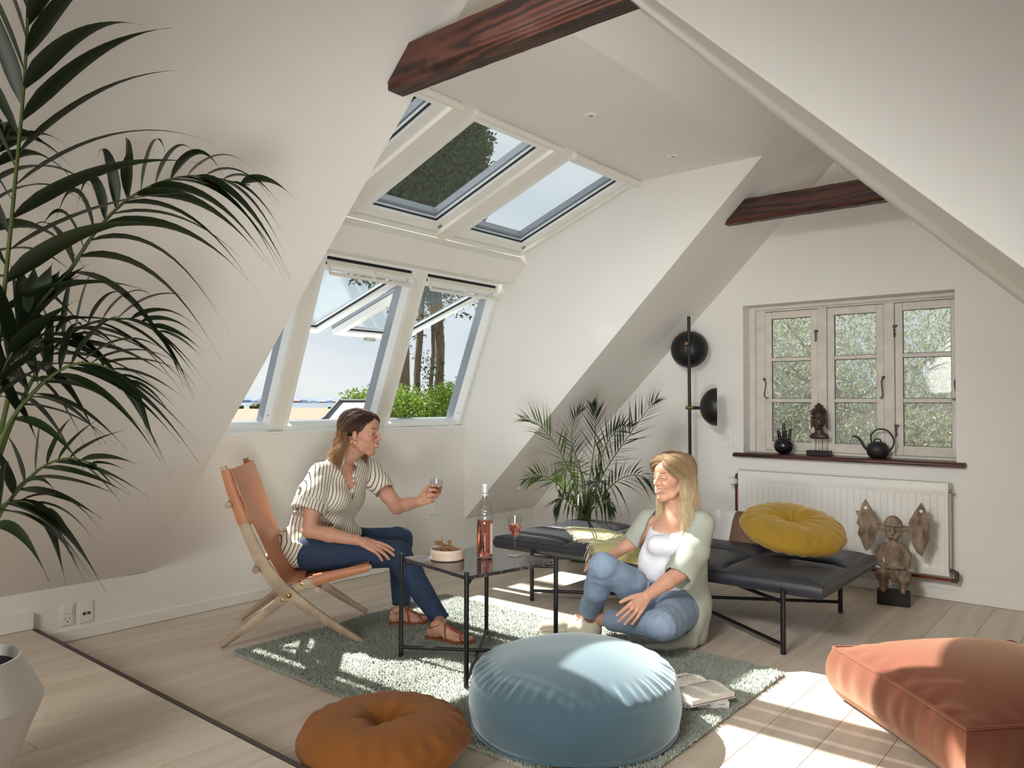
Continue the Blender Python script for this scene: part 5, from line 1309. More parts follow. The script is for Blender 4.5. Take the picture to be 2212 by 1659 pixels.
m = MB(); m.box(rx0, rx1, ry-.036, ry-.026, rz0, rz1); m.box(rx0+.01, rx1-.01, ry+.02, ry+.03, rz0+.01, rz1-.01); m.obj('water_panel', M['radw'], rad, smooth=0)
m = MB(); m.box(rx0, rx0+.004, ry-.04, ry+.045, rz0+.02, rz1+.006); m.obj('side_cover', M['radw'], rad, smooth=0, bevel=.001)
m = MB(); m.box(rx1-.004, rx1, ry-.04, ry+.045, rz0+.02, rz1+.006); m.obj('side_cover', M['radw'], rad, smooth=0, bevel=.001)
m = MB(); nb = 120
m.box(rx0, rx1, ry-.04, ry-.030, rz1, rz1+.006); m.box(rx0, rx1, ry+.036, ry+.045, rz1, rz1+.006)
for i in range(nb): x = rx0+(rx1-rx0)*(i+.5)/nb; m.box(x-.002, x+.002, ry-.032, ry+.038, rz1+.001, rz1+.005)
m.obj('top_grille', M['radw'], rad, kind='stuff', smooth=0)
copper = mat('painted_copper', srgb(128, 66, 44), .4, .6, noise=(20, .2))
m = MB(); m.tube([(rx0-.028, ry, .0), (rx0-.028, ry, .60)], .009, 10); m.obj('pipe', copper, rad)
m = MB(); m.tube([(rx0-.028, ry, .60), (rx0-.028, ry, .66), (rx0-.022, ry, .685), (rx0-.004, ry, .69)], [.012, .013, .013, .012], 10); m.obj('valve', iron, rad)
m = MB(); m.lathe([(0, -.055), (.018, -.055), (.024, -.045), (.026, -.02), (.024, 0), (.015, .006), (0, .006)], (rx0-.032, ry-.012, .640), 24, axis=nrm(A(.25, 1, 0))); m.obj('thermostat_knob', M['plastic'], rad)
m = MB(); m.tube([(rx0+.1, ry, rz0-.028), (rx1+.0, ry, rz0-.028)], .009, 10); m.obj('pipe', copper, rad)
m = MB(); m.tube([(rx1+.0, ry, rz0-.028), (rx1+.03, ry, rz0-.028), (rx1+.034, ry, rz0-.01), (rx1+.034, ry, rz0+.02), (rx1+.01, ry, rz0+.03), (rx1-.01, ry, rz0+.03)], [.012, .014, .013, .013, .013, .012], 10); m.obj('valve', iron, rad)
m = MB(); m.cyl((rx1, ry, rz1-.045), (rx1+.014, ry, rz1-.045), .011, 8); m.obj('plug', M['steel'], rad)
# ================================================================== wall fittings
def plate(name, x0, x1, z0, z1, label, cat):
    t = thing(name, label, cat, (x0, YG, z0)); m = MB(); m.box(x0, x1, YG-.010, YG, z0, z1); m.obj('cover_plate', M['plastic'], t, bevel=.003); return t
s0, s1 = PY(1560, 930, YG), PY(1585, 967, YG)
t = plate('room_controller', s0[0], s1[0], s1[2], s0[2], 'small white wall controller with a round dial left of the gable window', 'thermostat')
c = A((s0[0]+s1[0])/2, YG-.0105, s0[2]*.58+s1[2]*.42)
m = MB(); m.lathe([(.0165, 0), (.0165, .0012), (.0185, .0012), (.0185, 0)], c, 28, axis=(0, -1, 0), close=True); m.tube([c+A(0, -.0005, 0), c+A(0, -.0005, .012)], .0007, 5); m.obj('dial', mat('light_grey_print', srgb(180, 178, 174), .5, noise=(20, .02)), t)
def outlet(px0, py0, px1, py1, label, kindn):
    p0, p1 = PX(px0, py0, XK), PX(px1, py1, XK); y0, y1, z1, z0 = p0[1], p1[1], p0[2], p1[2]; h = z1-z0; w_ = y1-y0
    t = thing(kindn, label, 'socket', (XK, y0, z0)); m = MB(); m.box(XK, XK+.007, y0, y1, z0, z1); m.obj('cover_plate', M['plastic'], t, bevel=.002)
    c = M['blackhole']
    if kindn == 'wall_socket':
        m = MB(); m.box(XK+.007, XK+.011, y0+w_*.15, y1-w_*.15, z0+h*.53, z1-h*.08); m.obj('switch', M['plastic'], t, bevel=.0015)
        m = MB(); m.box(XK+.007, XK+.009, y0+w_*.15, y1-w_*.15, z0+h*.06, z0+h*.50); m.obj('socket_face', M['plastic'], t, bevel=.001)
        for dy in (.36, .64): m = MB(); m.cyl((XK+.0088, y0+w_*dy, z0+h*.33), (XK+.0094, y0+w_*dy, z0+h*.33), .0028, 10); m.obj('pin_hole', c, t)
        m = MB(); m.cyl((XK+.0088, y0+w_*.5, z0+h*.19), (XK+.0094, y0+w_*.5, z0+h*.19), .0035, 10); m.obj('earth_hole', c, t)
    else:
        m = MB(); m.box(XK+.007, XK+.009, y0+w_*.15, y1-w_*.15, z0+h*.10, z1-h*.10); m.obj('insert', M['plastic'], t, bevel=.001)
        for dy in (.34, .66): m = MB(); m.box(XK+.0088, XK+.0096, y0+w_*dy-.008, y0+w_*dy+.008, z0+h*.36, z0+h*.50); m.obj('data_port', mat('dark_port', srgb(86, 78, 66), .5, noise=(50, .2)), t)
outlet(130, 1306, 159, 1348, 'white wall socket with rocker switch, left one of two plates on the knee wall', 'wall_socket')
outlet(171, 1300, 200, 1341, 'white data outlet with two dark ports, right one of two on the knee wall', 'data_outlet')
for (px, py), lab in (((1277, 250), 'recessed ceiling spotlight nearest the front roof window bay'), ((1454, 338), 'recessed ceiling spotlight nearest the gable end')):
    c = PZ(px, py, ZC); t = thing('ceiling_spotlight', lab, 'spotlight', c, 'ceiling spotlights')
    m = MB(); m.lathe([(.024, -.008), (.030, -.006), (.042, -.003), (.042, 0), (.024, 0)], c, 32, close=True); m.obj('trim_ring', M['trim'], t)
    m = MB(); m.lathe([(.012, -.004), (.022, -.006), (.0225, -.001), (.012, -.001)], c, 24, close=True); m.obj('inner_ring', M['trim'], t)
    m = MB(); m.lathe([(0, -.001), (.024, -.001), (.024, 0), (0, 0)], c, 20)
    for k in range(4): m.ball(c+A(.006*math.cos(k*1.57), .006*math.sin(k*1.57), -.002), .0035, 8)
    m.obj('lamp', mat('dim_led', srgb(120, 118, 112), .3, .5, noise=(200, .3)), t)
# ================================================================== things on the window sill
ZSL = .8406
def sillp(px, py, z=ZSL): return PZ(px, py, z)
M['glossblack'] = mat('black_glazed_ceramic', srgb(20, 20, 22), .22, noise=(12, .1), spec=.6)
v0 = A(PY(1693, 960, YG+.03)[0], YG+.03, ZSL)
F = Field(v0-.09, v0+A(.09, .09, .25), .0022)
F.ell(v0+A(0, 0, .0585), (.066, .066, .0585), .001)
F.box(v0+A(0, 0, -.02), (.1, .1, .0215), k=.0005, op='s')
for dx, dy, h, lean in ((0, 0, .215, 0), (-.040, .01, .165, -.06), (.042, .01, .178, .05), (-.019, -.03, .148, -.03), (.022, -.032, .150, .03), (.0, .036, .165, 0)):
    b = v0+A(dx*.8, dy*.8, .08); e = v0+A(dx*1.05, dy*1.05, h); F.cap(b, e-A(0, 0, .0), .0105, .0105, .004)
    F.box(e+A(0, 0, .012), (.02, .02, .012), k=.0004, op='s'); F.cap(e-A(0, 0, .025), e+A(0, 0, .01), .0068, .0068, .0005, 's')
V, Q = F.mesh(1); fobj('tulip_vase', V, Q, M['glossblack'], None, label='round glossy black vase with six upright spouts, leftmost on the window sill', cat='vase')
# bronze-brown carved head bust on a stand
M['carved'] = mat('dark_carved_wood', srgb(66, 46, 34), .45, noise=(30, .4, 6), bump=(60, .3, .001), spec=.5)
v0 = A(PY(1769, 900, YG+.02)[0], YG+.02, ZSL)
bust = thing('head_bust', 'dark carved wooden head bust on a black block in the middle of the sill', 'sculpture', v0)
c = v0+A(0, 0, .245); fw_ = nrm(A(0, -1, 0)); B3 = np.stack([fw_, A(1, 0, 0), A(0, 0, 1)], 1); L3 = lambda x, y, z: c+B3@A(x, y, z)
k_ = .62
F = Field(c-A(.09, .08, .15), c+A(.09, .08, .13), .002)
F.ell(L3(-.005, 0, .02), A(.05, .046, .062), .004, M3=B3); F.ell(L3(.008, 0, -.012), A(.043, .043, .058), .01, M3=B3)
F.ell(L3(0, 0, .085), A(.026, .026, .022), .008, M3=B3); F.cap(L3(0, 0, .095), L3(0, 0, .102), .014, .012, .003)
for s in (-1, 1):
    F.ell(L3(.047, s*.018, .010), A(.008, .014, .007), .003, 's', M3=B3); F.ell(L3(.043, s*.018, .006), A(.008, .012, .0045), .002, M3=B3)
    F.cap(L3(.049, s*.006, .016), L3(.044, s*.032, .017), .0035, .002, .003)
    F.cap(L3(-.002, s*.047, .012), L3(-.002, s*.050, -.045), .0085, .007, .003); F.cap(L3(-.002, s*.05, -.045), L3(-.002, s*.049, -.055), .007, .004, .002)
    F.cap(L3(.047, s*.006, -.014), L3(.047, s*.007, -.015), .0045, .0045, .003)
F.chain([L3(.048, 0, .016), L3(.054, 0, .0), L3(.058, 0, -.013)], [.004, .005, .006], .003)
F.cap(L3(.049, -.011, -.030), L3(.049, .011, -.030), .0035, .0035, .002); F.cap(L3(.048, -.008, -.037), L3(.048, .008, -.037), .004, .004, .002); F.ell(L3(.042, 0, -.052), A(.010, .014, .010), .006, M3=B3)
F.cap(L3(-.004, 0, -.05), L3(-.004, 0, -.095), .026, .030, .006)
F.ell(L3(-.004, 0, -.115), A(.034, .064, .032), .008, M3=B3); F.box(L3(0, 0, -.165), (.1, .1, .035), k=.002, op='s')
for ring_, (zz, rr_) in enumerate(((.045, .049), (.055, .046), (.064, .041), (.073, .034), (.09, .026))):
    n_ = int(18-ring_*2.5)
    for k in range(n_):
        a = (k+.5*(ring_ % 2))/n_*2*math.pi
        if ring_ < 1 and math.cos(a) > .97: continue
        F.ell(L3(rr_*math.cos(a)*1.04, rr_*math.sin(a)*.96, zz-.008*(ring_ == 0)*(1-math.cos(a))), .0062, .0015)
V, Q = F.mesh(1); fobj('head', V, Q, M['carved'], bust)
m = MB(); 
for dx in (-.022, .022): m = MB(); m.cyl(v0+A(dx, 0, .03), v0+A(dx, 0, .115), .0022, 8); m.obj('support_rod', M['lampblack'], bust)
m = MB(); m.box(v0[0]-.076, v0[0]+.076, v0[1]-.036, v0[1]+.036, ZSL+.0005, ZSL+.036); m.obj('plinth', M['lampblack'], bust, bevel=.003)
# watering can
v0 = A(PY(1896, 960, YG+.03)[0], YG+.03, ZSL); M['canblack'] = mat('matt_black_enamel', srgb(28, 28, 30), .5, noise=(50, .08))
can = thing('watering_can', 'matt black round watering can with looped handle, rightmost on the sill', 'watering can', v0)
m = MB(); m.lathe([(0, 0), (.035, 0), (.05, .008), (.064, .03), (.067, .050), (.0675, .053), (.067, .056), (.062, .078), (.048, .098), (.030, .107), (0, .109)], v0, 48); m.obj('body', M['canblack'], can, smooth=50)
m = MB(); q = smoothpts([v0+A(-.058, 0, .045), v0+A(-.085, 0, .075), v0+A(-.105, 0, .115), v0+A(-.135, 0, .138), v0+A(-.160, 0, .136)], 20); m.tube(q, np.linspace(.009, .0045, 20), 10); m.obj('spout', M['canblack'], can)
m = MB(); q = smoothpts([v0+A(-.038, 0, .100), v0+A(-.040, 0, .150), v0+A(.0, 0, .188), v0+A(.060, 0, .180), v0+A(.096, 0, .125), v0+A(.088, 0, .075), v0+A(.062, 0, .045)], 30); m.tube(q, .0052, 10); m.obj('handle', M['canblack'], can)
m = MB(); q = smoothpts([v0+A(-.024, 0, .104), v0+A(-.018, 0, .122), v0+A(.0, 0, .126), v0+A(.016, 0, .122), v0+A(.018, 0, .104)], 12); m.tube(q, [(.004, .010)]*12, 8); m.obj('lid_loop', M['canblack'], can)
# ================================================================== carved winged figure on the floor
M['weathered'] = mat('weathered_carved_wood', srgb(142, 124, 106), .85, noise=(30, .6, 9), bump=(50, 1.0, .005), stretch=(1, 1, .45), spec=.15)
fb = (PZ(1893, 1307, 0)+PZ(1963, 1308, 0))/2; fb[1] += .03; fb[2] = 0
statue = thing('carved_figure', 'weathered carved wooden figure with leaf-shaped wings squatting by the radiator', 'sculpture', fb)
tc2 = nrm((CAM-fb)*A(1, 1, 0)+A(-.25, 0, 0)); B3 = np.stack([tc2, A(-tc2[1], tc2[0], 0), A(0, 0, 1)], 1)
G = lambda x, y, z: fb+B3@A(x, y, z)
m = MB(); 
m.obox(G(0, 0, .042), B3[:, 0]*.048, B3[:, 1]*.088, A(0, 0, .041)); m.obj('plinth', mat('worn_black_paint', srgb(26, 24, 24), .6, noise=(30, .3), bump=(50, .4)), statue, bevel=.004)
F = Field(fb+A(-.30, -.30, .06), fb+A(.30, .30, .62), .0032)
for s in (-1, 1):
    F.chain([G(-.01, s*.040, .19), G(.030, s*.062, .175), G(.038, s*.060, .165)], [.036, .034, .032], .012)      # thigh to knee
    F.chain([G(.036, s*.058, .17), G(.020, s*.052, .13), G(.015, s*.050, .095)], [.032, .026, .020], .008)
    F.cap(G(.010, s*.050, .092), G(.050, s*.054, .090), .016, .013, .006)
    F.chain([G(0, s*.058, .335), G(.0, s*.078, .30), G(.01, s*.074, .24), G(.03, s*.045, .225), G(.038, s*.012, .230)], [.022, .019, .017, .015, .013], .006)
    for k in range(3): F.cap(G(.045, s*(.03-.012*k), .226-.003*k), G(.047, s*(.018-.012*k), .228), .006, .005, .003)
    F.cap(G(.0, s*.045, .45), G(-.005, s*.088, .455), .016, .016, .006)
    for k in range(3): F.cap(G(.012, s*.07, .44+.012*k), G(.012, s*.09, .44+.012*k), .004, .004, .002)
F.chain([G(0, 0, .19), G(0, 0, .24), G(0, 0, .30), G(0, 0, .335)], [.044, .036, .044, .042], .02, fr=(B3[:, 0], .75)); F.cap(G(0, -.045, .335), G(0, .045, .335), .026, .026, .012)
F.cap(G(0, 0, .34), G(0, 0, .39), .022, .024, .01); F.ell(G(.036, 0, .165), A(.016, .016, .028), .008, M3=B3)
F.ell(G(0, 0, .455), A(.046, .054, .072), .006, M3=B3); F.ell(G(.01, 0, .415), A(.038, .036, .035), .01, M3=B3)
F.box(G(.046, 0, .490), A(.012, .060, .022), .004, .002, 's', M3=None) if False else None
F.box(G(.052, 0, .447), (.014, .043, .026), .006, .006, 's', M3=B3)
F.cap(G(.050, -.042, .476), G(.050, .042, .476), .006, .006, .003)
F.chain([G(.040, 0, .472), G(.050, 0, .440), G(.050, 0, .430)], [.007, .012, .012], .003)
for s in (-1, 1):
    F.ell(G(.038, s*.024, .448), .0115, .002); F.ell(G(.050, s*.024, .448), .0045, .001, 's')
F.cap(G(.046, -.018, .405), G(.046, .018, .405), .005, .005, .002)
V, Q = F.mesh(1); fobj('body', V, Q, M['weathered'], statue)
wing = [(.085, .425), (.082, .49), (.095, .52), (.125, .575), (.150, .615), (.168, .585), (.180, .545), (.205, .540), (.190, .505), (.200, .470), (.185, .445), (.195, .405), (.178, .375), (.165, .335), (.150, .300), (.125, .320), (.098, .370)]
for s in (-1, 1):
    kz = 1.0 if s > 0 else 1.0
    m = MB(); V = []; n_ = len(wing); cy = sum(a for a, b in wing)/n_; cz_ = sum(b for a, b in wing)/n_
    for dpt in (.010, -.010):
        for (y, z) in wing: V.append(G(dpt+.0, s*y, z))
    for dpt in (.014, -.012):
        for (y, z) in wing: V.append(G(dpt, s*(cy+(y-cy)*.8), cz_+(z-cz_)*.8))
    for (y, z) in wing: V.append(G(.009, s*(cy+(y-cy)*.72), cz_+(z-cz_)*.72))
    V.append(G(.009, s*cy, cz_)); V.append(G(-.012, s*cy, cz_))
    F_ = []
    for i in range(n_):
        j = (i+1) % n_; F_ += [(i, j, n_+j, n_+i), (i, 2*n_+i, 2*n_+j, j), (n_+i, n_+j, 3*n_+j, 3*n_+i), (2*n_+i, 4*n_+i, 4*n_+j, 2*n_+j), (4*n_+i, 5*n_, 4*n_+j), (3*n_+i, 3*n_+j, 5*n_+1)]
    if s > 0: F_ = [q[::-1] for q in F_]
    m.add(V, F_); w_ = m.obj('wing', M['weathered'], statue, smooth=25)
    m = MB(); m.cyl(G(.015, s*.148, .565), G(-.013, s*.148, .565), .009, 14); m.obj('hole', M['plastic'], w_)
# ================================================================== people
def skinmat(name, c):
    m, t, p = newmat(name); n_ = t.nodes; l = t.links
    at = n_.new('ShaderNodeAttribute'); at.attribute_name = 'Col'; tcn = n_.new('ShaderNodeTexCoord')
    q = n_.new('ShaderNodeTexNoise'); q.inputs['Scale'].default_value = 60; q.inputs['Detail'].default_value = 4; l.new(tcn.outputs['Object'], q.inputs['Vector'])
    mr = n_.new('ShaderNodeMapRange'); mr.inputs[1].default_value = .3; mr.inputs[2].default_value = .7; mr.inputs[3].default_value = .93; mr.inputs[4].default_value = 1.05; l.new(q.outputs[0], mr.inputs[0])
    mx = n_.new('ShaderNodeMix'); mx.data_type = 'RGBA'; mx.blend_type = 'MULTIPLY'; mx.inputs['Factor'].default_value = 1; l.new(at.outputs['Color'], mx.inputs['A']); l.new(mr.outputs[0], mx.inputs['B'])
    l.new(mx.outputs['Result'], p.inputs['Base Color']); p.inputs['Roughness'].default_value = .5; p.inputs['Specular IOR Level'].default_value = .35
    p.inputs['Subsurface Weight'].default_value = .18; p.inputs['Subsurface Radius'].default_value = (1, .35, .2); p.inputs['Subsurface Scale'].default_value = .008
    b = n_.new('ShaderNodeBump'); b.inputs['Strength'].default_value = .08; b.inputs['Distance'].default_value = .001; q2 = n_.new('ShaderNodeTexNoise'); q2.inputs['Scale'].default_value = 400
    l.new(tcn.outputs['Object'], q2.inputs['Vector']); l.new(q2.outputs[0], b.inputs['Height']); l.new(b.outputs[0], p.inputs['Normal'])
    return m
def basis(fwd, up):
    f = nrm(fwd); l_ = nrm(np.cross(up, f)); u = np.cross(f, l_); return np.stack([f, l_, u], 1)
SK = {'a': np.array(srgb(192, 144, 120)[:3]), 'b': np.array(srgb(202, 154, 130)[:3])}
def head_field(F, c, B, neck, ear=True, smile=1.0):
    L = lambda x, y, z: c+B@A(x, y, z)
    E = lambda x, y, z, r, k=.01, op='u': F.ell(L(x, y, z), A(*r), k, op, M3=B)
    E(-.014, 0, .048, (.093, .074, .078), .001); E(.030, 0, -.004, (.053, .060, .080), .02); E(.026, 0, -.050, (.042, .046, .038), .02)
    E(.048, 0, .056, (.040, .056, .042), .02)
    F.chain([L(-.012, .056, -.035), L(.028, .043, -.072), L(.060, .014, -.092), L(.060, -.014, -.092), L(.028, -.043, -.072), L(-.012, -.056, -.035)], [.015, .012, .011, .011, .012, .015], .018)
    E(.067, 0, -.086, (.015, .017, .014), .010)
    for s in (-1, 1):
        E(.058, s*.036, -.016, (.024, .021, .020), .014); E(.066, s*.030, -.030, (.015, .015, .014), .010)
        E(.099, s*.030, .013, (.018, .017, .010), .008, 's')
        E(.0725, s*.031, .012, (.0125, .0155, .0105), .004)
        E(.0865, s*.0315, .0110, (.0065, .0125, .0030), .0012, 's')
        if ear:
            E(-.006, s*.072, .002, (.013, .006, .024), .004); E(-.003, s*.078, .004, (.007, .004, .014), .003, 's'); E(-.002, s*.072, -.022, (.008, .005, .010), .004)
        F.cap(L(.080, s*.012, .029), L(.070, s*.042, .034), .0075, .006, .010)
        E(.094, s*.0105, -.0195, (.0095, .0066, .0066), .004); E(.099, s*.0065, -.0255, (.004, .003, .003), .002, 's')
    F.chain([L(.083, 0, .028), L(.093, 0, .010), L(.102, 0, -.007), L(.108, 0, -.016)], [.0075, .0068, .0072, .0082], .008)
    E(.076, 0, -.046, (.021, .028, .024), .012)
    # lips, smiling
    up_ = [(.078, .030, -.037), (.090, .018, -.0425), (.097, .007, -.0440), (.098, 0, -.0455), (.097, -.007, -.0440), (.090, -.018, -.0425), (.078, -.030, -.037)]
    lo_ = [(.077, .029, -.040), (.088, .018, -.0545), (.093, .007, -.0600), (.094, 0, -.0605), (.093, -.007, -.0600), (.088, -.018, -.0545), (.077, -.029, -.040)]
    F.chain([L(*q) for q in up_], [.0025, .004, .0048, .0045, .0048, .004, .0025], .003); F.chain([L(*q) for q in lo_], [.0025, .0045, .0055, .0055, .0055, .0045, .0025], .003)
    mo = [(.084, .026, -.0405), (.094, .016, -.0480), (.100, .005, -.0515), (.100, -.005, -.0515), (.094, -.016, -.0480), (.084, -.026, -.0405)]
    F.chain([L(*q) for q in mo], [.0018, .0040, .0046, .0046, .0040, .0018], .0015, 's')
    for s in (-1, 1): F.cap(L(.078, s*.036, -.030), L(.070, s*.040, -.048), .0022, .002, .005, 's')
    F.chain([L(-.028, 0, -.035), (L(-.03, 0, -.06)+neck)/2, neck], [.052, .047, .050], .018)
    F.cap(L(.0, 0, -.075), neck*.7+L(.01, 0, -.07)*.3, .036, .034, .02)
def head_cols(V, c, B, skin):
    q = (V-c)@B; C = np.tile(skin, (len(V), 1)); x, y, z = q.T; fr = x > .03
    ay = np.abs(y)
    def mixc(msk, col): 
        nonlocal C
        C = C*(1-msk[:, None])+np.array(srgb(*col)[:3])*msk[:, None]
    sm = lambda d, w_: np.clip(1-d/w_, 0, 1)
    zc = -.0505+ay**2*14; inside = (x > .070) & (ay < .030); dz = np.abs(z-zc)
    mixc(np.where(inside, np.clip((.0125-.010*(ay/.030)**2-dz)/.003, 0, 1)*.75, 0), (168, 84, 76))
    brow = fr & (ay > .012) & (ay < .047); bz = .0345+.006*np.sin((ay-.012)/.035*2.2)
    mixc(np.where(brow, np.clip((.0042-.05*(ay-.030)**2*60*0-np.abs(z-bz))/.0025, 0, 1)*.8, 0), (92, 62, 44))
    lid = fr & (np.abs(ay-.0315) < .0145) & (x > .068); lz = .0145-((ay-.0315)/.0145)**2*.004
    mixc(np.where(lid, np.clip((.0020-np.abs(z-lz))/.0015, 0, 1)*.85, 0), (52, 36, 30))
    mixc(np.where(fr, np.exp(-((ay-.042)/.018)**2-((z+.018)/.016)**2)*.22, 0), (196, 104, 88))
    mixc(np.where(fr, np.exp(-((ay)/.012)**2-((z+.018)/.012)**2)*.18, 0), (196, 104, 88))
    return C
def face_parts(par, c, B, iris=(74, 60, 44)):
    L = lambda x, y, z: c+B@A(x, y, z)
    M_ = mat('eye_white', srgb(226, 220, 214), .2, noise=(30, .02)); Mi = mat('iris', srgb(*iris), .2, noise=(90, .2)); Mp = M['blackhole']
    for s in (-1, 1):
        m = MB(); m.ball(L(.0715, s*.031, .0115), .0108, 16); e = m.obj('eye', M_, par, smooth=180)
        m = MB(); d = nrm(B@A(1, 0, -.02)); m.ball(L(.0715, s*.031, .0115)+d*.0086, (.0048, .0048, .0030), 12, R3=basis(A(0, 0, 1) if abs(d[2]) < .9 else A(1, 0, 0), d)); m.obj('iris', Mi, e, smooth=180)
    m = MB(); q = [(.080, .024, -.0415), (.090, .014, -.0475), (.0945, .005, -.0505), (.0945, -.005, -.0505), (.090, -.014, -.0475), (.080, -.024, -.0415)]
    m.tube([L(*v) for v in q], [.002, .0042, .0048, .0048, .0042, .002], 8); m.obj('teeth', mat('teeth', srgb(226, 220, 206), .25, noise=(60, .02)), par)
def hand_field(F, W, f, n, s, k=1.0, curl=(.35, .35, .35, .35), splay=(.10, .03, -.04, -.12), thumb=(.7, .6, -.25), tcurl=.25, bend=None):
    """W wrist, f finger direction, n back-of-hand normal, s towards the thumb"""
    f = nrm(f); n = nrm(n-f*(n@f)); s = nrm(s-f*(s@f)-n*(s@n)); T = []
    pts = [(.086, .029), (.090, .010), (.085, -.010), (.077, -.028)]
    lens = [(.042, .025, .020), (.047, .028, .021), (.043, .026, .020), (.034, .020, .018)]
    for i, (a, b) in enumerate(pts):
        kn = W+(f*a+s*b)*k; F.cap(W+(f*.012+s*b*.55)*k, kn-n*.002*k, .0125*k, .0100*k, .008*k)
        d = nrm(f+s*splay[i]); cu = curl[i] if np.ndim(curl[i]) else (curl[i], curl[i]*1.2, curl[i]*.8); p = kn; r = .0096*k if i < 3 else .0084*k
        fd, fn = d, n
        for j in range(3):
            a_ = cu[j]; fd, fn = fd*math.cos(a_)-fn*math.sin(a_), fn*math.cos(a_)+fd*math.sin(a_)
            q = p+fd*lens[i][j]*k; F.cap(p, q, r, r*.9, .003*k); p = q; r *= .9
        T.append((p, fd, fn, r))
    F.cap(W+(f*.03+s*.006)*k-n*.006*k, W+(f*.07-s*.004)*k-n*.006*k, .018*k, .014*k, .012*k)
    tb = W+(f*.018+s*.024)*k-n*.004*k; td = nrm(s*thumb[0]+f*thumb[1]+n*thumb[2]); p = tb; r = .0135*k
    tax = nrm(np.cross(td, f)+1e-6)
    for j, ln_ in enumerate((.040, .032, .025)):
        q = p+td*ln_*k; F.cap(p, q, r, r*.86, .006*k if j == 0 else .003*k); p = q; r *= .84
        td = nrm(td+(f*.9-s*.55)*tcurl-n*tcurl*.3)
    T.append((p, td, n, r)); return T
def nails(par, T, skin, name='fingernail'):
    mt = mat('nail', tuple(np.minimum(1, skin*1.25+.08))+(1,), .3, noise=(40, .02))
    for p, fd, fn, r in T:
        s = np.cross(fd, fn); m = MB(); c = p-fd*.002+fn*r*.80; m.ball(c, (.0052, .0045, .0016), 10, R3=np.stack([nrm(fd), nrm(s), nrm(fn)], 1)); m.obj(name, mt, par, smooth=180)
def fold(V, Q, amp, fs, seed, axis=None):
    N_ = normals(V, Q); p = V.copy()
    if axis is not None: ax = nrm(axis); p = p-np.outer(p@ax, ax)*.75
    return V+N_*(amp*np.sign(snoise(p, fs, seed))*np.abs(snoise(p, fs, seed))**.8)[:, None]
def hair(par, name, c, B, n, drop, col, seed, part=.012, hmin=95, hmax=170, lay=(1.02, 1.16), wave=.010, back=A(0, 0, 0), sides=(1, -1), rad=.0013, frontdrop=None, gather=0, vt_z=-.35):
    rg = np.random.default_rng(seed); m_v = []; K = 16; nk = 3; clumps = 46; Fc = []
    cl = {}
    R0 = A(.099, .080, .083); c0 = A(-.014, 0, .048); off = 0
    for i in range(n):
        s = sides[rg.integers(len(sides))]; ci = int(rg.integers(clumps)); key = (s, ci)
        if key not in cl: cl[key] = (rg.uniform(0, 1), rg.uniform(0, 6.28), rg.uniform(.7, 1.25), rg.uniform(lay[0], lay[1]), rg.uniform(-.15, .15), rg.uniform(.82, 1.0))
        t, ph, ls, ly, hj, bright = cl[key]; t = min(1, max(0, t+rg.normal()*.035)); ly = ly+rg.normal()*.022; ph = ph+rg.normal()*.25; ls = ls*(1+rg.normal()*.06)
        x0 = .072-.110*t; st = A(x0+.014, part, 0)/R0; st[2] = math.sqrt(max(.05, 1-st[0]**2-st[1]**2)); st = nrm(st)
        h = R(hmin+(hmax-hmin)*t)+hj*.6+rg.normal()*.04; tg = nrm(A(math.cos(h), s*math.sin(h), vt_z+.08*rg.normal()))
        om = math.acos(np.clip(st@tg, -1, 1)); nh = 8; pts = []
        for k in range(nh):
            u = k/(nh-1); v = (math.sin((1-u)*om)*st+math.sin(u*om)*tg)/math.sin(om); l_ = 1.0+(ly-1)*min(1, u*2.2+.12)
            pts.append(c+B@(c0+v*R0*l_))
        out = B@(tg*A(1, 1, 0)); p = pts[-1]; D = drop*ls*(1 if frontdrop is None or t > .35 else frontdrop)
        for k in range(K-nh):
            u = (k+1)/(K-nh); w_ = wave*u*(math.sin(u*7+ph)*.8+.5*math.sin(u*13+ph*2))
            side_ = B[:, 1]*s
            pts.append(p+A(0, 0, -1)*D*u+back*u*u+out*(.012*u+w_)+B[:, 0]*wave*.7*u*math.cos(u*6+ph*1.7)+rg.normal(size=3)*.0012*u-side_*gather*u)
        pts = np.array(pts); T = np.gradient(pts, axis=0); T /= np.linalg.norm(T, axis=1)[:, None]+1e-9
        u1 = np.cross(T, nrm(rg.normal(size=3))); u1 /= np.linalg.norm(u1, axis=1)[:, None]+1e-9; u2 = np.cross(T, u1)
        r = rad*np.sqrt(np.clip(1.02-np.linspace(0, 1, K)**3, 0, 1))*rg.uniform(.7, 1.4)
        ring_ = np.stack([pts+(u1*math.cos(a)+u2*math.sin(a))*r[:, None] for a in (0, 2.094, 4.189)], 1).reshape(-1, 3)
        m_v.append(ring_); tt = np.repeat(np.linspace(0, 1, K), 3); Fc.append(np.stack([tt, np.full(K*3, bright*rg.uniform(.85, 1.12))], 1))
    V = np.concatenate(m_v); at = np.concatenate(Fc); base = np.arange(n)[:, None]*K*3
    q1 = [(i*3+j, i*3+(j+1) % 3, (i+1)*3+(j+1) % 3, (i+1)*3+j) for i in range(K-1) for j in range(3)]
    Q = (base[:, :, None]+np.array(q1)[None]).reshape(-1, 4)
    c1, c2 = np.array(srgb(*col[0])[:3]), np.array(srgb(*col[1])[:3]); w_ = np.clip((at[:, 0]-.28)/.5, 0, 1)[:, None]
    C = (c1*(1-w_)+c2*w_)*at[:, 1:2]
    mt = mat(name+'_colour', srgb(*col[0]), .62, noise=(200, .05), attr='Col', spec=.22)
    o = fobj('hair', V, Q, mt, par, {'Col': C}); tagp(o, kind='stuff'); return o
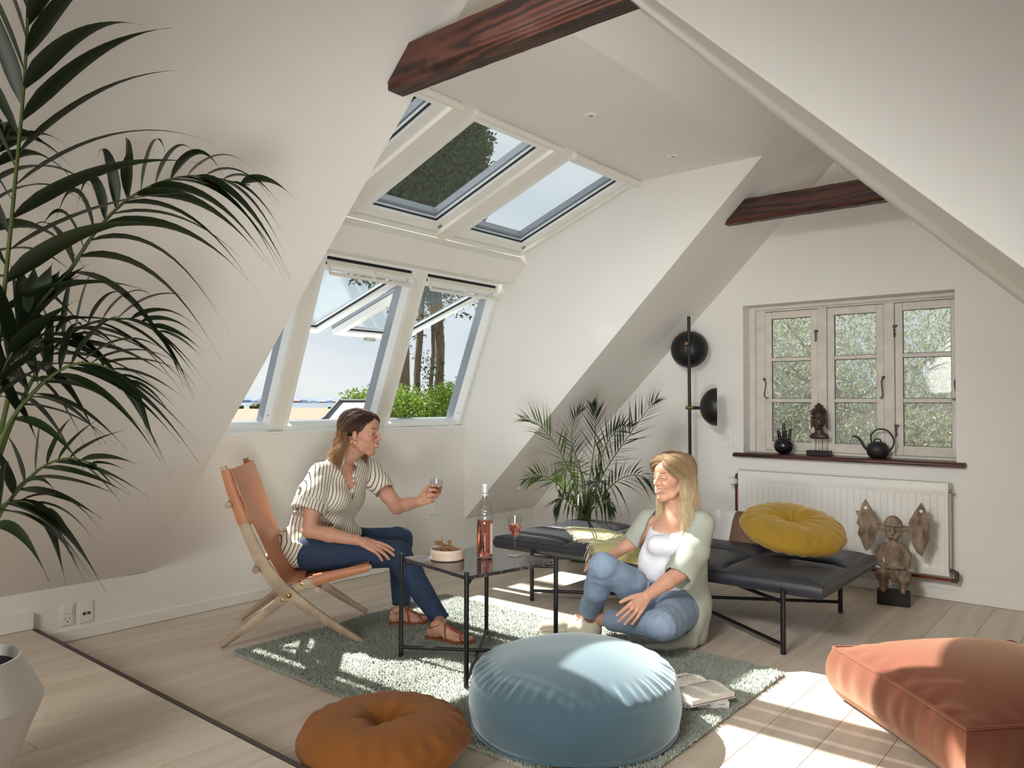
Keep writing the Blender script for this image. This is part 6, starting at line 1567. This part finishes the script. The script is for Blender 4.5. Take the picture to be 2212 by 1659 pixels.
def haircap(par, c, B, col, cut=.052, z0=.0):
    F = Field(c-.15, c+.15, .003); F.ell(c+B@A(-.014, 0, .050), A(.0985, .0785, .0825), .001, M3=B)
    F.ell(c+B@A(.095, 0, -.014), A(.100, .090, .100), .006, 's', M3=B); F.ell(c+B@A(.0, 0, -.10), A(.12, .10, .085), .006, 's', M3=B)
    for s_ in (-1, 1): F.ell(c+B@A(.050, s_*.082, -.012), A(.052, .032, .045), .004, 's', M3=B)
    V, Q = F.mesh(1); o = fobj('scalp_hair', V, Q, mat('hair_root', srgb(*col), .5, noise=(90, .3), stretch=(1, 1, 1)), par); return o
def footfield(F, heel, toe, up, r=1.0, ankle=None, side=None):
    f = nrm(toe-heel); L_ = np.linalg.norm(toe-heel); s = nrm(np.cross(up, f)) if side is None else side; zt = lambda a, b, z: heel+f*a*L_+s*b+A(0, 0, z)
    F.cap(zt(.08, 0, .026), zt(.22, 0, .030), .027*r, .030*r, .012); F.chain([zt(.2, 0, .050), zt(.45, .004, .034), zt(.72, .004, .020)], [.030, .026, .018], .015)
    F.chain([zt(.45, -.014, .018), zt(.74, -.024, .015)], [.016, .015], .012); F.chain([zt(.45, .016, .020), zt(.76, .026, .017)], [.017, .017], .012)
    tl = [(.155*0+1.0, .026, .0115), (.985, .010, .0085), (.95, -.003, .0080), (.91, -.015, .0075), (.86, -.026, .0072)]
    for a, b, r_ in tl: F.cap(zt(.74, b*.95, .016), zt(a-.03, b, .011), r_*1.05, r_, .003)
    if ankle is not None: F.cap(zt(.20, 0, .055), ankle, .031, .030, .02)
    return zt
# ------------------------------------------------------------------ brunette woman on the lounge chair
FH = nrm(FW*A(1, 1, 0)); RH = A(RT[0], RT[1], 0); ZU = A(0, 0, 1)
wa = thing('person', 'woman with shoulder-length brown hair in striped blouse and navy trousers on the lounge chair', 'person', A(-3.35, 2.45, 0))
hc = P(781, 939, 4.06); hB = basis(RH*math.cos(R(14))-FH*math.sin(R(14))-ZU*.06, ZU+RH*.05)
neckA = P(738, 1003, 4.12)
Vs, Qs, Cs = [], [], []
def addpart(F, cols=None, sm=1):
    V, Q = F.mesh(sm); o_ = sum(len(v) for v in Vs); Vs.append(V); Qs.append(Q+o_); Cs.append(cols(V) if cols is not None else None)
sk = SK['a']
F = Field(np.minimum(hc, neckA)-.17, np.maximum(hc, neckA)+A(.17, .17, .16), .0024)
head_field(F, hc, hB, neckA)
shN, shF = P(694, 1026, 4.02), P(797, 1010, 4.26); chest = P(742, 1062, 4.10)
F.cap(neckA, P(746, 1040, 4.12), .050, .085, .03); F.cap(shN*.7+shF*.3, shN*.3+shF*.7, .045, .045, .03)
addpart(F, lambda V: head_cols(V, hc, hB, sk))
# near (right) arm, hand resting on the knee
elN, wrN = P(668, 1146, 3.90), P(779, 1169, 3.86)
fN = nrm(P(838, 1190, 3.86)-wrN); 
F = Field(np.minimum.reduce([shN, elN, wrN])-.14, np.maximum.reduce([shN, elN, wrN])+A(.22, .22, .14), .0026)
F.chain([P(685, 1070, 3.96), P(674, 1105, 3.92), elN], [.046, .042, .035], .012); F.ell(elN, .036, .01)
F.chain([elN, elN*.6+wrN*.4, wrN*.92+elN*.08], [.037, .037, .0255], .012, fr=None); F.cap(wrN-fN*.02, wrN+fN*.015, .026, .025, .012, fr=(ZU, .8))
nN = nrm(ZU*.75-FH*.55+RH*.15)
TN = hand_field(F, wrN, fN, nN, nrm(FH*.6+ZU*.5), 1.0, curl=((.10, .25, .2), (.15, .25, .2), (.25, .3, .2), (.35, .35, .2)), splay=(.10, .02, -.07, -.16), thumb=(.4, .9, -.35))
addpart(F, lambda V: np.tile(sk, (len(V), 1)))
# far (left) arm holding the glass
elF, wrF = P(858, 1094, 4.16), P(908, 1083, 4.03)
gl0 = P(941, 1115, 3.99)
F = Field(np.minimum.reduce([shF, elF, wrF])-.14, np.maximum.reduce([shF, elF, wrF])+.14, .0026)
F.chain([P(812, 1035, 4.22), P(838, 1070, 4.19), elF], [.043, .042, .038], .012); F.ell(elF, .038, .012)
F.chain([elF, elF*.55+wrF*.45, wrF], [.040, .035, .0255], .012)
fF = nrm(P(938, 1073, 4.00)-wrF); 
TF = hand_field(F, wrF, nrm(fF+ZU*.10), nrm(-ZU*.35+FH*.9+RH*.1), nrm(ZU), .95, curl=((.35, .9, .6), (.55, 1.0, .6), (.75, 1.0, .6), (.9, 1.0, .6)), splay=(.10, .02, -.05, -.12), thumb=(.35, 1.0, -.45), tcurl=.10)
addpart(F, lambda V: np.tile(sk, (len(V), 1)))
# feet
rz = RZ
hN, tN = PZ(926, 1372, .03), PZ(1016, 1386, .03); hF, tF = PZ(846, 1342, .03), PZ(922, 1340, .03)
for q in (hN, tN, hF, tF): q[2] = rz+.006
anN, anF = P(952, 1338, 3.95), P(868, 1322, 4.27)
sandals = []
for (h, t, an_) in ((hN, tN, anN), (hF, tF, anF)):
    F = Field(np.minimum(h, t)-A(.09, .09, .02), np.maximum(h, t)+A(.09, .09, .20), .0024)
    zt = footfield(F, h, t, ZU, ankle=an_); addpart(F, lambda V: np.tile(sk, (len(V), 1))); sandals.append((h, t, zt))
def inner(limbs):      # the parts of the body under the clothes
    al = np.array([p for a, b, r1, r2 in limbs for p in (a, b)]); F = Field(al.min(0)-.12, al.max(0)+.12, .007)
    for a, b, r1, r2 in limbs: F.cap(a, b, r1, r2, .02)
    addpart(F, lambda V: np.tile(sk, (len(V), 1)))
_k = [P(858, 1196, 3.98), P(864, 1165, 4.24)]; _h = [P(672, 1192, 4.02), P(684, 1182, 4.22)]
inner([(neckA-ZU*.04, P(722, 1075, 4.12), .06, .09), (P(722, 1075, 4.12), P(676, 1170, 4.12), .09, .08), (_h[0], _h[1], .06, .06), (_h[0], _k[0], .06, .045), (_h[1], _k[1], .06, .045), (_k[0], anN, .042, .028), (_k[1], anF, .042, .028),
       (shN, P(685, 1070, 3.96), .04, .04), (shF, P(812, 1035, 4.22), .04, .038), (shN, shF, .04, .04)])
V, Q, C = np.concatenate(Vs), np.concatenate(Qs), np.concatenate(Cs)
M['skin'] = skinmat('skin', 1)
fobj('body', V, Q, M['skin'], wa, {'Col': C})
face_parts(wa, hc, hB); nails(wa, TN, sk); nails(wa, TF, sk)
M['sandal'] = mat('tan_suede', srgb(140, 72, 42), .8, noise=(60, .2), bump=(200, .3, .001))
for (h, t, zt) in sandals:
    S_ = None; f = nrm(t-h); s = nrm(np.cross(ZU, f)); L_ = np.linalg.norm(t-h)
    prof = [(-.06, 0, .020), (0, .0, .031), (.2, 0, .032), (.45, .0, .031), (.7, .0, .043), (.88, .004, .040), (1.0, .010, .028), (1.06, .014, .010)]
    m = MB(); top = [h+f*a*L_+s*(b+w_) for a, b, w_ in prof]; bot_ = [h+f*a*L_+s*(b-w_) for a, b, w_ in prof][::-1]; pl_ = top+bot_; k = len(pl_)
    m.add([A(p[0], p[1], rz+.010) for p in pl_]+[A(p[0], p[1], rz-.004) for p in pl_], [tuple(range(k)), tuple(range(k, 2*k))[::-1]]+[(i, k+i, k+(i+1) % k, (i+1) % k) for i in range(k)])
    so = m.obj('sandal', M['sandal'], wa, smooth=0, bevel=.002)
    m = MB()
    def strap(a0, a1, z0, z1, wd, hh):   # arch over the foot from one edge to the other
        V_ = []
        for i in range(13):
            u = i/12; an_ = math.pi*u; a = a0+(a1-a0)*u; V_.append(zt(a, math.cos(an_)*wd, z0+(hh)*math.sin(an_)))
        m.tube(V_, [(.0016, .0052)]*13, 8)
    strap(.70, .88, .008, 0, .044, .030); strap(.30, .50, .008, 0, .038, .064)
    V_ = [zt(.18+.13*math.cos(2*math.pi*i/24), .036*math.sin(2*math.pi*i/24), .060+.012*math.cos(2*math.pi*i/24)) for i in range(25)]; m.tube(V_, [(.0016, .0050)]*25, 8, cap=False)
    m.tube([zt(.41, .0, .072), zt(.55, .0, .055), zt(.68, .0, .044), zt(.79, .0, .037)], [.0062, .0065, .0065, .0055], 8)
    for k in range(12): m.ball(zt(.42+.030*k, .0, .073-.0032*k), (.0085, .0085, .0055), 8)
    m.obj('strap', M['sandal'], so)
    m = MB(); c = zt(.10, -.038, .058); m.tube([c+A(0, 0, .007)+f*.007, c+A(0, 0, .007)-f*.007, c-A(0, 0, .007)-f*.007, c-A(0, 0, .007)+f*.007, c+A(0, 0, .007)+f*.007], .0012, 6); m.obj('buckle', M['brass'], so)
# trousers
M['navy'] = mat('navy_cotton', srgb(42, 58, 82), .75, noise=(26, .10, 4), bump=(150, .2, .001), sheen=.15, spec=.25)
hipN, hipF, knN, knF = P(672, 1192, 4.02), P(684, 1182, 4.22), P(858, 1196, 3.98), P(864, 1165, 4.24)
lo = np.minimum.reduce([hipN, hipF, knN, knF, anN, anF])-A(.16, .16, .06); hi = np.maximum.reduce([hipN, hipF, knN, knF, anN, anF])+.16; lo[2] = .07
F = Field(lo, hi, .0045)
F.chain([hipN, hipN*.5+knN*.5, knN], [.098, .084, .066], .02); F.chain([hipF, hipF*.5+knF*.5, knF], [.098, .084, .066], .02)
F.chain([knN, knN*.7+anN*.3, anN], [.064, .064, .047], .02); F.chain([knF, knF*.7+anF*.3, anF], [.064, .063, .046], .02)
pel = P(655, 1185, 4.12); F.ell(pel, A(.15, .15, .105), .03); F.cap(pel, P(672, 1160, 4.12), .10, .09, .03)
for (kn, an_) in ((knN, anN), (knF, anF)):
    d = nrm(an_-kn); F.box(an_+d*.075, (.08, .08, .068), k=.002, op='s', M3=basis(np.cross(d, ZU)+1e-3, d)); F.cap(an_-d*.06, an_+d*.05, .038, .040, .002, 's')
V, Q = F.mesh(1); V = fold(V, Q, .005, 26, 3, axis=RH); 
for kn, off_ in ((knN, 4), (knF, 5)):
    d = np.linalg.norm(V-kn, axis=1); V = V+normals(V, Q)*(.004*np.exp(-(d/.10)**2)*snoise(V, 95, off_))[:, None]
fobj('trousers', V, Q, M['navy'], wa)
# blouse
def stripemat():
    m, t, p = newmat('striped_blouse'); n_ = t.nodes; l = t.links; at = n_.new('ShaderNodeAttribute'); at.attribute_name = 'su'
    fr = n_.new('ShaderNodeMath'); fr.operation = 'FRACT'; l.new(at.outputs['Fac'], fr.inputs[0])
    r = n_.new('ShaderNodeValToRGB'); E_ = r.color_ramp.elements; E_[0].color = srgb(70, 66, 66); E_[0].position = .0; E_[1].color = srgb(216, 208, 192); E_[1].position = .26
    e = E_.new(.20); e.color = srgb(76, 72, 72); e = E_.new(.96); e.color = srgb(216, 208, 192)
    l.new(fr.outputs[0], r.inputs[0]); l.new(r.outputs[0], p.inputs['Base Color']); p.inputs['Roughness'].default_value = .85
    tcn = n_.new('ShaderNodeTexCoord'); q = n_.new('ShaderNodeTexNoise'); q.inputs['Scale'].default_value = 260; l.new(tcn.outputs['Object'], q.inputs['Vector'])
    b = n_.new('ShaderNodeBump'); b.inputs['Strength'].default_value = .25; b.inputs['Distance'].default_value = .001; l.new(q.outputs[0], b.inputs['Height']); l.new(b.outputs[0], p.inputs['Normal']); return m
Lx = nrm(shF-shN); tax = nrm(P(745, 1015, 4.12)-P(672, 1165, 4.12)); fx_ = nrm(np.cross(tax, Lx)); 
if fx_@RH < 0: fx_ = -fx_
Lx = nrm(Lx-tax*(Lx@tax)); TB = np.stack([fx_, Lx, tax], 1)
lo = np.minimum.reduce([shN, shF, pel, P(640, 1200, 4.1)])-.20; hi = np.maximum.reduce([shN, shF, pel])+.20
F = Field(lo, hi, .0042)
F.cap(shN*.72+shF*.28-ZU*.01, shN*.28+shF*.72-ZU*.01, .062, .060, .03)
F.chain([P(742, 1030, 4.13), P(722, 1075, 4.12), P(696, 1125, 4.11), P(682, 1172, 4.10)], [.145, .165, .165, .178], .03, fr=(fx_, .72))
F.cap(P(728, 1078, 4.0), P(752, 1075, 4.18), .075, .075, .04)
F.ell(P(745, 1150, 4.15), A(.09, .09, .055), .04)
F.cap(neckA, P(742, 1030, 4.12), .058, .075, .02)
F.cap(neckA+ZU*.02, neckA-ZU*.02, .060, .064, .012)
F.chain([shN, P(676, 1072, 3.95), P(668, 1098, 3.93)], [.066, .078, .086], .02, fr=(FH, .82)); F.chain([shF, P(818, 1042, 4.20), P(828, 1056, 4.18)], [.058, .060, .060], .02)
# openings: neck, placket, sleeves, hem
F.cap(neckA+tax*.10, neckA-tax*.03+fx_*.01, .053, .050, .004, 's')
H_ = [F.hit(752, 1014), F.hit(756, 1030), F.hit(759, 1052), F.hit(759, 1088)]; F.chain([neckA+fx_*.05+ZU*.02]+H_, [.045, .034, .026, .018, .004], .003, 's')
dn = nrm(P(668, 1098, 3.93)-shN); F.box(P(663, 1104, 3.93)+dn*.075, (.13, .13, .075), k=.004, op='s', M3=basis(np.cross(dn, FH)+1e-3, dn)) ; F.cap(P(672, 1085, 3.935), P(662, 1120, 3.92), .052, .076, .003, 's', fr=(FH, .85))
df = nrm(P(832, 1062, 4.17)-shF); F.box(P(831, 1061, 4.175)+df*.07, (.09, .09, .068), k=.003, op='s', M3=basis(np.cross(df, FH)+1e-3, df)); F.cap(P(815, 1040, 4.2), P(838, 1072, 4.17), .046, .054, .003, 's')
F.ell(P(650, 1180, 4.10), A(.155, .165, .115), .03); F.ell(P(735, 1268, 4.0), A(.25, .25, .10), .01, 's'); F.ell(P(640, 1262, 4.0), A(.25, .25, .09), .01, 's')
V, Q = F.mesh(1)
q_ = (V-neckA)@TB
V = fold(V, Q, .0065, 30, 8, axis=tax); V = fold(V, Q, .0035, 70, 12, axis=tax+Lx*.4)
su = (q_[:, 1]+.35*q_[:, 0])/.0165
armN = (V-shN)@np.stack([nrm(RH*.6+ZU*.5), Lx, tax], 1); dseg = np.linalg.norm(np.cross(V-shN, dn), axis=1); tpar = (V-shN)@dn
cuff = (tpar > .155) & (tpar < .30) & (dseg < .12) & ((V-neckA)@Lx < -.11)
su = np.where(cuff, ((V-neckA)@nrm(np.cross(dn, FH)))/.0165, su)
fobj('blouse', V, Q, stripemat(), wa, {'su': su})
m = MB(); 
for k in range(2): m = MB(); m.ball(P(763-k*1, 1038+k*22, 3.955), (.005, .005, .005), 8); m.obj('button', M['plastic'], wa)
haircap(wa, hc, hB, (58, 42, 32))
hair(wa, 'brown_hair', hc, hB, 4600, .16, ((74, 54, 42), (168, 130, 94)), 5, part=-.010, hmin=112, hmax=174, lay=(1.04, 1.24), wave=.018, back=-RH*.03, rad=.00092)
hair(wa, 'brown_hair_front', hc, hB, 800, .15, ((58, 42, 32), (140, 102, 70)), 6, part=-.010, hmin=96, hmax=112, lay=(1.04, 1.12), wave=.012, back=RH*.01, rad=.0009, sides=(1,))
M['gold'] = mat('gold', srgb(214, 170, 96), .25, 1, noise=(40, .05))
ec = hc+hB@A(-.004, -.078, -.045); a = np.linspace(0, 2*math.pi, 24)
m = MB(); m.tube([ec+RH*.016*math.cos(t)+ZU*.018*math.sin(t) for t in a], .0011, 6, cap=False); m.ball(ec-ZU*.021, .0036, 8); m.obj('earring', M['gold'], wa)
def ringon(par, T, idx, off, col='gold', R_=.0098):
    p, fd, fn, r = T[idx]; c = p-fd*off; u = nrm(np.cross(fd, fn)); m = MB(); m.tube([c+(u*math.cos(t)+fn*math.sin(t))*R_ for t in a], .0014, 6, cap=False); m.ball(c+fn*(R_+.001), .0028, 8); m.obj('finger_ring', M[col], par)
ringon(wa, TN, 2, .062, R_=.0094)
# glass in her hand
gb = P(942, 1112, 3.99); 
wineglass(gb, 'stemmed glass of pink wine held in the brunette woman\'s hand')
# ------------------------------------------------------------------ blonde woman on the floor
wb_ = thing('person', 'blonde woman in grey-green cardigan and light jeans sitting on the floor against the daybed', 'person', A(-1.9, 3.35, 0))
sk = SK['b']; hc = P(1450, 1036, 3.92); hB = basis(-RH*math.sin(R(60))-FH*math.cos(R(60))+ZU*.0, ZU+RH*.04)
neckB = P(1459, 1104, 3.95); Vs, Qs, Cs = [], [], []
shR, shL = P(1402, 1126, 4.03), P(1516, 1132, 3.84)
F = Field(np.minimum.reduce([hc, neckB, shR])-A(.13, .13, .14), np.maximum.reduce([hc, neckB])+A(.17, .17, .16), .0024)
head_field(F, hc, hB, neckB)
chB = P(1440, 1165, 3.90); F.cap(neckB, P(1452, 1135, 3.93), .048, .075, .03); F.cap(shR*.7+shL*.3, shR*.3+shL*.7, .042, .042, .03); F.ell(P(1442, 1150, 3.91), A(.085, .085, .06), .03)
addpart(F, lambda V: head_cols(V, hc, hB, sk))
# right arm resting back on the bed
elR, wrR = P(1366, 1172, 4.06), P(1322, 1200, 4.06)
F = Field(np.minimum.reduce([elR, wrR])-.14, np.maximum.reduce([elR, wrR, shR])+.1, .003)
F.chain([shR-ZU*.03, elR], [.042, .036], .012); F.chain([elR, wrR], [.036, .025], .012)
fR = nrm(P(1280, 1212, 4.03)-wrR); TR = hand_field(F, wrR, fR, nrm(ZU*.9-FH*.3), nrm(-FH*.6+RH*.1), .95, curl=(.25, .25, .3, .3))
addpart(F, lambda V: np.tile(sk, (len(V), 1)))
# left arm over the shin
elL, wrL = P(1470, 1236, 3.66), P(1396, 1289, 3.54)
F = Field(np.minimum.reduce([elL, wrL])-.16, np.maximum.reduce([elL, wrL])+.16, .0024)
F.cap(P(1490, 1190, 3.74), elL, .044, .038, .012); F.chain([elL, elL*.6+wrL*.4, wrL], [.039, .037, .0255], .012)
kn_ = P(1366, 1322, 3.47); fL = nrm(kn_-wrL)
nL = nrm(-FH*.9+ZU*.35+RH*.05)
TL2 = hand_field(F, wrL, fL, nL, nrm(-RH*.8+ZU*.6), 1.0, curl=((.35, .25, .15), (.40, .25, .15), (.42, .28, .15), (.42, .3, .2)), splay=(.09, .02, -.08, -.17), thumb=(.55, .9, -.35), tcurl=.12)
addpart(F, lambda V: np.tile(sk, (len(V), 1)))
# ankles
anR = P(1270, 1347, 3.88); anR[2] = max(anR[2], .085)
kR, hR_ = P(1303, 1222, 3.64), P(1418, 1302, 3.88)
F = Field(anR-.12, anR+A(.12, .12, .2), .003); F.cap(P(1276, 1318, 3.86), anR, .041, .035, .01); addpart(F, lambda V: np.tile(sk, (len(V), 1)))
kL, hL_, anL = P(1428, 1352, 3.46), P(1462, 1322, 3.78), P(1306, 1338, 3.80)
F = Field(anL-.13, anL+.13, .003); F.cap(anL*.8+kL*.2, anL*1.15-kL*.15, .036, .033, .01); addpart(F, lambda V: np.tile(sk, (len(V), 1)))
inner([(neckB-ZU*.05, P(1446, 1180, 3.93), .055, .065), (P(1446, 1180, 3.93), P(1452, 1300, 3.92), .065, .05), (hR_, hL_, .06, .06), (hR_, kR, .06, .045), (hL_, kL, .06, .048), (kR, P(1276, 1318, 3.86), .042, .034), (kL, anL, .045, .030),
       (shR, shL, .038, .038), (shL, P(1490, 1190, 3.74), .04, .04), (shR, shR*.5+elR*.5, .038, .036)])
fobj('body', np.concatenate(Vs), np.concatenate(Qs), M['skin'], wb_, {'Col': np.concatenate(Cs)})
face_parts(wb_, hc, hB, (70, 90, 110)); nails(wb_, TL2, sk); ringon(wb_, TL2, 1, .075, 'steel')
# shoes
M['shoe'] = mat('beige_canvas', srgb(196, 186, 168), .8, noise=(60, .12), bump=(160, .3, .001)); M['sole'] = mat('pale_rubber', srgb(190, 180, 160), .6, noise=(30, .08))
def shoe(h, t, nm='shoe'):
    f = nrm((t-h)*A(1, 1, 0)); s = nrm(np.cross(ZU, f)); L_ = np.linalg.norm((t-h)[:2]); z0 = h[2]; zt = lambda a, b, z: A(h[0], h[1], z0)+f*a*L_+s*b+A(0, 0, z)
    F = Field(np.minimum(h, t)-A(.08, .08, .01), np.maximum(h, t)+A(.08, .08, .13), .003)
    F.chain([zt(.08, 0, .045), zt(.30, 0, .052), zt(.55, 0, .045), zt(.86, 0, .032)], [.036, .038, .036, .034], .02, fr=(s, 1.12)); F.cap(zt(.10, 0, .07), zt(.22, 0, .075), .033, .034, .02)
    F.box(zt(.5, 0, -.06), (.3, .3, .072), k=.002, op='s'); F.ell(zt(.16, 0, .105), A(.036, .036, .034), .004, 's'); V, Q = F.mesh(1); so = fobj(nm, V, Q, M['shoe'], wb_)
    m = MB(); prof = [(-.06, .018), (0, .034), (.3, .036), (.6, .040), (.85, .040), (.98, .026), (1.03, .010)]; pl_ = [zt(a, w_, 0) for a, w_ in prof]+[zt(a, -w_, 0) for a, w_ in prof][::-1]; k = len(pl_)
    m.add([p+A(0, 0, .020) for p in pl_]+[p+A(0, 0, .0) for p in pl_], [tuple(range(k)), tuple(range(k, 2*k))[::-1]]+[(i, k+i, k+(i+1) % k, (i+1) % k) for i in range(k)]); m.obj('sole', M['sole'], so, bevel=.003, smooth=0)
    m = MB(); m.tube([zt(.40, -.03, .066), zt(.44, 0, .088), zt(.48, .03, .066)], .0028, 6); m.tube([zt(.50, -.03, .060), zt(.53, 0, .080), zt(.56, .03, .060)], .0028, 6); m.obj('laces', M['sole'], so)
h1 = A(anR[0], anR[1], RZ-.004)+RH*.02; t1 = PZ(1160, 1356, .04); t1[2] = RZ-.004; shoe(h1, t1)
h2 = A(anL[0], anL[1], RZ-.004)-RH*.03+FH*.02; t2 = h2-RH*.20+FH*.12; shoe(h2, t2)
# jeans
M['jeans'] = mat('light_blue_denim', srgb(136, 154, 176), .8, noise=(34, .12, 5), bump=(300, .3, .001), sheen=.1, spec=.2)
lo = np.minimum.reduce([hR_, hL_, kR, kL, anR, anL])-.13; hi = np.maximum.reduce([hR_, hL_, kR, kL, anR, anL])+A(.15, .15, .14); lo[2] = .004
F = Field(lo, hi, .0042)
dR = nrm(anR-kR); cR = P(1277, 1318, 3.86); dL = nrm(anL-kL); cL = anL*.86+kL*.14
F.chain([hR_, hR_*.5+kR*.5, kR], [.092, .080, .064], .02); F.chain([kR, kR*.6+anR*.4, cR], [.063, .061, .054], .02)
F.cap(cR-dR*.035, cR+dR*.0, .062, .062, .004); F.box(cR+dR*.100, (.12, .12, .095), k=.002, op='s', M3=basis(np.cross(dR, RH), dR)); F.cap(cR-dR*.02, cR+dR*.03, .046, .050, .002, 's')
F2_ = Field(lo, hi, .0042)
F2_.chain([hL_, hL_*.5+kL*.5, kL], [.100, .088, .070], .02); F2_.chain([kL, kL*.5+anL*.5, cL], [.066, .058, .047], .02)
F2_.cap(cL-dL*.03, cL, .053, .053, .004); F2_.box(cL+dL*.090, (.10, .10, .085), k=.002, op='s', M3=basis(np.cross(dL, ZU), dL)); F2_.cap(cL-dL*.02, cL+dL*.03, .040, .044, .002, 's')
F.d = np.minimum(F.d, F2_.d)
plB = P(1448, 1318, 3.86); F.ell(plB, A(.15, .14, .11), .03); F.cap(plB, P(1425, 1262, 3.86), .125, .112, .03, fr=(FH, .85))
F.box(P(1442, 1243, 3.88)+ZU*.05, (.125, .2, .045), k=.003, op='s', M3=basis(RH, ZU+RH*.15)) ; F.cap(P(1422, 1262, 3.86), P(1418, 1230, 3.86), .098, .108, .003, 's', fr=(FH, .85))
F.box(A(plB[0], plB[1], -.05), (.6, .6, .056), k=.01, op='s')
V, Q = F.mesh(1); V = fold(V, Q, .005, 34, 5)
for kn, off_ in ((kL, 4), (hL_, 6), (hR_, 7), (kR, 9)):
    d = np.linalg.norm(V-kn, axis=1); V = V+normals(V, Q)*(.005*np.exp(-(d/.10)**2)*snoise(V, 90, off_))[:, None]
V[:, 2] = np.maximum(V[:, 2], .003); fobj('jeans', V, Q, M['jeans'], wb_)
m = MB(); w0, w1_ = P(1408, 1262, 3.70), P(1392, 1256, 3.73)
m.tube([P(1372, 1252, 3.80), P(1395, 1258, 3.745), P(1412, 1256, 3.72), P(1440, 1266, 3.73)], [(.004, .018)]*4, 8); m.tube([P(1400, 1256, 3.73), P(1392, 1275, 3.71), P(1388, 1292, 3.70)], [(.004, .016)]*3, 8); m.obj('waist_tie', M['jeans'], wb_)
# camisole
M['cami'] = mat('white_cotton', srgb(226, 226, 232), .8, noise=(40, .03), bump=(40, .35, .004), spec=.2)
F = Field(np.minimum.reduce([neckB, plB])-.2, np.maximum.reduce([neckB, plB])+.2, .0042)
fB = nrm(-RH*.55-FH*.8); F.chain([P(1446, 1168, 3.90), P(1430, 1215, 3.87), P(1428, 1268, 3.86)], [.120, .112, .112], .03, fr=(fB, .82)); F.cap(P(1418, 1178, 3.80), P(1452, 1180, 3.78), .045, .045, .04)
F.ell(P(1440, 1108, 3.86), A(.16, .16, .098), .008, 's')
V, Q = F.mesh(1); V = fold(V, Q, .004, 45, 3, axis=RH); fobj('camisole', V, Q, M['cami'], wb_)
# cardigan
M['cardi'] = mat('grey_green_linen', srgb(166, 170, 158), .9, noise=(20, .06, 5), bump=(220, .35, .001), sheen=.15, spec=.15)
lo = np.minimum.reduce([shR, plB, kL])-.16; hi = np.maximum.reduce([shR, shL, plB])+.22; lo[2] = .003
F = Field(lo, hi, .0045)
F.cap(shR+ZU*.0, shL+ZU*.0, .060, .064, .03)
F.cap(neckB+RH*.01+FH*.02, (shR+shL)/2, .062, .085, .02)
F.chain([P(1462, 1150, 3.95), P(1462, 1220, 3.93), P(1474, 1300, 3.90), P(1476, 1360, 3.84)], [.150, .142, .140, .120], .03, fr=(fB, .80))
F.chain([P(1505, 1330, 3.80), P(1490, 1385, 3.72), P(1440, 1398, 3.66), P(1400, 1398, 3.68)], [.040, .036, .022, .014], .02)
F.chain([shL, P(1500, 1190, 3.75), P(1472, 1238, 3.67)], [.066, .074, .082], .02, fr=(FH, .9)); F.chain([shR, P(1383, 1150, 4.04), P(1372, 1164, 4.05)], [.058, .056, .056], .02)
# openings
F.cap(neckB+ZU*.07, neckB-ZU*.01, .054, .056, .004, 's')
F.chain([P(1450, 1112, 3.93), P(1440, 1150, 3.90), P(1430, 1195, 3.87), P(1428, 1245, 3.86), P(1434, 1300, 3.85)], [.095, .122, .118, .116, .12], .006, 's', fr=(fB, .84))
H_ = [F.hit(1424, 1124), F.hit(1414, 1165), F.hit(1408, 1210), F.hit(1402, 1262)]
F.chain([neckB+fB*.04]+H_+[P(1385, 1330, 3.62)], [.05, .050, .074, .082, .085, .10], .005, 's')
dS = nrm(P(1462, 1254, 3.63)-P(1500, 1190, 3.75)); eS = P(1463, 1252, 3.64); F.box(eS+dS*.07, (.12, .12, .07), k=.003, op='s', M3=basis(np.cross(dS, ZU), dS)); F.cap(eS-dS*.09, eS+dS*.04, .052, .074, .003, 's', fr=(FH, .9))
dS = nrm(P(1350, 1182, 4.06)-shR); eS = P(1368, 1168, 4.055); F.box(eS+dS*.065, (.08, .08, .06), k=.003, op='s', M3=basis(np.cross(dS, ZU), dS)); F.cap(eS-dS*.04, eS+dS*.03, .044, .050, .003, 's')
F.chain([hL_, hL_*.5+kL*.5, kL], [.104, .092, .074], .004, 's'); F.chain([kL, anL], [.07, .055], .004, 's')
V, Q = F.mesh(1); V = fold(V, Q, .008, 22, 8, axis=ZU); V = fold(V, Q, .004, 60, 9, axis=ZU); V[:, 2] = np.maximum(V[:, 2], .002)
yb = BY0-.012; msk = (V[:, 2] > .27) & (V[:, 2] < .40); V[msk, 1] = np.minimum(V[msk, 1], yb)
fobj('cardigan', V, Q, M['cardi'], wb_)
haircap(wb_, hc, hB, (146, 120, 86))
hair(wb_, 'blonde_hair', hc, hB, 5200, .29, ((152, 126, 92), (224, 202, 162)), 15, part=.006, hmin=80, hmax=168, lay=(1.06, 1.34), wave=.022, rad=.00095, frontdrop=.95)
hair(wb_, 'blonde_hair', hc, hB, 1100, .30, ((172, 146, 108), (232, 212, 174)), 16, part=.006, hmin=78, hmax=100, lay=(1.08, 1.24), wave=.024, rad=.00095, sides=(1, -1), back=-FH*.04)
